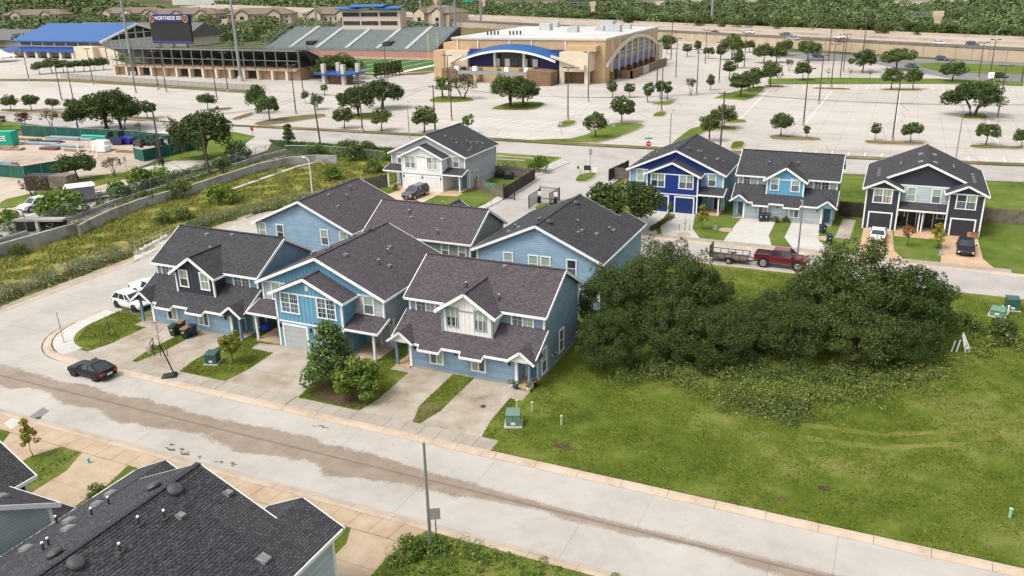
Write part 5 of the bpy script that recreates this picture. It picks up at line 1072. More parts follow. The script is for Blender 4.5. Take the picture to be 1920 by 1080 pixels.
def crown_clumps(rng, H, R, hb, n, rc=.3, shape='dome'):
    out = []; hc = (H - hb)
    while len(out) < n:
        d = rng.normal(size=3); d /= np.linalg.norm(d); q = rng.uniform(.45, 1) ** .6 * (1 - rc * .6)
        if shape == 'dome':
            if d[2] < -.35: continue
            z = hb + hc * (.32 + .68 * max(0, d[2]) * q) if d[2] > 0 else hb + hc * (.32 + .5 * d[2] * q); x, y = d[0] * R * q, d[1] * R * q
        elif shape == 'cone':
            t = rng.random() ** .8; z = hb + hc * (.05 + .9 * t); rr = R * (1 - t) ** .7 * rng.uniform(.3, .9) + .05 * R; a = rng.uniform(0, 6.283); x, y = rr * math.cos(a), rr * math.sin(a)
        else: z = hb + hc * (.5 + .46 * d[2] * q); x, y = d[0] * R * q, d[1] * R * q
        out.append((x, y, z, R * rc * rng.uniform(.7, 1.25)))
    return out
PROTO = {}
def tree_proto(kind, seed, H, R, hb, n, per, leaf, mat, rc=.3, shape='dome', stems=1, trunk_r=.16, bloom=None):
    rng = np.random.default_rng(seed); cl = crown_clumps(rng, H, R, hb, n, rc, shape); tb = MB()
    forks = []
    for s in range(stems):
        a = 6.283 * s / stems + rng.uniform(0, 1); o = (0.12 * stems * math.cos(a) * trunk_r * 5, .12 * stems * math.sin(a) * trunk_r * 5) if stems > 1 else (0, 0); lean = R * (.35 if stems > 1 else .06)
        f = (lean * math.cos(a), lean * math.sin(a), hb + (H - hb) * (.12 if stems == 1 else .2)); mid = (o[0] * .5 + f[0] * .4 + rng.normal() * .08, f[1] * .4 + rng.normal() * .08, f[2] * .55)
        tr = trunk_r / math.sqrt(stems); tb.tube([(o[0], o[1], -.1), (o[0], o[1], .15), mid, f], [tr * 1.5, tr * 1.1, tr * .9, tr * .7], 7); forks.append((f, tr))
    for c in cl[:min(n, 16)]:
        f, tr = min(forks, key=lambda q: (q[0][0] - c[0]) ** 2 + (q[0][1] - c[1]) ** 2)
        md = tuple((f[i] + c[i]) / 2 + (0, 0, .12 * (H - hb))[i] * rng.uniform(-.5, 1) for i in range(3)); tb.tube([f, md, c[:3]], [tr * .55, tr * .3, tr * .1], 5, False)
    P, Nn = leaf_points(cl, per, rng); V, F = quads(P, Nn, leaf, rng)
    PROTO.setdefault(kind, []).append((tb.mesh(kind + '_trunk', bark, True), np_mesh(kind + '_crown', V, F, mat), H))
    if bloom:
        top = [c for c in cl if c[2] > hb + (H - hb) * .35]; P, Nn = leaf_points([top[i] for i in rng.integers(0, len(top), bloom[1])], 7, rng, .95); V, F = quads(P, Nn, leaf * .8, rng); PROTO[kind][-1] += (np_mesh('blossom', V, F, bloom[0]),)
for s in range(3):
    tree_proto('round_oak', 10 + s, 6, 3.4, 1.7, 34, 80, .40, lf_oak, .30)
    tree_proto('mid_oak', 20 + s, 6, 3.0, 1.6, 30, 76, .38, lf_mid, .32)
    tree_proto('wide_oak', 30 + s, 7, 5.0, 1.9, 48, 105, .40, lf_live, .25, stems=1 + s, trunk_r=.34)
    tree_proto('tall_oak', 40 + s, 6, 2.1, 1.4, 24, 76, .36, lf_oak, .36, 'ball')
for s in range(2):
    tree_proto('bronze_myrtle', 50 + s, 5, 2.3, 1.7, 22, 22, .32, lf_bronze, .24, stems=4, trunk_r=.14); tree_proto('red_myrtle', 60 + s, 5, 2.4, 1.5, 24, 34, .34, lf_red, .28, stems=3, trunk_r=.14)
    tree_proto('bright_tree', 70 + s, 5, 1.7, 1.3, 20, 34, .36, lf_bright, .33); tree_proto('grey_oak', 80 + s, 7, 4.2, 1.8, 40, 34, .36, lf_grey, .2, stems=2, trunk_r=.3)
    tree_proto('young_rust', 85 + s, 3.2, .95, .9, 14, 34, .2, lf_rust, .36, 'ball', trunk_r=.05); tree_proto('conical_tree', 90 + s, 5, 1.6, .5, 26, 50, .34, lf_oak, .3, 'cone'); tree_proto('bush', 95 + s, 2.2, 1.7, .1, 26, 46, .22, lf_mid, .34, stems=3, trunk_r=.08); tree_proto('bright_bush', 97 + s, 2.2, 1.6, .1, 26, 46, .22, lf_bright, .34, stems=3, trunk_r=.08)
tree_proto('bare_tree', 99, 4, 1.2, 1.4, 14, 6, .22, lf_red, .3, trunk_r=.06); tree_proto('yellow_tree', 100, 3.2, 1.15, 1.0, 24, 90, .17, lf_yel, .32, 'ball', trunk_r=.06); tree_proto('staked_tree', 101, 3.4, .9, 1.0, 20, 60, .17, lf_yel, .36, 'cone', trunk_r=.04)
tree_proto('street_shrub', 102, 5.2, 2.5, .25, 60, 85, .22, leafmat('dark_shrub_leaves', (.105, .185, .05), .55), .25, 'cone', stems=3, trunk_r=.12, bloom=(leafmat('cream_tips', (.22, .23, .12), .3, (1, 1, 1)), 40))
tree_proto('lush_shrub', 103, 3.6, 1.75, .2, 46, 95, .19, lf_bright, .26, 'dome', stems=3, trunk_r=.1, bloom=(lf_bloom, 7))
for s in range(4): tree_proto('thicket_oak', 110 + s, 8, 5.6, .9, 110, 240, .175, lf_live, .17, stems=3, trunk_r=.42)
TOP = {}
def plant(kind, loc, h, label, cat='tree', group=None, rz=None, v=None, wide=1.0, z=0.0, name=None):
    pr = PROTO[kind]; i = (v if v is not None else random.randrange(len(pr))) % len(pr); p = pr[i]
    o = thing(name or kind, label, cat, (loc[0], loc[1], z), random.uniform(0, 6.28) if rz is None else rz, group); k = h / p[2]; o.scale = (k * wide, k * wide, k)
    obj('trunk', p[0], o); obj('crown', p[1], o)
    if len(p) > 3: obj('blossom', p[3], o)
    return o
def trees(rows, group=None, cat='tree', z=0.05):
    for r in rows:
        kind, loc, h, label = r[:4]; plant(kind, loc, h, label, cat, group, wide=(r[4] if len(r) > 4 else 1.0) * random.uniform(.93, 1.16), z=z)
trees([
 ('round_oak', (-218.68, 153.79), 4.33, 'small round oak at the far left of the stadium lot edge', .95), ('round_oak', (-212.69, 155.48), 4.59, 'small round oak, second from the left along the lot edge', .9), ('round_oak', (-207.51, 157.93), 3.35, 'low round oak between the small oaks and the great spreading oak', 1.1), ('round_oak', (-200.12, 158.05), 3.45, 'low oak just left of the great spreading oak', 1.0),
 ('red_myrtle', (-194.37, 133.48), 2.97, 'red leaved myrtle cut off by the left edge'), ('red_myrtle', (-187.30, 134.04), 4.04, 'dark red crape myrtle behind the green container', .95), ('bronze_myrtle', (-179.92, 135.50), 4.74, 'grey bronze crape myrtle behind the green screened fence', 1.1),
 ('wide_oak', (-172.12, 136.34), 6.06, 'dark oak on the left flank of the great spreading oak', .6), ('wide_oak', (-165.38, 138.38), 9.09, 'great spreading oak behind the contractors yard, its left half', 1.0), ('wide_oak', (-160.98, 138.97), 8.92, 'great spreading oak behind the contractors yard, its right half', .85), ('round_oak', (-169.13, 154.10), 4.51, 'round oak right of the great spreading oak', 1.05),
 ('bronze_myrtle', (-164.37, 137.95), 2.75, 'reddish myrtle under the great spreading oak', 1.1), ('bronze_myrtle', (-154.52, 138.03), 2.35, 'small bronze myrtle behind the green pipes', .95), ('bronze_myrtle', (-145.69, 138.61), 3.94, 'thin bare looking myrtle left of the big leaning tree', .8),
 ('wide_oak', (-116.97, 118.45), 9.46, 'big olive tree with a bare wooden pole in front of it', .95), ('bronze_myrtle', (-122.34, 117.72), 3.00, 'bronze myrtle before the green fence corner', 1.0), ('bronze_myrtle', (-125.30, 133.77), 2.95, 'thin leafless myrtle right of the big olive tree', .6),
 ('round_oak', (-164.54, 170.00), 4.63, 'dense dark oak on the open stadium lot', 1.0), ('mid_oak', (-147.33, 169.24), 7.45, 'tall light green oak, the rear one of the left pair on the lot', .85), ('mid_oak', (-136.30, 160.33), 6.73, 'green oak, the front one of the left pair on the lot', .9),
 ('bright_tree', (-151.03, 202.50), 3.60, 'little bright green tree beside the ticket pavilion', .9), ('round_oak', (-146.17, 187.13), 3.67, 'slim little oak left of the leaning wooden pole', .55), ('mid_oak', (-136.07, 178.95), 3.78, 'low green oak beside the leaning wooden pole', 1.1),
 ('wide_oak', (-118.51, 171.35), 7.74, 'spreading many stemmed oak on the round lot island, left crown', .95), ('wide_oak', (-119.98, 184.40), 7.55, 'twisted spreading oak on the round lot island, right crown', .95),
 ('round_oak', (-112.30, 156.62), 4.86, 'leaning dark oak on the main road verge', 1.0), ('mid_oak', (-102.13, 156.10), 4.96, 'round green oak on the main road verge', 1.0), ('round_oak', (-91.98, 157.11), 5.78, 'broad dark oak behind the white house', 1.05), ('bright_tree', (-82.24, 158.73), 4.49, 'small bright green young tree right of the white house roof', .85),
 ('bright_tree', (-113.92, 205.44), 6.42, 'bright green tree on the stony island before the arena', 1.35), ('grey_oak', (-107.92, 205.95), 7.07, 'grey brown thinning oak on the stony island before the arena', .95),
 ('wide_oak', (-89.55, 196.68), 8.07, 'dark live oak with drooping edges before the arena entrance', 1.05), ('wide_oak', (-86.86, 199.35), 7.03, 'dark live oak leaning to the right before the arena', .85),
 ('mid_oak', (-54.98, 161.94), 5.46, 'upright green oak on the grass entrance island', .85), ('round_oak', (-55.06, 180.36), 6.16, 'broad oak at the tip of the grass entrance island', .95), ('tall_oak', (-65.40, 220.47), 4.18, 'slim oak, second in the row before the arena', 1), ('tall_oak', (-69.78, 219.31), 5.03, 'slim oak, first in the row before the arena', .95),
 ('tall_oak', (-58.22, 213.07), 5.61, 'slim oak, third in the row before the arena', .9), ('tall_oak', (-57.00, 220.57), 5.08, 'slim oak touching the lamp pole before the arena', .8), ('tall_oak', (-54.51, 218.12), 5.28, 'slim olive oak right of the lamp pole before the arena', .85), ('bronze_myrtle', (-50.80, 228.65), 5.17, 'rusty leaved young tree alone on the kerb right of the arena', .75), ('tall_oak', (-48.04, 240.82), 4.80, 'slim dark oak alone on the kerb right of the arena', .9),
 ('tall_oak', (-32.48, 164.71), 6.58, 'dark upright oak behind the royal blue house, the nearer of the pair', 1.0), ('round_oak', (-32.75, 180.56), 5.00, 'dark round oak behind the royal blue house, the farther of the pair', .9),
 ('tall_oak', (-88.34, 349.37), 4.83, 'small green tree at the arena far corner', 1.1), ('round_oak', (-93.72, 372.16), 6.23, 'dark tree behind the arena far corner', 1.0), ('tall_oak', (-77.63, 339.23), 5.46, 'first of the young trees along the arena east drive', 1.15), ('tall_oak', (-76.65, 353.78), 5.65, 'second of the young trees along the arena east drive, set back', 1.0), ('mid_oak', (-67.74, 331.99), 4.90, 'third of the young trees along the arena east drive, yellowish', 1.0), ('tall_oak', (-62.45, 328.64), 6.17, 'fourth of the young trees along the arena east drive', 1.15),
 ('mid_oak', (-58.43, 329.38), 9.96, 'tall green tree where the east drive bends', .9), ('tall_oak', (-51.02, 299.79), 6.67, 'dark tree below the tall green tree at the drive bend', 1.1), ('tall_oak', (-48.30, 269.82), 5.92, 'dark tree at the start of the east drive kerb', 1.05),
 ('tall_oak', (-37.74, 228.83), 6.68, 'olive tree at the left tip of the long grass island', 1.3), ('tall_oak', (-37.40, 247.11), 6.26, 'olive tree in the middle of the long grass island', 1.3), ('mid_oak', (-37.39, 240.00), 6.25, 'olive tree squeezed between two on the long grass island', 1.0), ('mid_oak', (-33.41, 251.79), 7.49, 'yellowing tree at the right end of the long grass island', .9),
 ('round_oak', (-45.32, 319.59), 7.00, 'dark round tree beyond the long grass island', 1.1), ('mid_oak', (-41.45, 322.32), 5.91, 'green tree beyond the long grass island', 1.3), ('round_oak', (-41.94, 347.73), 6.52, 'dark tree behind the green one near the slip road', 1.0), ('round_oak', (-57.35, 361.91), 5.01, 'dark little tree against the motorway wall', 1.0),
 ('bronze_myrtle', (-33.64, 294.88), 4.23, 'small reddish tree left of the slip road', .8), ('round_oak', (-26.49, 269.21), 5.86, 'dark young tree beside the twin lamp at the lot edge', .85), ('round_oak', (-31.31, 330.26), 7.81, 'dark round tree before the motorway wall', .95),
 ('round_oak', (-11.18, 294.87), 7.35, 'dark round tree beside the slip road, left of the largest', 1.1), ('round_oak', (-1.40, 303.41), 7.43, 'densest dark round tree on the slip road verge', 1.2), ('mid_oak', (-1.85, 253.64), 6.18, 'green tree on the lot island, left of the pair', 1.0), ('mid_oak', (3.54, 254.99), 6.03, 'green tree on the lot island, right of the pair', .85),
 ('round_oak', (13.66, 275.99), 5.93, 'dark spreading tree on the long lot verge', 1.1), ('round_oak', (25.59, 277.51), 2.92, 'low dark tree beside the white handicap sign', 1.1), ('wide_oak', (15.48, 210.86), 7.78, 'many stemmed spreading oak on the square lot island', 1.15),
 ('round_oak', (-20.24, 173.94), 4.93, 'round oak on the left lot island behind the pale grey house', .85), ('tall_oak', (-15.41, 174.21), 2.59, 'leaning small oak on the left lot island', .9), ('tall_oak', (-3.00, 175.09), 3.67, 'thin oak on the middle lot island, left of the lamp', .8), ('round_oak', (3.25, 174.75), 4.08, 'round dark oak on the middle lot island, right of the lamp', .9), ('mid_oak', (15.83, 175.40), 4.65, 'olive oak on the right lot island', .95), ('round_oak', (21.51, 175.07), 3.60, 'dark oak at the right edge on the right lot island', .9),
 ('bare_tree', (-19.87, 276.38), 3.45, 'leafless reddish sapling, left of three on the verge'), ('bare_tree', (-13.92, 277.75), 3.59, 'leafless reddish sapling, middle of three on the verge'), ('bare_tree', (-8.19, 276.26), 3.39, 'leafless reddish sapling, right of three on the verge'),
 ('wide_oak', (-172.20, 239.68), 8.14, 'broad dark oak beside the football pitch', 1.45),
 ('round_oak', (-125.97, 97.81), 4.74, 'wide dark green tree at the yard gateway', 1.5), ('bronze_myrtle', (-122.22, 102.08), 3.78, 'bare stemmed crape myrtle on the lane verge', 1.0), ('bronze_myrtle', (-121.97, 86.37), 3.79, 'bronze crape myrtle beside the brown crate', 1.25), ('bright_bush', (-108.16, 80.31), 4.54, 'bushy bright green tree hiding the white pickup', 1.15),
 ('conical_tree', (-108.95, 132.98), 4.93, 'dark conical tree where the channel meets the main road'), ('mid_oak', (-103.82, 108.73), 3.71, 'leafy bush tree beside the bare wooden pole', 1.0), ('bush', (-109.89, 119.25), 4.01, 'dark rounded bush tree beside the lane fence', .85),
 ('wide_oak', (-30.32, 100.43), 6.65, 'spreading oak between the blue rear house and the royal blue house', 1.1)])
trees([('round_oak', g_, h_, l_, .95) for g_, h_, l_ in (((-300.40, 226.16), 5.08, 'clipped tree, first in the row before the pool hall'), ((-298.86, 230.29), 6.28, 'clipped tree, second in the row before the pool hall'), ((-295.64, 232.92), 5.12, 'clipped tree, third in the row before the pool hall'), ((-292.87, 235.46), 4.77, 'clipped tree, fourth in the row before the pool hall'), ((-290.55, 237.91), 4.98, 'clipped tree, fifth in the row before the pool hall'), ((-289.59, 242.08), 5.03, 'clipped tree, sixth in the row before the pool hall'), ((-287.46, 244.55), 5.05, 'clipped tree, last in the row before the pool hall'), ((-306.35, 271.42), 3.31, 'tree under the left end of the dark grandstand'))], 'row of clipped trees before the pool hall')
for i in range(7): p = Vector((-160.20, 244.03)).lerp(Vector((-158.28, 255.92)), i / 6); plant('conical_tree', p, 5.2, 'dark conifer in the screen row beside the football pitch', 'tree', 'conifer row by the pitch', wide=.9)
# the near row's own planting
plant('street_shrub', (-38.9, 49.5), 5.6, 'tall dark pyramid shrub before the teal garage house', 'shrub', z=.12, rz=.6); plant('lush_shrub', (-35.7, 48.5), 3.9, 'bright green shrub with pale blossoms beside the tall dark one', 'shrub', z=.12, rz=2)
plant('yellow_tree', (-49.75, 50.06), 3.0, 'small yellow leaved tree beside the green transformer box', 'tree', z=.1); plant('staked_tree', (-20.68, 103.83), 3.3, 'yellow green staked sapling before the royal blue house', 'tree', z=.1)
plant('young_rust', (3.21, 105.16), 2.9, 'rusty orange young tree before the charcoal house', 'tree', z=.1); plant('staked_tree', (6.34, 105.43), 3.1, 'yellow green young tree before the charcoal house', 'tree', z=.1, wide=1.3)
plant('bright_bush', (-22.2, 33.6), 1.5, 'wild green bush at the tan driveway corner by the lamp post', 'shrub', z=.1, wide=.85); plant('bright_bush', (-21.0, 34.6), .9, 'lower wild green bush at the foot of the lamp post', 'shrub', z=.1, wide=1.1)
plant('staked_tree', (-52.34, 32.61), 3.0, 'spindly sapling on the near lawn beside the left driveway', 'tree', z=.1, wide=.8); plant('bright_bush', (-44.25, 30.95), .9, 'yellow green grass clump beside the near driveway', 'shrub', z=.1)
for k_, g_, h_, l_, w_ in (('bush', (2.34, 113.95), 1.7, 'dark shrub left of the rusty tree by the porch', .6), ('bush', (4.43, 112.67), 1.3, 'dark shrub between the rusty and yellow trees', .55), ('bush', (-12.59, 110.69), .8, 'little shrub under the grey house window', .9), ('bush', (-11.33, 110.87), .8, 'second little shrub under the grey house window', .9), ('bright_bush', (-69.52, 108.87), 1.3, 'yellow green bush beside the white house porch', .6), ('bright_bush', (-26.65, 110.75), 1.6, 'narrow green bush between the dark blue garage doors', .35), ('bright_bush', (-53.50, 128.62), 3, 'bright round bush beside the pavement railing', .95)):
    plant(k_, g_, h_, l_, 'shrub', wide=w_, z=.1)
hd = thing('hedge', 'low hedge strip between the two royal blue driveways', 'hedge', (*(-26.26, 104.69), .1)); P, Nn = leaf_points([(0.1 * i - .35, -3.4 + i * .75, .3, .42) for i in range(10)], 120, RNG); V, F = quads(P, Nn, .16, RNG); obj('foliage', np_mesh('hedge', V, F, lf_mid), hd)
# oak thicket on the big lawn
for i, (g_, h_, l_, w_) in enumerate(((( -17.2, 62.2), 5.4, 'low oak reaching the ground at the thicket front left corner', .78), (( -19.0, 69.5), 7.2, 'oak leaning on the blue houses at the thicket left end', .8), (( -14.6, 72.4), 9.0, 'oak with visible dark limbs on the left of the thicket', .76), (( -11.6, 74.5), 5.6, 'oak filling the back middle of the thicket', .8), (( -12.6, 66.5), 5.6, 'shaded oak behind the front left corner of the thicket', .95), (( -8.6, 69.4), 4.6, 'lower oak in the shaded middle of the thicket', 1.0), (( -6.2, 74.0), 3.3, 'low oak under the gap in the thicket', 1.1), (( -2.0, 75.8), 6.4, 'oak right of the gap in the thicket', .8), ((.9, 76.2), 9.3, 'tallest oak of the thicket beside the red pickup', .86), (( -3.4, 70.4), 5.4, 'dark oak at the front of the right thicket', 1.0), ((5.0, 76.5), 7.8, 'oak at the right end of the thicket', .82), ((-5.6, 72.2), 5.0, 'low oak closing the gap between the two crowns', 1.1), (( -9.2, 66.4), 4.6, 'low dark oak at the thicket front', 1.1), ((1.4, 71.2), 5.8, 'low oak at the front right of the thicket', 1.05), ((5.2, 72.8), 4.6, 'lowest oak at the right tip of the thicket', 1.0))):
    plant('thicket_oak', (g_[0] - 2.2, g_[1] - 1.3), h_, l_, 'tree', 'oak thicket', v=i, wide=w_, z=.05, name='live_oak')
# bushes along channel, meadow fence and thicket
BL = [((-108.40, 90.75), 3.0, 'bush on the lane bank, first right of the pickup'), ((-111.14, 97.22), 3.6, 'yellow green bush on the lane bank'), ((-109.96, 100.39), 3.6, 'green bush on the lane bank before the gateway'), ((-99.18, 93.97), 3.0, 'rounded bush at the channel wall, middle'), ((-100.89, 88.94), 2.4, 'rounded bush at the channel wall, left'), ((-90.63, 93.55), 3.8, 'large rounded bush in the meadow'), ((-83.64, 112.20), 2.6, 'bush in the meadow behind the rear houses, left'), ((-80.14, 118.86), 2.4, 'bush in the meadow behind the rear houses, right'), ((-89.05, 127.58), 3.6, 'tall bush by the mesh fence left of the white house'), ((-108.30, 72.17), 3.2, 'bright bush at the left edge above the channel'), ((-96.79, 64.97), 1.6, 'low bush at the foot of the channel wall'), ((-88.68, 84.01), 2.0, 'dark weed bush behind the charcoal roof, right'), ((-89.74, 81.64), 1.8, 'dark weed bush behind the charcoal roof, left'), ((-97.67, 126.80), 2.6, 'feathery bush at the main road fence, left'), ((-94.07, 131.11), 3.0, 'feathery bush at the main road fence, middle'), ((-90.12, 132.39), 2.8, 'feathery bush at the main road fence, right'), ((7.78, 80.23), 2.0, 'bush behind the green utility boxes, left'), ((10.65, 78.80), 2.4, 'dark bush at the right edge of the big lawn')]
for i, (g_, h_, l_) in enumerate(BL): plant('bright_bush' if i in (1, 2, 9, 0, 5, 6) else 'bush', g_, h_, l_, 'shrub', 'wild bushes', wide=1.0)

def scatter_blades(name, poly, n, hgt, wid, mat, z, holes=(), seed=1, lean=.5, clump=0.0, label=None):
    rng = np.random.default_rng(seed); xs = [p[0] for p in poly]; ys = [p[1] for p in poly]; x = rng.uniform(min(xs), max(xs), n); y = rng.uniform(min(ys), max(ys), n); k = inpoly(x, y, poly)
    for h_ in holes: k &= ~inpoly(x, y, h_)
    if clump: k &= (np.sin(x * 1.1 + 2 * np.sin(y * .7)) + np.sin(y * 1.3 + 2 * np.sin(x * .6 + 1)) + rng.normal(size=n) * .6) > (clump - 1)
    x, y = x[k], y[k]; n = len(x); a = rng.uniform(0, 6.283, n); h = hgt * rng.uniform(.5, 1.3, n); w = wid * rng.uniform(.6, 1.3, n); l = rng.normal(size=(n, 2)) * (lean * h)[:, None]
    dx, dy = np.cos(a) * w, np.sin(a) * w; zz = np.full(n, z - .01)
    V = np.stack([np.stack([x - dx, y - dy, zz], 1), np.stack([x + dx, y + dy, zz], 1), np.stack([x + l[:, 0], y + l[:, 1], z + h], 1)], 1).reshape(-1, 3)
    o = obj(name, np_mesh(name, V, np.arange(3 * n).reshape(n, 3), mat)); return tag(o, label, kind='stuff')
big_lawn = [(-23.4, 45.55), (30, 45.55), (30, 90), (-23.4, 90)]
scatter_blades('lawn_grass', big_lawn, 200000, .08, .05, lf_grass, .1, [D5, rect(-24, -22.8, 45, 47)], 2, 1.2, clump=.35)
scatter_blades('lawn_grass', [(-71, 45.4), (-23.4, 45.4), (-23.4, 57), (-71, 57)], 90000, .07, .06, lf_grass, .1, FRONT_CUT + [[(-73, 44), (-64, 44), (-69.2, 51.5), (-69.4, 56), (-73, 56)]], 3, 1.2, clump=.2)
scatter_blades('near_grass', [(-52, 14), (6, 14), (6, 35.8), (-52, 35.8)], 60000, .12, .06, lf_weed, .1, [rect(-37.5, -22.4, 0, 29.5), rect(-60, -37.6, 0, 28), rect(-71, -22.6, 34.2, 36), [(-49.6, 34.4), (-45, 34.4), (-44.2, 27), (-48.6, 27)], [(-57.2, 34.4), (-51.4, 34.4), (-52.3, 32), (-52.3, 27), (-56, 27), (-56, 32)], rect(-36.5, -31.5, 27, 34.4), rect(-26.9, -23.1, 26.4, 34.4)], 4, 1.0, clump=.4)
scatter_blades('meadow_grass', meadow, 150000, .30, .08, lf_dry, .05, [], 5, .8, clump=.15); scatter_blades('meadow_weeds', meadow, 36000, .40, .11, lf_weed, .05, [], 6, .6, clump=1.1)
scatter_blades('south_verge_grass', [(-118, 137.9), (-73.6, 138.1), (-73.6, 128), (-104, 128)], 16000, .5, .14, leafmat('lush_blades', (.07, .13, .02), .45), .09, [], 7, .6)
def undergrowth(name, mounds, per, size, mat, seed, petals=None):
    rng = np.random.default_rng(seed); P, Nn = leaf_points(mounds, per, rng, .55, .5); k = P[:, 2] > .02; V, F = quads(P[k], Nn[k], size, rng); tag(obj(name, np_mesh(name, V, F, mat)), kind='stuff')
    if petals: P, Nn = leaf_points(mounds, petals, rng, .96, 1); k = P[:, 2] > .12; V, F = quads(P[k], Nn[k], .11, rng); tag(obj('wild_flowers', np_mesh('wild_flowers', V, F, lf_petal)), kind='stuff')
rng = np.random.default_rng(9)
def band(pts, n, w, r0, r1, zk=.55):
    out = []; pts = [Vector(p) for p in pts]
    for _ in range(n):
        t = rng.uniform(0, len(pts) - 1.001); i = int(t); p = pts[i].lerp(pts[i + 1], t - i); r = rng.uniform(r0, r1); out.append((p.x + rng.normal() * w, p.y + rng.normal() * w, r * zk, r))
    return out
undergrowth('thicket_undergrowth', band([(-13.2, 60.2), (-10.2, 60.0), (-7.0, 60.0), (-3.6, 60.6), (-.4, 62.6), (2.6, 66.2), (5.2, 68.8)], 120, 1.0, .4, 1.15), 170, .12, lf_weed, 11, 2)
undergrowth('thicket_undergrowth', band([(-19.0, 61.5), (-16.5, 61.8), (-13, 64.6), (-8, 65.8), (-3, 66.8), (1.5, 69.6), (3.5, 72)], 70, 1.3, .6, 1.1), 110, .2, lf_live, 24)
undergrowth('verge_weeds', band([(-22.6, 32.0), (-22.0, 33.8), (-20.6, 34.9), (-18.0, 35.0)], 46, .5, .25, .6), 70, .12, lf_weed, 22, 4)
undergrowth('verge_weeds', band([(-21, 33), (-17, 33.6), (-14, 34.4), (-12, 34.6)], 60, .8, .15, .4), 60, .12, lf_bright, 23)
undergrowth('thicket_undergrowth', band([(-17.6, 59.6), (-14.6, 61.2), (-11, 62.6), (-7, 63.4), (-3, 64.6), (1, 67), (5, 69.6)], 110, 1.2, .4, 1.1), 120, .13, lf_mid, 12)
undergrowth('thicket_weeds', band([(-8.4, 58.4), (-5.8, 58.2), (-3.2, 59.0)], 60, .9, .4, 1.0), 90, .13, leafmat('pale_weed', (.15, .19, .06), .45, trans=.3), 13, 3)
undergrowth('lawn_edge_weeds', band([(1.17, 65.67), (4.24, 69.44), (7.55, 74.61), (10.14, 77.39), (12.56, 79.55)], 90, 1.3, .25, .7), 60, .15, lf_weed, 14)
undergrowth('fence_line_weeds', band([(-83.6, 46), (-83.8, 54), (-83.9, 62), (-83.6, 69)], 110, .5, .4, .9), 75, .2, leafmat('fence_weed', (.15, .19, .09), .5), 15)
undergrowth('fence_line_weeds', band([(-84.2, 80), (-84, 86), (-80, 96), (-76, 101)], 70, .6, .5, 1.0), 60, .22, lf_mid, 16)
undergrowth('meadow_shrubs', band([(-98, 48), (-96, 70), (-95, 96), (-97, 118), (-84, 122), (-88, 104), (-92, 84), (-90, 60)], 110, 3.2, .25, .8, .3), 60, .2, lf_weed, 17)
undergrowth('meadow_shrubs', band([(-99.5, 60), (-100.5, 78), (-106, 98), (-107, 112), (-100, 124)], 70, .8, .5, 1.1), 60, .24, lf_mid, 18)
undergrowth('fence_line_weeds', band([(-103, 131), (-92, 130), (-80, 130), (-60, 129)], 120, 1.5, .6, 1.4), 60, .28, lf_bright, 19)
undergrowth('lane_bank_weeds', band([(-105.6, 66), (-107.2, 84), (-110.6, 97), (-112.4, 108), (-111, 121)], 90, .5, .4, .9), 55, .24, lf_mid, 20)

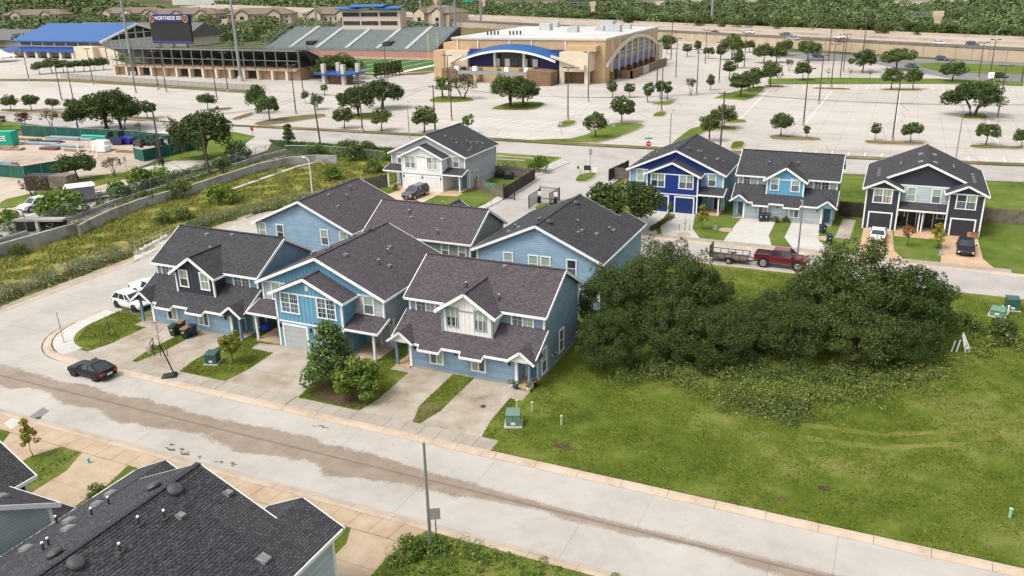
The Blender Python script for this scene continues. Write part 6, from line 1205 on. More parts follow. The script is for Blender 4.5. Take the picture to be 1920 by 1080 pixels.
# the far wood reads as one mass: thousands of crowns built in one mesh, with a fringe of single trees in front
def far_wood():
    rng = np.random.default_rng(21); VS, FS, TS = [], [], []; base = 0
    hwm = np.array([[dm_.x, dm_.y], [nm_.x, nm_.y]])
    for d0, d1, cell, nq in ((330, 640, 74, 120), (640, 1000, 110, 64), (1000, 1600, 240, 30), (1600, 2700, 700, 18)):
        n = int(.62 * (d1 ** 2 - d0 ** 2) / cell); r = np.sqrt(rng.uniform(d0 ** 2, d1 ** 2, n)); a = rng.uniform(math.radians(-13), math.radians(60), n); x, y = -r * np.sin(a), r * np.cos(a)
        q = np.stack([x - Pm.x, y - Pm.y], 1); s_ = q @ hwm[0]; nn = q @ hwm[1]
        keep = (nn > 50) | ((nn < -42) & (y > 352) & (x < -255) & (s_ < 0)) | ((x < -405) & (y > 322) & (nn < -42))
        for bx0, bx1, by0, by1 in ((-800, -545, 520, 545), (-500, -440, 510, 555), (-418, -280, 490, 545), (-490, -330, 325, 382), (-440, -410, 452, 472)): keep &= ~((x > bx0) & (x < bx1) & (y > by0) & (y < by1))
        keep &= ~((np.abs(np.sin(x * .013 + 1.3) + np.sin(y * .011 + x * .004)) < .12) & (nn < -30)); keep &= ~((nn > 50) & (nn < 130) & (rng.random(n) < .15))
        for L_, w_ in ((1218, 18), (1305, 14), (1395, 15), (1715, 20), (1790, 18)): pass
        x, y = x[keep], y[keep]; D = np.hypot(x, y); m_ = len(x); gz = np.clip((D - 1100) / 3000, 0, 1) ** 1.3 * 95 * (1 + .25 * np.sin(x / 700 + 1) * np.cos(y / 900))
        R = rng.uniform(3.0, 6.4, m_) * (1 + (D > 1000) * .5 + (D > 1600) * .8); Hh = rng.uniform(4.5, 8.5, m_) * (1 + (D > 1600) * .2)
        c = np.repeat(np.stack([x, y, gz + Hh - R * .75, R], 1), nq, 0); N_ = len(c); d = rng.normal(size=(N_, 3)); d[:, 2] = np.abs(d[:, 2]) * rng.choice([1, 1, 1, -.4], N_); d /= np.linalg.norm(d, axis=1, keepdims=True)
        P = c[:, :3] + d * c[:, 3:4] * rng.uniform(.7, 1.08, (N_, 1)) * np.array([1, 1, .75]); Nn = d + rng.normal(size=(N_, 3)) * .45; Nn /= np.linalg.norm(Nn, axis=1, keepdims=True)
        sz = np.repeat(R, nq)[:, None] * 1.9 / math.sqrt(nq) * 1.65
        t = np.cross(Nn, rng.normal(size=(N_, 3))); t /= np.linalg.norm(t, axis=1, keepdims=True) + 1e-9; b = np.cross(Nn, t); t = t * sz * .5 * rng.uniform(.6, 1.2, (N_, 1)); b = b * sz * .4
        V = np.stack([P - t, P - b, P + t, P + b], 1).reshape(-1, 3); TS.append(np.repeat(np.repeat(rng.random(m_), nq), 4)); VS.append(V); FS.append(np.arange(4 * N_).reshape(N_, 4) + base); base += 4 * N_
    me = np_mesh('far_wood', np.concatenate(VS), np.concatenate(FS), wood_m); at_ = me.attributes.new('tone', 'FLOAT', 'POINT'); at_.data.foreach_set('value', np.concatenate(TS).astype(np.float32)); tag(obj('far_wood', me), 'dense far wood beyond the stadium and motorway', kind='stuff'); print('far wood quads', base // 4)
mt, nt, b = nodes('far_wood_foliage'); b.inputs['Roughness'].default_value = .7; b.inputs['Specular IOR Level'].default_value = .15
g_ = nt.nodes.new('ShaderNodeNewGeometry'); ta = nt.nodes.new('ShaderNodeAttribute'); ta.attribute_name = 'tone'; f_ = mathn(nt, 'ADD', mathn(nt, 'MULTIPLY', noise(nt, g_.outputs['Position'], .02, 4, .6), .4), mathn(nt, 'ADD', mathn(nt, 'MULTIPLY', ta.outputs['Fac'], .38), mathn(nt, 'MULTIPLY', g_.outputs['Random Per Island'], .22)))
nt.links.new(ramp(nt, f_, [(.2, (.055, .072, .034)), (.45, (.088, .122, .048)), (.62, (.125, .175, .06)), (.78, (.19, .215, .095))]), b.inputs['Base Color']); wood_m = mt  # greens kept slightly grey and light, distance haze mixed into the colour
far_wood()
for i in range(64):
    s_ = -150 + i * 8.2 + random.uniform(-2, 2); p = hw(s_, random.uniform(49, 58), 2); plant(random.choice(('mid_oak', 'round_oak', 'mid_oak')), p[:2], random.uniform(6, 9), 'bushy green tree on the wood edge above the motorway', 'tree', 'trees along the wood edge', wide=random.uniform(1.1, 1.5), z=1.5)

trk = ground('worn_track', [(.10, .12, .02), (.15, .165, .03), (.22, .20, .07)], (.2, 1.2, 8), 1, .6, 9, .06)
for off in (0, 1.9):
    pts = [Vector((-3.5, 57.2 - off)), Vector((2, 57.8 - off)), Vector((7, 60.4 - off)), Vector((11, 64.5 - off)), Vector((14, 70 - off))]; L_, R_q = [], []
    for i in range(4):
        for k in range(5):
            a, b = pts[i], pts[i + 1]; q = a.lerp(b, k / 5); d = (pts[min(i + 1, 4)] - pts[max(i - (k < 3), 0)]).normalized(); nr = Vector((-d.y, d.x)) * (.28 + .12 * math.sin(i * 5 + k * 2.3)); L_.append(tuple(q + nr)); R_q.append(tuple(q - nr))
    sheet('worn_track', L_ + R_q[::-1], .108, trk, thick=.02)

# ------------------------------------------------------------------ vehicles
carglass = plain('car_glass', (.03, .034, .04), .06, .3, 1, spec=.7); chrome = plain('rim_alloy', (.45, .45, .46), .3, .1, 3, metal=.8); tail_m = plain('tail_light_red', (.5, .02, .02), .25, .1, 3); head_m = plain('head_light', (.75, .77, .78), .15, .1, 3); plate_m = plain('number_plate', (.7, .7, .68), .5, .05, 3)
def paint(name, c, rough=.28): return plain(name, c, rough, .05, .8, spec=.5, coat=.6)
def loft(mb, rings, cap=True):
    n = len(rings[0]); b = len(mb.v)
    for r in rings: mb.v += [tuple(p) for p in r]
    for i in range(len(rings) - 1):
        for j in range(n):
            mb.f.append((b + i * n + j, b + i * n + (j + 1) % n, b + (i + 1) * n + (j + 1) % n, b + (i + 1) * n + j)); mb.m.append(0)
    if cap: mb.f.append(tuple(b + j for j in reversed(range(n)))); mb.m.append(0); mb.f.append(tuple(b + (len(rings) - 1) * n + j for j in range(n))); mb.m.append(0)
CAR = {  # lower body stations (x, z bottom, z top, half width); glasshouse: x at belt rear/front, x at roof rear/front, belt z, roof z; wheels
 'suv': dict(L=4.5, st=[(-2.2, .42, .8, .74), (-2.12, .3, 1.02, .86), (-1.4, .24, 1.08, .92), (0, .22, 1.06, .93), (1.1, .24, 1.04, .92), (1.75, .26, .98, .88), (2.12, .32, .86, .8), (2.25, .4, .72, .68)], gh=(-2.1, 1.05, -1.55, .25, 1.04, 1.62), wb=(-1.38, 1.38), wr=.36),
 'big_suv': dict(L=5, st=[(-2.45, .42, .9, .82), (-2.38, .32, 1.12, .92), (-1.5, .28, 1.16, .98), (0, .26, 1.14, .99), (1.3, .28, 1.12, .98), (2.1, .3, 1.08, .95), (2.42, .36, .96, .88), (2.5, .44, .8, .8)], gh=(-2.38, 1.15, -2.0, .35, 1.12, 1.75), wb=(-1.5, 1.55), wr=.39),
 'sedan': dict(L=4.8, st=[(-2.35, .4, .78, .72), (-2.25, .3, .96, .84), (-1.4, .22, 1.0, .9), (0, .2, .95, .91), (1.2, .22, .92, .9), (1.9, .25, .82, .86), (2.3, .3, .7, .78), (2.4, .38, .6, .66)], gh=(-1.75, 1.05, -1.05, .2, .95, 1.42), wb=(-1.42, 1.42), wr=.34),
 'coupe': dict(L=4.8, st=[(-2.35, .42, .84, .76), (-2.26, .32, 1.0, .88), (-1.4, .22, 1.02, .95), (-.2, .2, .95, .92), (1.0, .22, .93, .92), (1.8, .24, .88, .9), (2.25, .3, .74, .82), (2.38, .38, .62, .7)], gh=(-1.95, .95, -.95, .02, .97, 1.37), wb=(-1.4, 1.38), wr=.36),
 'pickup': dict(L=5.9, st=[(-2.9, .55, 1.12, .9), (-2.85, .48, 1.2, .96), (-1.0, .42, 1.2, .98), (.4, .4, 1.22, .98), (1.5, .42, 1.22, .98), (2.4, .45, 1.16, .96), (2.82, .5, 1.02, .9), (2.92, .58, .86, .84)], gh=(-1.05, 1.55, -.85, .75, 1.2, 1.88), wb=(-1.85, 1.85), wr=.43)}
def vehicle(kind, name, label, cat, loc, rz, mat, z=0.0, group=None, bed=None, rimmat=None, detail=True, lift=0.0):
    c = CAR[kind]; o = thing(name, label, cat, (loc[0], loc[1], z), rz, group); dz = lift; rings = []
    for x, zb, zt, hw_ in c['st']:
        zb += dz; zt += dz; h = zt - zb
        rings.append([(x, -hw_ * .86, zb), (x, -hw_, zb + h * .3), (x, -hw_ * 1.0, zb + h * .62), (x, -hw_ * .93, zt - .03), (x, -hw_ * .8, zt), (x, hw_ * .8, zt), (x, hw_ * .93, zt - .03), (x, hw_, zb + h * .62), (x, hw_, zb + h * .3), (x, hw_ * .86, zb)])
    mb = MB(); loft(mb, rings); body = mb.build('body', mat, o, smooth=True); body.data.set_sharp_from_angle(angle=math.radians(38))
    xr, xf, tr, tf, zb, zt = c['gh']; zb += dz; zt += dz; hw_ = max(s[3] for s in c['st']); wb_, wt = hw_ * .9, hw_ * .72
    B = [(xr, -wb_, zb - .02), (xf, -wb_, zb - .02), (xf, wb_, zb - .02), (xr, wb_, zb - .02)]; T = [(tr, -wt, zt), (tf, -wt, zt), (tf, wt, zt), (tr, wt, zt)]
    MB().hexa(B, T).build('window', carglass, o)
    e = .05; rf = MB(); rf.hexa([(tr - e, -wt - .04, zt - .03), (tf + e, -wt - .04, zt - .03), (tf + e, wt + .04, zt - .03), (tr - e, wt + .04, zt - .03)], [(tr + .1, -wt + .08, zt + .06), (tf - .12, -wt + .08, zt + .05), (tf - .12, wt - .08, zt + .05), (tr + .1, wt - .08, zt + .06)])
    for s in (-1, 1):
        for t in (0, 1): rf.beam((B[1 if t else 0][0], s * wb_ * 1.005, zb), (T[1 if t else 0][0], s * (wt + .015), zt), .09)
        for fr in ((.36, .7) if kind in ('suv', 'big_suv') else (.45,)): rf.beam((xr + (xf - xr) * fr, s * wb_ * 1.01, zb), (tr + (tf - tr) * fr, s * (wt + .012), zt), .07)
    rf.build('roof', mat, o)
    if kind == 'pickup':
        MB().box(-2.82, -1.12, -.8, .8, 1.2 + dz, 1.215 + dz).build('bed', plain('bed_liner', (.02, .02, .022), .9) if not bed else bed, o)
        if not bed: MB().box(-2.86, -1.1, -.97, -.84, 1.18 + dz, 1.32 + dz).box(-2.86, -1.1, .84, .97, 1.18 + dz, 1.32 + dz).box(-2.9, -2.78, -.84, .84, 1.18 + dz, 1.32 + dz).build('bed_side', mat, o)
        else: MB().hexa([(-2.88, -.94, 1.2), (-1.1, -.94, 1.2), (-1.1, .94, 1.2), (-2.88, .94, 1.2)], [(-2.82, -.86, 1.33), (-1.15, -.86, 1.36), (-1.15, .86, 1.36), (-2.82, .86, 1.33)]).build('bed_cover', bed, o)
    wr = c['wr'] + lift * .5
    for x in c['wb']:
        for s in (-1, 1):
            w = MB(); y0_, y1_ = sorted((s * (hw_ - .2), s * (hw_ + .02))); w.tube([(x, y0_, wr), (x, y1_, wr)], [wr, wr], 14); wo = w.build('wheel', rubber, o)
            r_ = MB(); r_.tube([(x, s * (hw_ + .018), wr), (x, s * (hw_ + .035), wr)], [wr * .66, wr * .6], 10); r_.build('rim', rimmat or chrome, wo)
            if detail: a_ = MB(); a_.tube([(x, s * (hw_ - .3), wr + .04), (x, s * (hw_ + .004), wr + .04)], [wr + .09] * 2, 12); a_.build('wheel_arch', black, o)
    x0, x1 = c['st'][0], c['st'][-1]
    for s in (-1, 1):
        MB().box(x1[0] - .16, x1[0] - .02, s * x1[3] * .95 - .18, s * x1[3] * .95 + .18, x1[2] + dz - .14, x1[2] + dz + .03).build('headlight', head_m, o)
        MB().box(x0[0] - .03, x0[0] + .12, s * x0[3] * .9 - .2, s * x0[3] * .9 + .2, x0[2] + dz - .16, x0[2] + dz + .02).build('taillight', tail_m, o)
        if detail: MB().box(xf - .45, xf - .25, s * (hw_ + .1) - .1, s * (hw_ + .1) + .1, zb + .02, zb + .17).build('mirror', mat if kind != 'pickup' else black, o)
    MB().box(x1[0] - .05, x1[0] + .03, -x1[3] * .7, x1[3] * .7, x1[1] + dz, x1[2] + dz - .14).build('grille', black if kind != 'sedan' else dsteel, o)
    MB().box(x0[0] - .04, x0[0] + .03, -.28, .28, x0[1] + dz + .12, x0[1] + dz + .28).build('number_plate', plate_m, o)
    MB().box(x0[0] - .06, x0[0] + .2, -x0[3] * .95, x0[3] * .95, x0[1] + dz - .08, x0[1] + dz + .08).build('bumper', black if kind in ('coupe', 'suv', 'big_suv', 'sedan') else chrome, o)
    return o
P_black, P_white, P_grey, P_red, P_navy, P_silver = plain('black_car_paint', (.007, .007, .010), .42, .05, .8, spec=.4, coat=.1), paint('white_car_paint', (.75, .75, .76)), paint('grey_car_paint', (.075, .078, .085)), paint('maroon_car_paint', (.13, .008, .016)), paint('navy_car_paint', (.02, .03, .09)), paint('silver_car_paint', (.35, .35, .36))
P_teal = paint('teal_car_paint', (.06, .11, .12))
o = vehicle('coupe', 'parked_car', 'matte black sports coupe parked at the kerb before the driveways', 'car', (-59.57, 43.81), math.pi - .02, P_black, rimmat=black)
MB().box(-2.3, -2.1, -.85, .85, 1.0, 1.06).build('spoiler', black, o); o.scale = (.93, .93, .93)
vehicle('suv', 'parked_car', 'white suv with black wheels in the parking bay beside the house', 'car', (-69.0, 56.9), -.12, P_white, rimmat=black); vehicle('pickup', 'parked_pickup', 'white pickup with a covered bed behind the white suv', 'pickup', (-69.2, 60.1), -.1, P_white, bed=P_white)
vehicle('sedan', 'parked_car', 'dark car mostly hidden behind the charcoal house roof', 'car', (-67.6, 63.4), -.1, P_black); vehicle('big_suv', 'parked_car', 'grey suv with a silver sunshade on the white house driveway', 'car', (-64.6, 106.6), -math.pi / 2 - .1, P_grey, z=.11)
vehicle('pickup', 'parked_pickup', 'lifted dark red crew cab pickup with a trailer in the back street', 'pickup', (-9.5, 92.75), -.03, P_red, lift=.22); vehicle('sedan', 'parked_car', 'white sedan backed toward the street on the left tan driveway', 'car', (-.1, 107.2), math.pi / 2 - .02, P_white, z=.11); vehicle('sedan', 'parked_car', 'black sedan facing the street on the right tan driveway', 'car', (9.3, 105.4), -math.pi / 2 - .04, P_black, z=.11)
vehicle('pickup', 'parked_pickup', 'white pickup half hidden by a bright bush on the lane', 'pickup', (-114.80, 81.73), -math.pi / 2 - .1, P_white)
HA = math.atan2(-.5153, .857)
for k, p, lb, mt in (('sedan', (-115.36, 429.65), 'dark car on the motorway just right of the arena', P_black), ('sedan', (-81.60, 412.42), 'low dark car on the motorway above the tall lot trees', P_black), ('suv', (-65.69, 413.63), 'white suv on the motorway above the grass island', P_white), ('pickup', (-47.39, 394.46), 'dark pickup on the motorway in the farther lane', P_grey), ('pickup', (-41.99, 373.33), 'silver pickup on the motorway in the nearer lane', P_silver), ('suv', (-25.32, 387.12), 'white car on the motorway behind the red one', P_white), ('sedan', (-23.26, 364.22), 'red car on the motorway parapet lane', P_red),
                     ('suv', (11.61, 358.20), 'white suv on the motorway below the flared sign column', P_white), ('suv', (22.28, 354.72), 'dark suv on the motorway right of the white one', P_navy)):
    vehicle(k, 'passing_car', lb, 'car', p, HA, mt, 3.9, 'cars on the motorway', detail=False)
for k, p, lb, mt, a in (('suv', (-29.23, 343.27), 'navy suv on the slip road at the left', P_navy, HA), ('suv', (12.56, 338.49), 'navy suv on the slip road below the motorway wall', P_navy, HA), ('sedan', (3.26, 312.77), 'teal grey car on the slip road behind a tree', P_teal, HA + .1), ('sedan', (26.79, 289.92), 'dark green car on the slip road behind a low tree', P_grey, HA - .1)):
    vehicle(k, 'passing_car', lb, 'car', p, a, mt, .06, 'cars on the slip road', detail=False)
for i, (p, lb, mt) in enumerate((((-325.15, 602.84), 'tiny white car on the far western road, leftmost', P_white), ((-314.06, 595.07), 'tiny silver car on the far western road beside the first', P_silver), ((-302.04, 617.83), 'tiny dark pickup on the far western road', P_navy), ((-262.54, 559.87), 'tiny dark car on the far western road nearer the arena', P_teal), ((-250.55, 547.18), 'tiny white car on the far western road at its right end', P_white), ((-269.72, 540.58), 'tiny white car on the verge road before the lamp masts', P_white), ((-654.84, 942.24), 'tiny dark car on the distant road at the top', P_black), ((-676.88, 986.37), 'tiny white car on the distant road at the top', P_white))):
    vehicle('suv', 'passing_car', lb, 'car', p, HA, mt, .3 if i < 6 else 3.9, 'cars on the far western road', detail=False)
def flat_trailer(name, label, loc, rz, z=0):
    o = thing(name, label, 'trailer', (loc[0], loc[1], z), rz); MB().box(-2.2, 2.0, -.95, .95, .55, .63).build('deck', fencew, o)
    r = MB()
    for s in (-1, 1):
        for x in np.linspace(-2.2, 2.0, 6): r.box(x - .03, x + .03, s * .97 - .03, s * .97 + .03, .6, 1.15)
        r.box(-2.2, 2.0, s * .97 - .03, s * .97 + .03, 1.1, 1.16)
    r.box(1.97, 2.03, -.95, .95, 1.1, 1.16); r.box(-2.25, -2.17, -.95, .95, .6, 1.9); r.build('rail', black, o); MB().beam((2.0, .7, .55), (3.4, 0, .5), .1).beam((2.0, -.7, .55), (3.4, 0, .5), .1).build('drawbar', black, o)
    for s in (-1, 1): w = MB(); w.tube([(0, s * 1.0, .34), (0, s * 1.2, .34)], [.34, .34], 12); wo = w.build('wheel', rubber, o); q = MB(); q.tube([(0, s * 1.205, .34), (0, s * 1.22, .34)], [.2, .18], 8); q.build('rim', chrome, wo); MB().box(-.5, .5, s * 1.1 - .14, s * 1.1 + .14, .72, .76).build('mudguard', black, o)
    return o
flat_trailer('utility_trailer', 'open black rail trailer hitched to the red pickup', (-15.1, 92.8), -.02); flat_trailer('utility_trailer', 'dark flat trailer behind the grey cabin on the lane', (-111.52, 89.66), .9)
o = thing('cabin_trailer', 'grey cabin trailer with a white roof on the lane', 'trailer', (*(-112.00, 87.40), 0), .9); MB().box(-2.4, 1.6, -1.1, 1.1, .6, 2.5).build('body', plain('cabin_grey', (.16, .16, .18), .6), o); MB().hexa([(-2.6, -1.2, 2.5), (1.8, -1.2, 2.5), (1.8, 1.2, 2.5), (-2.6, 1.2, 2.5)], [(-2.3, -1, 2.8), (1.4, -1, 2.8), (1.4, 1, 2.8), (-2.3, 1, 2.8)]).build('roof', white, o); MB().box(1.605, 1.62, -.4, .4, 1.6, 2.1).build('sign', P_white, o)
for s in (-1, 1): w = MB(); w.tube([(0, s * 1.12, .38), (0, s * 1.3, .38)], [.38, .38], 12); w.build('wheel', rubber, o)

# ------------------------------------------------------------------ poles, lamps, signs, wires
def lot_lamp(loc, h, label, arm=True, mat=None):
    o = thing('lamp_post', label, 'lamp post', (loc[0], loc[1], 0), random.uniform(-.3, .3), 'parking lot lamp posts'); MB().cyl((0, 0), .35, 0, .8, 10).build('base', M['kerb_concrete'], o); MB().tube([(0, 0, .7), (0, 0, h)], [.16, .10], 8).build('pole', mat or brownpole, o)
    MB().box(-1.1, 1.1, -.05, .05, h - .12, h).build('arm', mat or brownpole, o)
    for s in (-1, 1): MB().box(s * 1.0 - .45, s * 1.0 + .45, -.28, .28, h - .05, h + .14).build('lamp_head', mat or brownpole, o)
LL = [((0.10, 174.91), 11.7, 'tallest looking lamp post on the middle lot island'), ((-17.50, 187.92), 11.8, 'lamp post behind the left lot island, end of a long white line'), ((-17.50, 221.25), 11.6, 'lamp post halfway along the first long white line'), ((-17.44, 255.74), 11.6, 'lamp post at the left grass strip of the upper lot'), ((20.61, 281.61), 10.4, 'lamp post behind the multi stemmed oak on the verge'), ((19.76, 204.65), 11.5, 'lamp post in front of the multi stemmed oak, right side'), ((23.70, 285.05), 11, 'lamp post right of the slip road signs'),
      ((-67.81, 180.42), 11.7, 'lamp post on the little grass island before the arena'), ((-73.64, 210.93), 12.4, 'lamp post on a pale base before the arena corner'), ((-51.10, 199.23), 11.9, 'lamp post on the small island right of the broad oak'), ((-64.80, 269.01), 11.8, 'lamp post beside the arena east wall'), ((-50.01, 232.20), 11.6, 'lamp post on the kerb of the curved drive'), ((-49.14, 258.37), 11.6, 'lamp post behind the long grass island'), ((-64.68, 311.90), 11.6, 'lamp post among the young trees of the east drive'), ((-48.96, 300.22), 11.6, 'lamp post at the bend of the east drive'), ((-16.59, 277.13), 11.6, 'lamp post left of the saplings, nearer one'), ((-16.92, 295.21), 11.6, 'lamp post left of the saplings, farther one'),
      ((-93.72, 172.82), 11.0, 'lamp post left of the bright young tree on the lot'), ((-137.07, 171.26), 11.8, 'lamp post with a dark head left of the spreading island oaks'), ((-105.12, 153.10), 10.8, 'lamp post rising before the spreading island oaks'), ((-206.35, 196.92), 13.3, 'lamp post on the stadium entry verge, third from the left'), ((-185.45, 200.97), 11.6, 'lamp post on the stadium entry verge, fourth from the left'), ((-248.56, 206.11), 11.6, 'lamp post on the stadium entry verge, second from the left'), ((-281.99, 207.57), 11.6, 'lamp post on the stadium entry verge, leftmost'), ((-213.31, 200.47), 11.6, 'lamp post before the grandstand concourse'), ((-222.83, 173.00), 11.6, 'lamp post on the stadium lot left of the spreading oak'), ((-206.92, 164.19), 11.6, 'lamp post behind the low oaks of the stadium lot'), ((-214.17, 192.33), 11.6, 'lamp post on the lot kerb under the light mast'), ((-176.59, 186.51), 11.4, 'lamp post behind the dense dark oak'), ((-164.61, 210.12), 11.6, 'lamp post beside the concourse corner'), ((-154.16, 240.76), 11.4, 'lamp post beside the pitch screen row'), ((-112.17, 205.90), 11.5, 'lamp post behind the bright tree on the stony island')]
for p, h, lb in LL: lot_lamp(p, h, lb)
def mast(loc, h, label):
    o = thing('light_mast', label, 'light mast', (loc[0], loc[1], 0), 0, 'stadium light masts'); MB().tube([(0, 0, 0), (0, 0, h)], [.6, .26], 10).build('pole', galv, o); MB().cyl((0, 0), 1.0, 0, 1.6, 10).build('base', M['pier_concrete'], o)
    for k in range(4): MB().box(-4, 4, -.1, .1, h - 6 + k * 1.8, h - 5.8 + k * 1.8).build('crossbar', galv, o)
    for k in range(4):
        for x in (-3, -1, 1, 3): MB().box(x - .5, x + .5, -.5, -.1, h - 5.8 + k * 1.8, h - 5 + k * 1.8).build('floodlight', galv, o)
for p, lb in (((-256.28, 230.53), 'stadium light mast in front of the left end of the dark grandstand'), ((-202.59, 226.30), 'stadium light mast in front of the right part of the dark grandstand'), ((-258, 345), 'stadium light mast left of the press box'), ((-183, 345), 'stadium light mast right of the press box'), ((-205, 372), 'stadium light mast directly behind the press box')): mast(p, 38, lb)
for p, lb in (((-255.02, 516.46), 'tall motorway mast left of the arena roof'), ((-96.45, 475.81), 'tall motorway mast in the wood right of the arena'), ((-336.14, 578.93), 'tall motorway mast above the far grandstand')):
    o = thing('motorway_mast', lb, 'light mast', (*p, 0)); MB().tube([(0, 0, 0), (0, 0, 46)], [.8, .35], 9).build('pole', galv, o); MB().cyl((0, 0), 1.3, 44.5, 45.5, 10).build('lamp_ring', galv, o)
def street_lamp(loc, h, label, arm=1.2, rz=0, mat=None):
    o = thing('street_lamp', label, 'street lamp', (loc[0], loc[1], .1), rz, 'estate street lamps'); m_ = mat or galv; MB().cyl((0, 0), .3, -.1, .1, 12).build('base', M['pier_concrete'], o); MB().tube([(0, 0, .05), (0, 0, h)], [.11, .075], 9).build('pole', m_, o)
    if arm: MB().tube([(0, 0, h - .1), (0, arm * .5, h + .35), (0, arm, h + .4)], [.05, .045, .04], 6).build('arm', m_, o); MB().box(-.13, .13, arm - .1, arm + .45, h + .33, h + .45).build('lamp_head', m_, o)
    return o
street_lamp((-21.33, 34.40), 7.1, 'bare grey street lamp pole at the near kerb', 0); street_lamp((-7.90, 92.86), 6.9, 'grey street lamp standing in front of the red pickup', .9, .2); street_lamp((-81.06, 103.12), 5.2, 'pale curved street lamp in the meadow behind the rear houses', 1.0, 1.4, white); street_lamp((-38.51, 157.64), 6, 'grey street lamp on the main road verge behind the royal blue house', 1.6, .0); street_lamp((-90.52, 148.39), 7.0, 'thin grey street lamp behind the white house', .8, .3); street_lamp((10.40, 161.06), 8.2, 'grey street lamp on the main road behind the charcoal house', .8, .2)
o = thing('traffic_sign', 'square sign turned away on a dark post beside the near street lamp', 'sign', (*(-21.37, 35.17), .1), .5); MB().box(-.03, .03, -.03, .03, 0, 2.3).build('post', dsteel, o); MB().box(-.3, .3, -.05, -.03, 1.6, 2.35).build('sign_plate', plain('sign_back', (.33, .31, .29), .5), o)
def text_plate(o, txt, w, h, z, mat, size, y=-.04, x=0, rz=0, tm=None):
    p = MB().box(x - w / 2, x + w / 2, y - .02, y + .02, z - h / 2, z + h / 2).build('sign_plate', mat, o)
    if txt: lettering(txt, size, tm or white, p, (x, y - .025, z), (math.pi / 2, 0, 0), depth=.004)
    return p
sgreen = plain('sign_green', (.01, .28, .18), .5); sred = plain('sign_red', (.45, .012, .02), .5)
o = thing('stop_sign', 'red stop sign under a green street name sign at the main road', 'sign', (*(-39.23, 144.84), .1), .3); MB().cyl((0, 0), .04, 0, 3.6, 6).build('post', galv, o)
oc = MB(); oc.tube([(0, -.06, 2.6), (0, -.03, 2.6)], [.52, .52], 8); oc.build('sign_plate', sred, o); rg = MB(); rg.tube([(0, -.055, 2.6), (0, -.028, 2.6)], [.57, .57], 8); rg.build('sign_border', white, o); lettering('STOP', .34, white, o, (0, -.068, 2.6), (math.pi / 2, 0, 0), depth=.004); MB().box(-.7, .7, -.02, .02, 3.45, 3.7).build('street_name', sgreen, o); MB().box(-.02, .02, -.7, .7, 3.72, 3.97).build('street_name', sgreen, o)
o = thing('street_name_sign', 'green street name sign on the white house lawn', 'sign', (*(-51.48, 105.63), .1), .25); MB().cyl((0, 0), .04, 0, 3.3, 6).build('post', galv, o); MB().box(-.75, .75, -.02, .02, 3.05, 3.32).build('street_name', sgreen, o); MB().box(-.02, .02, -.6, .6, 2.75, 3.02).build('street_name', sgreen, o)
o = thing('parking_sign', 'white disabled parking sign on the long lot verge', 'sign', (*(22.49, 266.79), 0), .1); MB().cyl((0, 0), .06, 0, 3.4, 6).build('post', galv, o); text_plate(o, '', 1.5, 1.6, 3.0, white, 1); MB().lathe((0, -.08, 3.0), [(.01, -.02), (.3, 0), (.01, .02)], 10).build('emblem', plain('sign_blue', (.02, .1, .4), .5), o)
for p, lb in (((-51.85, 164.17), 'small grey sign on the grass entrance island'), ((-62.92, 163.33), 'thin sign post in the slanted parking bays'), ((-122.65, 138.38), 'red stop sign at the lane end'), ((-123.30, 105.73), 'thin dark sign post at the yard gateway')):
    o = thing('small_sign', lb, 'sign', (*p, .1), .2); MB().cyl((0, 0), .05, 0, 2.4, 6).build('post', galv, o); MB().box(-.32, .32, -.06, -.03, 1.8, 2.6).build('sign_plate', sred if 'red' in lb else M['sign_back'], o)
def pole_wood(loc, h, label, arms=1, lean=(0, 0), dark=True):
    o = thing('utility_pole', label, 'utility pole', (loc[0], loc[1], 0), 0); MB().tube([(0, 0, -.2), (lean[0], lean[1], h)], [.19, .12], 8).build('pole', woodpole, o)
    for k in range(arms): MB().box(lean[0] - 1.1, lean[0] + 1.1, lean[1] - .06, lean[1] + .06, h - .5 - k, h - .35 - k).build('crossarm', woodpole, o); [MB().cyl((lean[0] + x, lean[1]), .05, h - .35 - k, h - .15 - k, 6).build('insulator', galv, o) for x in (-1, 0, 1)]
    return o
PW = [((-122.21, 112.72), 10.7, 'pale utility pole in a drum base inside the lane verge', 0, (0, 0)), ((-106.17, 107.93), 10.6, 'bare leaning wooden pole before the big olive tree', 0, (-.9, .2)), ((-105.70, 138.72), 10.3, 'leaning dark utility pole with a transformer by the main road', 1, (-.7, 0)), ((-91.39, 160.77), 9.6, 'dark utility pole behind the white house', 1, (0, 0)), ((-28.97, 157.38), 10.6, 'wooden utility pole with a crossarm behind the royal blue house', 1, (.2, 0)), ((-66.85, 254.14), 11, 'dark utility pole right of the arena'), ((-80.51, 325.31), 14, 'utility pole at the arena far corner'), ((-24.31, 329.57), 13.5, 'crossarm pole before the motorway, left'), ((-14.44, 363.99), 13, 'crossarm pole before the motorway, right'), ((-45.27, 441.16), 13, 'crossarm pole in the wood edge, left'), ((-27.62, 480.86), 13, 'crossarm pole in the wood edge, right'), ((31.11, 277.55), 11, 'dark pole at the right edge by the slip road')]
POLES = [pole_wood(r[0], r[1], r[2], r[3] if len(r) > 3 else 1, r[4] if len(r) > 4 else (0, 0)) for r in PW]
MB().cyl((0, 0), .28, 7.5, 8.5, 10).build('transformer', galv, POLES[2]); MB().cyl((0, 0), .5, 0, .9, 10).build('drum_base', rubber, POLES[0])
def wire(a, b, sag, label):
    a, b = Vector(a), Vector(b); pts = [a.lerp(b, i / 10) - Vector((0, 0, sag * 4 * (i / 10) * (1 - i / 10))) for i in range(11)]; o = MB().tube(pts, .022, 4).build('power_line', dsteel); tag(o, label, 'power line', 'power lines over the lots')
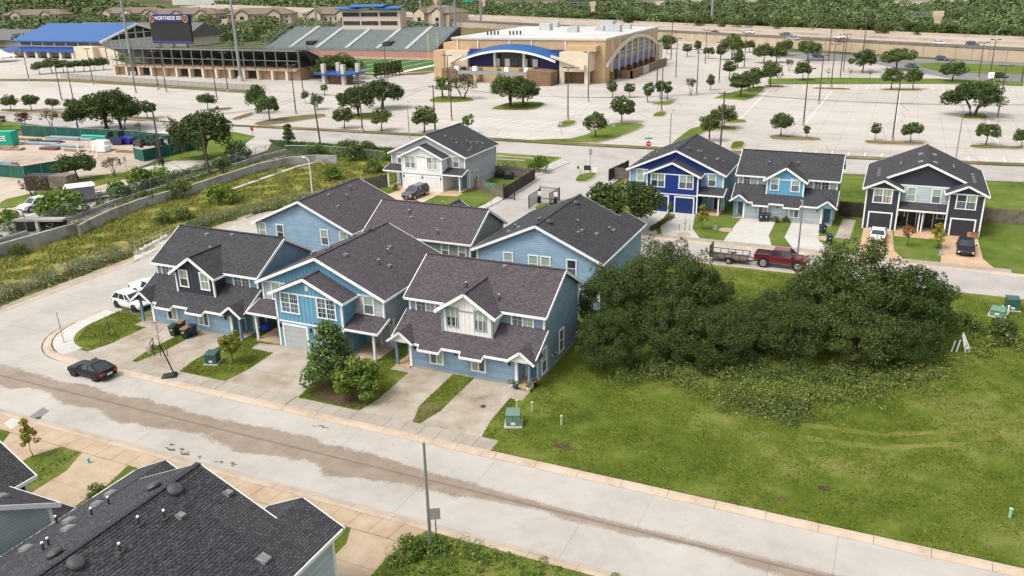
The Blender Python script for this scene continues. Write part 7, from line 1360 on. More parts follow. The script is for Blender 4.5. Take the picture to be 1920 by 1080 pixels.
top = lambda i, dx=0, dz=-.2: (PW[i][0][0] + (PW[i][4][0] if len(PW[i]) > 4 else 0) + dx, PW[i][0][1], PW[i][1] + dz)
for dx, w in ((-1, 'rear'), (1, 'front')):
    wire(top(2, dx), top(3, dx), 1.2, f'power line between the leaning pole and the pole behind the white house, {w} wire'); wire(top(3, dx), top(4, dx), 1.6, f'long power line above the lot behind the white house, {w} wire'); wire(top(4, dx), (45, 172 + dx, 10), 1.6, f'power line running right from the wooden crossarm pole, {w} wire'); wire(top(1, dx * .3), top(2, dx), 1.0, f'power line left of the leaning pole, {w} wire'); wire(top(7, dx), top(8, dx), 1.0, f'power line between the motorway poles, {w} wire'); wire(top(8, dx), (60, 330 + dx, 13), 1.5, f'power line running off right above the slip road, {w} wire')

# ------------------------------------------------------------------ fences, walls, gate
linkm = bpy.data.materials.new('chain_link'); linkm.use_nodes = True; nt = linkm.node_tree; b = nt.nodes['Principled BSDF']; b.inputs['Base Color'].default_value = (.2, .22, .21, 1); b.inputs['Roughness'].default_value = .6
tp = nt.nodes.new('ShaderNodeBsdfTransparent'); mx = nt.nodes.new('ShaderNodeMixShader'); mx.inputs[0].default_value = .2; nt.links.new(tp.outputs[0], mx.inputs[1]); nt.links.new(b.outputs[0], mx.inputs[2]); nt.links.new(mx.outputs[0], nt.nodes['Material Output'].inputs[0])
greenscr = plain('green_screen_cloth', (.012, .085, .06), .8, .25, .6)
def run_pts(pts, step):
    out = []
    for a, b in zip(pts[:-1], pts[1:]):
        a, b = Vector(a), Vector(b); n = max(1, round((b - a).length / step)); out += [(a.lerp(b, i / n), a.lerp(b, (i + 1) / n)) for i in range(n)]
    return out
def mesh_fence(label, pts, h=1.7, z=.05, step=3.0, skin=None, name='chain_link_fence', postm=None):
    o = thing(name, label, 'fence', (pts[0][0], pts[0][1], 0)); off = Vector((pts[0][0], pts[0][1], 0)); seg = run_pts(pts, step)
    L = lambda p, zz: (p.x - off.x, p.y - off.y, zz)
    for a, b in seg:
        MB().tube([L(a, z - .1), L(a, z + h + .05)], .045, 5).build('post', postm or galv, o); MB().tube([L(a, z + h), L(b, z + h)], .03, 4).build('top_rail', postm or galv, o)
        MB().add([L(a, z), L(b, z), L(b, z + h), L(a, z + h)], [(0, 1, 2, 3)]).build('mesh_panel', skin or linkm, o) if not skin else MB().beam(L(a, z + h / 2), L(b, z + h / 2), .03, h).build('screen_panel', skin, o)
    return o
mesh_fence('chain link fence along the grass west of the estate road', [(-83.3, 44), (-83.2, 71)]); mesh_fence('chain link fence behind the charcoal roofed house', [(-83.2, 79), (-83, 86), (-79.5, 96), (-75, 101)]); mesh_fence('chain link fence across the meadow left of the white house', [(-104.70, 126.61), (-98.42, 128.64), (-91.05, 128.45), (-83.25, 127.51)], 1.9); mesh_fence('short chain link fence behind the barbecue yard', [(-62.79, 128.65), (-56.23, 129.06)], 1.7)
mesh_fence('chain link fence along the upper channel wall', [(-104.27, 67.84), (-104.32, 71.72), (-104.64, 76.91), (-105.36, 82.39), (-106.82, 88.47), (-106.54, 98.89), (-106.83, 104.50), (-107.94, 121.93), (-107.31, 129.69)], 1.6, .6)
mesh_fence('green screened fence along the back of the contractors yard', [(-178.77, 127.05), (-164.82, 127.91), (-147.31, 129.39), (-133.44, 127.54), (-124.40, 124.62)], 2.2, 0, 3.2, greenscr, 'screened_fence'); mesh_fence('green screened fence at the right corner of the yard', [(-131.17, 114.84), (-127.42, 113.50), (-126.76, 119.45), (-126.47, 126.81)], 2.2, 0, 3.2, greenscr, 'screened_fence'); mesh_fence('green screened fence at the front left of the yard', [(-142.38, 95.28), (-136.33, 95.58), (-134.54, 101.05), (-134.08, 104.92)], 2.2, 0, 3.2, greenscr, 'screened_fence')
mesh_fence('long low fence before the grandstand concourse', [(-279.10, 218.34), (-237.90, 213.27), (-198.13, 208.36), (-176.01, 207.23)], 1.6, 0, 3.4, plain('pale_fence_panel', (.36, .34, .31), .8), 'kerb_fence', dsteel)
def wood_fence(label, pts, h=1.8, mat=None):
    o = thing('wood_fence', label, 'fence', (pts[0][0], pts[0][1], .08)); off = Vector(pts[0]); 
    for a, b in zip(pts[:-1], pts[1:]):
        a, b = Vector(a) - off, Vector(b) - off; L = (b - a).length; d = (b - a).normalized(); n = max(1, int(L / .155)); mb = MB()
        for i in range(n):
            p, q = a + d * (L * i / n + .008), a + d * (L * (i + 1) / n - .008); hh = h + random.uniform(-.04, .04); nr = Vector((-d.y, d.x)) * .012 * random.uniform(.5, 1.5)
            mb.hexa([(p.x - nr.x, p.y - nr.y, 0), (q.x - nr.x, q.y - nr.y, 0), (q.x + nr.x, q.y + nr.y, 0), (p.x + nr.x, p.y + nr.y, 0)], [(p.x - nr.x, p.y - nr.y, hh), (q.x - nr.x, q.y - nr.y, hh), (q.x + nr.x, q.y + nr.y, hh), (p.x + nr.x, p.y + nr.y, hh)])
        k = mb.build('planks', mat or fencew, o); k['kind'] = 'stuff'
        nr = Vector((-d.y, d.x)) * .06
        for z in (.35, h - .35): MB().beam((a.x + nr.x, a.y + nr.y, z), (b.x + nr.x, b.y + nr.y, z), .05, .1).build('rail', mat or fencew, o)
        for i in range(int(L / 2.4) + 1): p = a + d * min(L, i * 2.4) + nr; MB().box(p.x - .05, p.x + .05, p.y - .05, p.y + .05, -.1, h + .05).build('post', mat or fencew, o)
dkwood = plain('dark_fence_wood', (.05, .035, .028), .9, .3, 1.5); gwood = plain('greyed_fence_wood', (.16, .13, .105), .9, .35, 1.5); rwood = plain('red_brown_wood', (.15, .065, .03), .9, .3, 1.5)
wood_fence('weathered plank fence right of the white house', [(-58.29, 113.90), (-51.66, 110.22)], 1.8, gwood); wood_fence('dark plank fence along the side street pavement', [(-51.32, 109.67), (-51.92, 122.98)], 1.8, dkwood); wood_fence('plank fence behind the three barbecues', [(-52.06, 123.33), (-55.92, 123.23), (-60.78, 123.24)], 1.8, gwood); wood_fence('plank fence left of the white house', [(-74.21, 107.31), (-72.49, 111.27)], 1.9, gwood)
wood_fence('dark plank fence left of the royal blue house', [(-40.39, 126.11), (-39.45, 133.80)], 1.9, dkwood); wood_fence('plank fence joining the royal blue house', [(-40.04, 127.81), (-37.59, 128.24)], 1.8, gwood); wood_fence('tall dark plank fence between the grey and charcoal houses', [(-5.2, 116.5), (-2.1, 116.5)], 2.0, dkwood); wood_fence('weathered plank fence right of the charcoal house', [(11.1, 119.5), (30, 119.5)], 1.9, gwood); wood_fence('red brown plank fence at the rear corner of the cream dormer house', [(-23.6, 65.4), (-20.8, 65.4), (-20.6, 68.5)], 1.9, rwood); wood_fence('dark plank fence between the two blue rear houses', [(-23.4, 68.6), (-20.6, 68.6)], 1.9, dkwood)
wallc = ground('weathered_wall', [(.17, .16, .15), (.33, .32, .30), (.42, .41, .39)], (.2, .8, 6), .9, .3, 20, .02)
def wall_run(name, label, pts, h, w, mat, z=-.1, cap=None, step=4):
    o = thing(name, label, 'wall', (pts[0][0], pts[0][1], 0)); off = Vector(pts[0])
    for a, b in run_pts(pts, step):
        a, b = a - off, b - off; d = (b - a).normalized(); nr = Vector((-d.y, d.x)) * w / 2; a2, b2 = a + d * .01, b - d * .01
        MB().hexa([(a2.x - nr.x, a2.y - nr.y, z), (b2.x - nr.x, b2.y - nr.y, z), (b2.x + nr.x, b2.y + nr.y, z), (a2.x + nr.x, a2.y + nr.y, z)], [(a2.x - nr.x, a2.y - nr.y, h), (b2.x - nr.x, b2.y - nr.y, h), (b2.x + nr.x, b2.y + nr.y, h), (a2.x + nr.x, a2.y + nr.y, h)]).build('wall_panel', mat, o)
    return o
wall_run('channel_wall', 'weathered concrete channel wall, lower left stretch', [(-98.13, 59.59), (-98.10, 63.65), (-97.57, 71.24), (-97.25, 73.49)], 1.7, .4, wallc); wall_run('channel_wall', 'weathered concrete channel wall, long stepped stretch', [(-96.35, 73.38), (-97.73, 76.75), (-99.16, 81.57), (-99.96, 87.40), (-99.28, 96.54), (-99.93, 112.63), (-98.42, 119.39), (-94.77, 122.60), (-90.74, 123.45)], 1.55, .4, wallc)
wall_run('channel_wall', 'low upper channel wall carrying the mesh fence', [(-104.67, 63.78), (-104.04, 67.67), (-104.08, 71.54)], .6, .35, wallc); wall_run('channel_wall', 'upper channel wall beyond the culvert mouth', [(-104.27, 74.76), (-104.39, 76.71), (-105.10, 82.17), (-106.55, 88.22), (-106.25, 98.60), (-106.53, 104.19), (-107.60, 121.52), (-106.95, 129.24)], .6, .35, wallc)
sheet('channel_bed', [(-102.74, 62.31), (-100.94, 65.27), (-99.70, 75.29), (-101.51, 83.30), (-101.32, 98.31), (-101.17, 122.61), (-105.57, 127.39), (-104.72, 102.18), (-105.64, 87.27), (-104.37, 74.69), (-104.92, 63.80)], .055, ground('wet_concrete', [(.10, .085, .07), (.2, .175, .15), (.27, .24, .21)], (.2, .9, 6), .7, .1))
o = thing('culvert', 'dark culvert mouth with a square post under the lane', 'culvert', (*(-103.66, 72.51), 0), .35); MB().box(-3.6, 3.6, 1.2, 1.6, 0, 1.5).build('opening', M['painted_opening_shade'], o); MB().box(-3.8, 3.8, .3, 1.6, 1.5, 1.8).build('slab', wallc, o); MB().box(-.2, .2, .4, .8, 0, 1.5).build('post', conc_w, o)
wall_run('swale_kerb', 'curved low concrete strip through the meadow', [(-93.85, 94.79), (-94.90, 101.28), (-95.26, 109.49), (-95.67, 118.63), (-94.32, 123.87), (-92.41, 124.99)], .3, .8, conc_w, step=5)
slabs('ramp', conc_w, [((-80.70, 67.88), (-82.55, 76.36), (-85.59, 78.29), (-84.22, 70.99), 4)], .16, .02); rk = thing('handrail', 'pale metal handrail along the pavement ramp', 'handrail', (*(-82.86, 70.13), .1)); off = Vector((*(-82.86, 70.13), .1)); hr = MB()
for q0, q1 in (((-84.32, 71.41), (-85.45, 78.34)), ((-81.06, 69.69), (-82.01, 75.82))):
    a, b = Vector((*q0, .1)) - off, Vector((*q1, .1)) - off
    for z in (.5, 1.0): hr.tube([a + Vector((0, 0, z)), b + Vector((0, 0, z))], .03, 5)
    for i in range(5): p = a.lerp(b, i / 4); hr.tube([p, p + Vector((0, 0, 1.0))], .03, 5)
hr.build('rail', plain('pale_rail', (.55, .52, .45), .5), rk)
rk = thing('handrail', 'cream handrail where the side street pavement meets the main road', 'handrail', (*(-53.14, 132.31), .1)); off = Vector((*(-53.14, 132.31), .1)); hr = MB(); a, b = Vector((*(-52.84, 131.07), .1)) - off, Vector((*(-52.59, 138.06), .1)) - off
for z in (.5, 1.0): hr.tube([a + Vector((0, 0, z)), b + Vector((0, 0, z))], .035, 5)
for i in range(5): p = a.lerp(b, i / 4); hr.tube([p, p + Vector((0, 0, 1.0))], .035, 5)
hr.build('rail', M['pale_rail'], rk)
for i in range(7):
    p = Vector((-83.06, 71.41)).lerp(Vector((-84.67, 76.83)), i / 6); rb = MB(); rb.lathe((0, 0, 0), [(.3, -.1), (.42, .1), (.3, .3), (.08, .4)], 7); o = rb.build('boulder', conc_w, None, (p[0], p[1], .16), i); o.scale = (1, .8, random.uniform(.8, 1.2)); tag(o, 'pale boulder in the row along the pavement ramp', 'boulder', 'boulders along the ramp')
# entrance gate and medians
def tube_gate(label, a, b, h, z=.1):
    o = thing('metal_gate', label, 'gate', (a[0], a[1], z)); d = Vector(b) - Vector(a); f = MB()
    for t in (0, 1): f.box(d.x * t - .06, d.x * t + .06, d.y * t - .06, d.y * t + .06, 0, h)
    for zz in (.12, h - .08): f.beam((0, 0, zz), (d.x, d.y, zz), .07)
    f.build('frame', black, o); bars = MB(); n = int(d.length / .14)
    for i in range(1, n): t = i / n; bars.box(d.x * t - .012, d.x * t + .012, d.y * t - .012, d.y * t + .012, .12, h - .08)
    k = bars.build('bars', black, o); k['kind'] = 'stuff'
island([(-45.35, 106.32), (-45.55, 108.76), (-44.25, 110.50), (-42.71, 110.39), (-42.36, 107.38), (-43.91, 105.60)], None, 2); island([(-45.91, 124.62), (-46.71, 128.82), (-45.41, 130.95), (-44.02, 130.99), (-43.29, 128.32), (-43.44, 125.07), (-44.60, 123.50)], None, 2)
tube_gate('black metal gate leaf swung along the entrance lane', (-45.78, 106.16), (-45.91, 110.24), 1.9); tube_gate('black metal gate panel across the entrance island', (-46.36, 111.74), (-43.23, 111.51), 1.9); tube_gate('black metal gate leaf on the right of the entrance island', (-43.54, 108.51), (-43.45, 112.09), 1.9); tube_gate('black metal pedestrian gate beside the dark plank fence', (-51.72, 110.54), (-49.69, 109.91), 2.1)
for p, lb in (((-45.64, 109.60), 'gate motor box with a white notice on top'), ((-43.16, 109.83), 'black gate motor box behind the gate leaf')):
    o = thing('gate_motor', lb, 'gate motor', (*p, .1)); MB().box(-.22, .22, -.25, .25, 0, .9).build('body', black, o); MB().box(-.3, .3, -.05, .0, 1.1, 1.7).build('notice', white, o); MB().box(-.04, .04, 0, .05, .9, 1.7).build('post', galv, o)
o = thing('gate_keypad', 'entry keypad on a bent post on the median', 'keypad', (*(-45.49, 126.71), .1)); MB().tube([(0, 0, 0), (0, 0, 1.3), (-.35, 0, 1.6)], .05, 6).build('post', galv, o); MB().box(-.5, -.25, -.12, .12, 1.45, 1.85).build('keypad', black, o)
o = thing('notice_board', 'dark notice board on the entrance median', 'sign', (*(-45.20, 129.28), .1), .2); MB().box(-.55, .55, -.04, .04, .7, 1.5).build('board', dsteel, o); [MB().box(x - .03, x + .03, -.03, .03, 0, .7).build('post', galv, o) for x in (-.45, .45)]
o = thing('lawn_notice', 'small white notice on the entrance median', 'sign', (*(-44.20, 129.62), .1), .2); MB().box(-.6, .6, -.02, .02, .35, 1.15).build('board', white, o); [MB().box(x - .03, x + .03, -.02, .02, 0, .35).build('post', galv, o) for x in (-.4, .4)]
o = thing('entrance_sign', 'tall sign turned away on the entrance median', 'sign', (*(-44.83, 129.83), .1), .3); MB().box(-.04, .04, -.04, .04, 0, 4.2).build('post', galv, o); MB().box(-.28, .28, -.08, -.04, 3.2, 4.2).build('sign_plate', M['sign_back'], o)
for p, lb in (((-60.43, 123.74), 'black covered barbecue nearest the white house'), ((-57.98, 122.49), 'middle black covered barbecue'), ((-56.08, 121.91), 'rightmost black covered barbecue')):
    o = thing('barbecue', lb, 'barbecue', (*p, .1), .1); MB().hexa([(-.75, -.4, .0), (.75, -.4, .0), (.75, .4, .0), (-.75, .4, .0)], [(-.7, -.38, .85), (.7, -.38, .85), (.7, .38, .85), (-.7, .38, .85)]).build('cover', black, o); MB().hexa([(-.7, -.38, .85), (.7, -.38, .85), (.7, .38, .85), (-.7, .38, .85)], [(-.4, -.2, 1.25), (.4, -.2, 1.25), (.4, .2, 1.25), (-.4, .2, 1.25)]).build('lid', black, o)

# ------------------------------------------------------------------ small things about the houses
bing, binb, binl = plain('dark_green_bin', (.012, .035, .030), .5, .1), plain('navy_bin', (.018, .024, .04), .5, .1), plain('brown_bin_lid', (.22, .12, .06), .6, .1)
def bin_(loc, label, body, lid, rz=0.0, z=.1):
    o = thing('wheelie_bin', label, 'bin', (*loc, z), rz, 'wheelie bins'); MB().hexa([(-.24, -.28, .06), (.24, -.28, .06), (.24, .26, .06), (-.24, .26, .06)], [(-.32, -.38, 1.0), (.32, -.38, 1.0), (.32, .34, 1.0), (-.32, .34, 1.0)]).build('body', body, o); MB().hexa([(-.34, -.42, 1.0), (.34, -.42, 1.0), (.34, .4, 1.0), (-.34, .4, 1.0)], [(-.3, -.38, 1.07), (.3, -.38, 1.07), (.3, .34, 1.13), (-.3, .34, 1.13)]).build('lid', lid, o)
    for s in (-1, 1): w = MB(); w.tube([(s * .24, .28, .12), (s * .3, .28, .12)], .12, 10); w.build('wheel', black, o)
    MB().box(-.26, .26, .38, .44, .92, .97).build('handle', black, o); MB().box(-.08, .08, -.375, -.36, .62, .78).build('emblem', plain('bin_print', (.5, .5, .48), .6), o)
bin_((-59.15, 52.71), 'dark green bin at the left of the group of four', bing, bing, .1); bin_((-59.20, 53.64), 'bin with a brown lid at the back of the group of four', bing, binl, .2); bin_((-57.63, 52.64), 'bin with a brown lid at the front of the group of four', bing, binl, .05); bin_((-57.43, 53.25), 'navy bin at the right of the group of four', binb, binb, .15)
bin_((-14.37, 110.32), 'dark bin at the grey house wall, left of two', binb, binb); bin_((-13.72, 110.55), 'dark bin at the grey house wall, right of two', bing, bing); bin_((-6.48, 107.47), 'dark bin on the grass by the grey house porch', binb, binb, .6); bin_((-5.38, 103.36), 'dark bin at the kerb of the far pavement', bing, bing, .3)
tgreen = plain('transformer_green', (.035, .095, .075), .5, .1); tlight = plain('transformer_grey_green', (.13, .21, .165), .5, .08)
def pad_box(loc, label, m_, w=1.0, h=1.05, rz=0.0, z=.1):
    o = thing('transformer_box', label, 'utility box', (*loc, z), rz); MB().box(-w * .62, w * .62, -w * .62, w * .62, -.05, .09).build('pad', conc_w, o); MB().box(-w / 2, w / 2, -w / 2, w / 2, .09, h).build('cabinet', m_, o); MB().hexa([(-w * .53, -w * .54, h), (w * .53, -w * .54, h), (w * .53, w * .53, h), (-w * .53, w * .53, h)], [(-w * .48, -w * .49, h + .08), (w * .48, -w * .49, h + .08), (w * .48, w * .48, h + .1), (-w * .48, w * .48, h + .1)]).build('lid', m_, o); MB().box(-w * .15, w * .15, -w / 2 - .01, -w / 2, .22, .42).build('label_plate', plate_m, o); MB().box(-.01, .01, -w / 2 - .015, -w / 2, .45, h - .05).build('door_seam', black, o)
pad_box((-51.42, 49.40), 'dark green transformer box before the yellow tree', tgreen, 1.0, .95, .35); pad_box((-22.83, 49.44), 'pale grey green transformer box on the big lawn corner', tlight, 1.05, 1.0, .35); pad_box((12.42, 87.32), 'green transformer box on the lawn by the back street', tgreen, 1.1, 1.15, .1); pad_box((11.10, 85.22), 'low light green utility box beside the taller one', plain('light_green_box', (.12, .24, .16), .5), 1.2, .65, -.2); pad_box((-19.26, 104.85), 'small grey utility box on the royal blue house lawn', galv, .5, .35); pad_box((6.67, 103.00), 'small pale meter stand on the lawn right of the charcoal house', galv, .4, .5)
for p, h, lb, m_ in (((-23.46, 51.55), .75, 'yellow green marker post behind the pale transformer', plain('marker_lime', (.42, .45, .16), .6)), ((-22.27, 51.67), .75, 'pale green cable post right of the transformer', plain('marker_pale', (.34, .42, .25), .6)), ((-19.50, 50.62), .7, 'pale cable post alone on the big lawn', M['marker_pale']), ((9.20, 50.36), .55, 'mint cable post near the right end of the lawn', plain('marker_mint', (.32, .5, .36), .6)), ((-52.17, 51.48), .9, 'mint vent post beside the yellow tree', M['marker_mint']), ((11.98, 85.70), .8, 'white pipe post between the two green boxes', white), ((-47.90, 33.52), .3, 'small turquoise cap in the near lawn', plain('turq', (.1, .5, .45), .5))):
    o = thing('marker_post', lb, 'marker post', (*p, .1)); MB().cyl((0, 0), .09, 0, h, 9).build('post', m_, o); MB().lathe((0, 0, h), [(.12, 0), (.12, .08), (.03, .14)], 9).build('cap', m_, o)
o = thing('basketball_hoop', 'portable basketball hoop at the kerb with its base towards the street', 'basketball hoop', (*(-52.95, 45.90), .1), 2.2); MB().hexa([(-.45, -.65, 0), (.45, -.65, 0), (.45, .65, 0), (-.45, .65, 0)], [(-.35, -.5, .28), (.35, -.5, .28), (.35, .5, .16), (-.35, .5, .16)]).build('base', black, o); MB().tube([(0, -.4, .2), (0, .3, 2.9)], .06, 7).build('pole', black, o); MB().beam((0, .28, 2.8), (0, .9, 3.0), .06).beam((0, .25, 2.5), (0, .9, 2.7), .06).build('arm', black, o)
f = MB(); f.box(-.62, .62, .9, .95, 2.58, 2.64).box(-.62, .62, .9, .95, 3.36, 3.42).box(-.62, -.56, .9, .95, 2.64, 3.36).box(.56, .62, .9, .95, 2.64, 3.36).box(-.25, .25, .9, .94, 2.72, 3.05); f.build('backboard_frame', black, o)
rg = MB(); rg.tube([(.23 * math.cos(a), 1.2 + .23 * math.sin(a), 2.72) for a in np.linspace(0, 6.283, 13)], .02, 5); rg.build('rim', sred, o); nt_ = MB(); [nt_.tube([(.23 * math.cos(a), 1.2 + .23 * math.sin(a), 2.72), (.13 * math.cos(a + .4), 1.2 + .13 * math.sin(a + .4), 2.3)], .012, 3) for a in np.linspace(0, 5.8, 9)]; nt_.build('net', white, o)
for p, h, lb in (((-67.74, 47.64), 4.2, 'thin bare metal pole on the corner lawn'),):
    o = thing('thin_pole', lb, 'pole', (*p, .1)); MB().tube([(0, 0, 0), (-.25, .1, h * .7)], .04, 6).build('pole', galv, o); MB().cyl((0, 0), .15, 0, .08, 8).build('base', conc_w, o)
def sapling(loc, h, label):
    o = thing('bare_sapling', label, 'sapling', (*loc, .1)); t = MB(); t.tube([(0, 0, 0), (.1, 0, h * .5), (.05, .1, h)], [.05, .035, .015], 5); [t.tube([(.08, 0, h * k), (.08 + .5 * math.cos(k * 19), .5 * math.sin(k * 19), h * k + .4)], [.02, .008], 4) for k in (.4, .5, .6, .7, .8)]; t.build('trunk', bark, o)
    for s in (-1, 1): MB().cyl((s * .6, .2 * s), .035, 0, .8, 5).build('stake', dkwood, o)
sapling((-64.80, 50.24), 2.0, 'leafless staked sapling on the corner lawn'); sapling((-56.78, 48.70), 3.2, 'leafless tall sapling on the driveway strip'); sapling((-22.78, 102.81), 1.6, 'leafless little sapling in a round bed')
for p in ((-22.40, 100.94), (-17.90, 104.83), (-6.09, 105.19)):
    lb = ('round gravel bed on the grass by the royal blue house', 'round gravel bed around a sapling by the grey driveway', 'round gravel bed right of the grey driveways')[(p[0] > -20) + (p[0] > -10)]
    o = MB().lathe((0, 0, 0), [(.9, 0), (.85, .05), (.1, .07)], 14).build('tree_bed', M['tan_concrete'], None, (*p, .1)); tag(o, lb, 'tree bed')
terra = plain('white_pot', (.6, .58, .54), .6); 
for p, lb, m_ in (((-25.35, 54.7), 'white plant pot left of the right porch', terra), ((-24.95, 54.6), 'navy plant pot beside the white one', P_navy), ((-23.85, 54.7), 'white plant pot at the outer porch corner', terra), ((-23.6, 55.5), 'dark plant pot with a tall plant on the porch side', black)):
    o = thing('plant_pot', lb, 'plant pot', (*p, .12)); MB().lathe((0, 0, 0), [(.12, 0), (.2, .25), (.2, .3), (.16, .3)], 10).build('pot', m_, o); P, Nn = leaf_points([(0, 0, .5, .28)], 60, RNG); V, F = quads(P, Nn, .12, RNG); obj('plant', np_mesh('pot_plant', V, F, lf_mid), o)
# meters on the cream dormer house's end wall
o = thing('electric_meters', 'grey electric meters and conduit on the end wall of the cream dormer house', 'meter', (-23.72, 59.4, .1)); MB().box(0, .14, -.5, -.2, 1.0, 1.5).box(0, .14, .2, .5, 1.1, 1.55).build('meter_box', galv, o); MB().tube([(.05, 0, .1), (.05, 0, 2.1)], .035, 6).tube([(.05, .6, .6), (.05, .6, 2.3)], .035, 6).build('conduit', galv, o)
for y in (-.35, .35): MB().lathe((.2, y, 1.25), [(.02, -.1), (.1, 0), (.02, .1)], 10).build('meter_dial', chrome, o)
# white trestle thrown down by the thicket
o = thing('white_trestle', 'white metal trestle lying at the thicket edge', 'trestle', (*(7.57, 74.96), .05), .3); o.scale = (.8, .8, .8)
for a, b in (((-.9, 0, 0), (-.6, .2, 1.3)), ((-.4, 0, 0), (-.1, .2, 1.4)), ((.5, -.2, 0), (.1, .4, 1.9)), ((.9, 0, 0), (.1, .4, 1.95)), ((1.1, .1, .1), (.2, .5, 2.1)), ((.4, 0, .5), (1.0, .1, .5))): MB().beam(a, b, .1).build('bar', white, o)
# manholes and street details
for p, lb in (((-26.09, 51.01), 'round drain cover in the right driveway'), ((-32.81, 33.76), 'round drain cover in the near driveway'), ((-57.16, 36.75), 'small cover in the asphalt patch')):
    o = MB().cyl((0, 0), .22, 0, .012, 14).build('drain_cover', dsteel, None, (*p, .115 if 'driveway' in lb else .006)); tag(o, lb, 'drain cover')
o = thing('blue_toy_car', 'bright blue covered toy beside the charcoal dormer house porch', 'toy', (-52.0, 57.0, .1)); MB().hexa([(-.5, -.4, .1), (.5, -.4, .1), (.5, .4, .1), (-.5, .4, .1)], [(-.4, -.3, .6), (.3, -.3, .6), (.3, .3, .6), (-.4, .3, .6)]).build('body', plain('toy_blue', (.01, .06, .5), .4), o); [MB().lathe((x, -.42, .15), [(.02, -.08), (.15, 0), (.02, .08)], 8).build('wheel', black, o) for x in (-.35, .35)]
o = thing('cardboard_box', 'open cardboard box on the right tan driveway', 'box', (*(10.29, 111.34), .12), .4); MB().box(-.5, .5, -.4, .4, 0, .7).build('body', plain('cardboard', (.36, .22, .12), .9), o); MB().hexa([(-.5, -.4, .7), (.5, -.4, .7), (.5, -.42, .7), (-.5, -.42, .7)], [(-.5, -.6, .95), (.5, -.6, .95), (.5, -.62, .95), (-.5, -.62, .95)]).build('flap', M['cardboard'], o)

# ------------------------------------------------------------------ contractors yard
turq = plain('container_turquoise', (.02, .36, .26), .5, .08, .6); o = thing('shipping_container', 'turquoise shipping container with white letters at the left edge', 'container', (*(-174.15, 115.26), 0), .42)
MB().box(-8.0, 6.4, -1.25, 1.25, .15, 3.0).build('body', turq, o); r = MB(); [r.box(x, x + .2, -1.3, -1.25, .25, 2.9) for x in np.arange(-7.8, 6.2, .42)]; k = r.build('corrugation', turq, o); k['kind'] = 'stuff'; lettering('REE', 1.5, white, o, (4.0, -1.32, 1.6), (math.pi / 2, 0, 0), depth=.01); MB().box(6.4, 6.46, -1.1, 1.1, .3, 2.85).build('door', turq, o)
bluepipe = plain('blue_grey_pipe', (.22, .29, .34), .5, .15, .6); seapipe = plain('sea_green_pipe', (.05, .42, .31), .5, .1, .6); timber = plain('stacked_timber', (.28, .19, .11), .9, .25, .8); rustm = plain('rusty_bundle', (.15, .07, .05), .8, .3, .8)
def bundle(loc, rz, n, L, r, m_, label, name='pipe_bundle', cat='pipes'):
    o = thing(name, label, cat, (*loc, 0), rz)
    for i in range(n): j = i % max(1, (n + 1) // 2); MB().tube([(-L / 2 + random.uniform(-.6, .6), j * r * 2.05, r + (i >= (n + 1) // 2) * r * 1.75), (L / 2 + random.uniform(-.6, .6), j * r * 2.05 + random.uniform(-.1, .1), r + (i >= (n + 1) // 2) * r * 1.75)], r, 7).build('pipe', m_, o)
def lumber(loc, rz, n, L, label, m_=None):
    o = thing('timber_stack', label, 'timber', (*loc, 0), rz)
    for i in range(n): MB().box(-L / 2 + random.uniform(-.3, .3), L / 2 + random.uniform(-.3, .3), (i % 4) * .42 - .8, (i % 4) * .42 - .42, (i // 4) * .22, (i // 4) * .22 + .2).build('plank', m_ or timber, o)
bundle((-163.65, 125.60), .1, 8, 9, .16, bluepipe, 'blue grey pipe bundle at the back of the yard'); bundle((-157.70, 128.11), .1, 7, 6.5, .24, seapipe, 'sea green plastic pipes at the back of the yard'); bundle((-163.15, 119.36), .12, 8, 9, .14, bluepipe, 'blue grey pipe bundle in the middle of the yard'); bundle((-164.86, 121.97), .2, 6, 8, .12, dsteel, 'dark pipe bundle behind the middle one'); bundle((-155.26, 119.42), .05, 6, 8, .12, bluepipe, 'thin blue grey pipes right of the rusty heap'); bundle((-159.52, 126.23), .1, 5, 7, .12, galv, 'grey pipes between the blue and sea green bundles')
lumber((-166.04, 113.59), .1, 12, 5, 'tan timber stack at the left edge of the yard'); lumber((-163.57, 113.79), .3, 8, 4, 'pinkish timber stack beside the first', plain('pink_timber', (.38, .23, .17), .9)); lumber((-156.50, 116.64), .1, 8, 4, 'rusty steel heap in the yard', rustm); lumber((-149.98, 116.98), .0, 6, 4.5, 'low plank pile near the white frame'); lumber((-171.41, 123.18), .2, 6, 5, 'brown plank pile by the container'); lumber((-138.20, 119.62), .2, 6, 4, 'loose planks in front of the loaders'); lumber((-151.38, 103.09), .1, 10, 4, 'dark slabs at the front left of the yard', bluepipe)
o = thing('wrapped_pallet', 'white wrapped pallets in the yard', 'pallet', (*(-144.79, 119.22), 0), .2); MB().box(-1.6, 1.4, -1, 1, .15, 2.0).build('wrap', white, o); MB().box(.2, 2.2, -2, -.4, .15, 1.2).build('wrap', white, o); MB().box(-1.7, 2.3, -2.1, 1.1, 0, .15).build('pallet', timber, o)
o = thing('steel_trestle', 'white triangular steel frame standing in the yard', 'steel frame', (*(-143.14, 115.24), 0), .2); [MB().beam(a, b, .16).build('bar', M['pale_rail'], o) for a, b in (((-3, 0, 2.2), (1.5, 0, 2.4)), ((-3, 0, 2.2), (-1.2, -2, 0)), ((1.5, 0, 2.4), (2.6, -2, 0)), ((-1.2, -2, 0), (2.6, -2, 0)), ((1.5, 0, 2.4), (1.5, -2, 0)))]
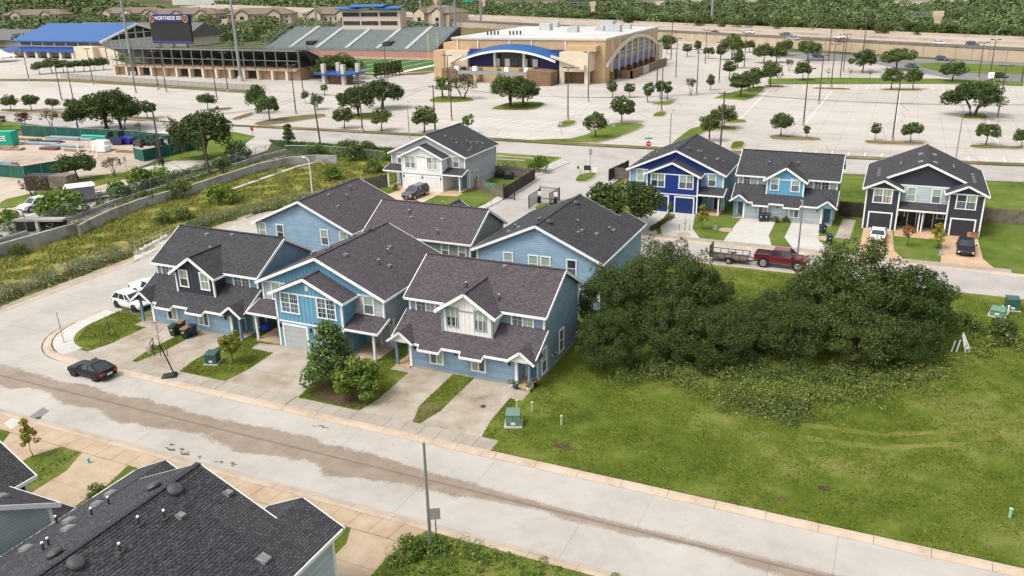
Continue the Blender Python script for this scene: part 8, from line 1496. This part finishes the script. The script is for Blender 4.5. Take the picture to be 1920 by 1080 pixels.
def skip(loc, rz, label, m_):
    o = thing('skip_bin', label, 'skip', (*loc, 0), rz); MB().hexa([(-1.2, -.8, .3), (1.0, -.8, .3), (1.0, .8, .3), (-1.2, .8, .3)], [(-1.5, -.9, 1.7), (1.4, -.9, 1.3), (1.4, .9, 1.3), (-1.5, .9, 1.7)]).build('body', m_, o); MB().box(-1.0, .8, -.7, .7, .05, .3).build('skid', dsteel, o); MB().box(-1.6, -1.45, -.95, .95, 1.7, 2.7).build('cage', dsteel, o)
skip((-146.80, 125.14), .3, 'dark blue skip with a cage by the green fence', P_navy); skip((-145.27, 126.24), .1, 'bright blue skip beside the dark one', plain('skip_blue', (.015, .02, .22), .5))
def loader(loc, rz, label, m_):
    o = thing('skid_loader', label, 'loader', (*loc, 0), rz); MB().box(-1.1, .9, -.75, .75, .45, 1.2).build('body', m_, o); c = MB()
    for x in (-.8, .5):
        for y in (-.6, .6): c.box(x - .06, x + .06, y - .06, y + .06, 1.2, 2.1)
    c.box(-.9, .6, -.68, .68, 2.05, 2.15); c.build('cab', black, o); MB().beam((-1.0, .75, 1.4), (1.2, .75, .7), .14).beam((-1.0, -.75, 1.4), (1.2, -.75, .7), .14).build('lift_arm', m_, o); MB().hexa([(1.1, -.85, .2), (1.7, -.85, .15), (1.7, .85, .15), (1.1, .85, .2)], [(1.1, -.85, .9), (1.3, -.85, .9), (1.3, .85, .9), (1.1, .85, .9)]).build('bucket', dsteel, o)
    for x in (-.65, .55):
        for s in (-1, 1): w = MB(); w.tube([(x, s * .72, .4), (x, s * .95, .4)], .4, 12); w.build('wheel', rubber, o)
loader((-139.24, 126.92), .6, 'green skid loader by the green fence', plain('loader_green', (.05, .12, .08), .5)); loader((-135.86, 126.78), 2.4, 'white skid loader right of the green one', P_white); loader((-141.43, 125.62), 2.0, 'grey skid loader left of the green one', P_grey); loader((-133.44, 127.54), .2, 'dark skid loader near the fence corner', P_black)
o = thing('mini_digger', 'black mini digger with a long jointed arm', 'digger', (*(-133.23, 123.49), 0), 3.3); MB().box(-.9, .9, -.7, .7, .6, 1.3).build('body', P_black, o); MB().box(-.5, .4, -.5, .5, 1.3, 2.4).build('cab', carglass, o); MB().beam((.8, 0, 1.1), (2.6, 0, 2.3), .2).beam((2.6, 0, 2.3), (4.6, 0, 1.0), .18).build('arm', P_black, o); MB().hexa([(4.4, -.3, .3), (4.9, -.3, .3), (4.9, .3, .3), (4.4, .3, .3)], [(4.5, -.3, 1.0), (4.8, -.3, 1.0), (4.8, .3, 1.0), (4.5, .3, 1.0)]).build('bucket', dsteel, o); [MB().box(-1.1, 1.1, s * .75 - .2, s * .75 + .2, 0, .6).build('track', rubber, o) for s in (-1, 1)]
for p, s_, lb in (((-137.79, 129.84), (1.8, 1.3, 2.2), 'tall white water tank box behind the loaders'), ((-133.61, 129.92), (2.2, 1.2, 1.6), 'grey plant crate at the yard corner')):
    o = thing('plant_crate', lb, 'crate', (*p, 0), .2); MB().box(-s_[0] / 1.3, s_[0] / 1.3, -s_[1], s_[1], .1, s_[2]).build('body', plain('tank_white', (.5, .48, .45), .6), o); MB().box(-s_[0] / 1.2, s_[0] / 1.2, -s_[1] * 1.05, s_[1] * 1.05, 0, .1).build('pallet', timber, o); MB().box(-s_[0] / 1.25, s_[0] / 1.25, -s_[1] * 1.02, s_[1] * 1.02, s_[2], s_[2] + .08).build('lid', M['tank_white'], o)
o = thing('slatted_crate', 'big brown slatted crate beside the front green fence', 'crate', (*(-124.07, 91.60), 0), .25)
for k in range(5): MB().box(-4.2, .2, -1.3, -1.2, .1 + k * .48, .45 + k * .48).build('slat', dkwood, o)
MB().box(-4.2, .2, -1.15, 1.2, 0, 2.4).build('body', black, o); MB().box(.3, 3.6, -1.3, 1.2, 0, 2.5).build('side_box', gwood, o)
o = thing('pallet_heap', 'white and red bundles at the front left of the yard', 'bundle', (*(-145.32, 100.23), 0), .2); MB().box(-.8, .8, -.6, .6, 0, .9).build('bundle', sred, o); MB().box(-3, -1.1, -.6, .6, 0, .7).build('bundle', galv, o); MB().box(1.1, 5, -.5, .6, 0, .6).build('bundle', M['sign_back'], o)
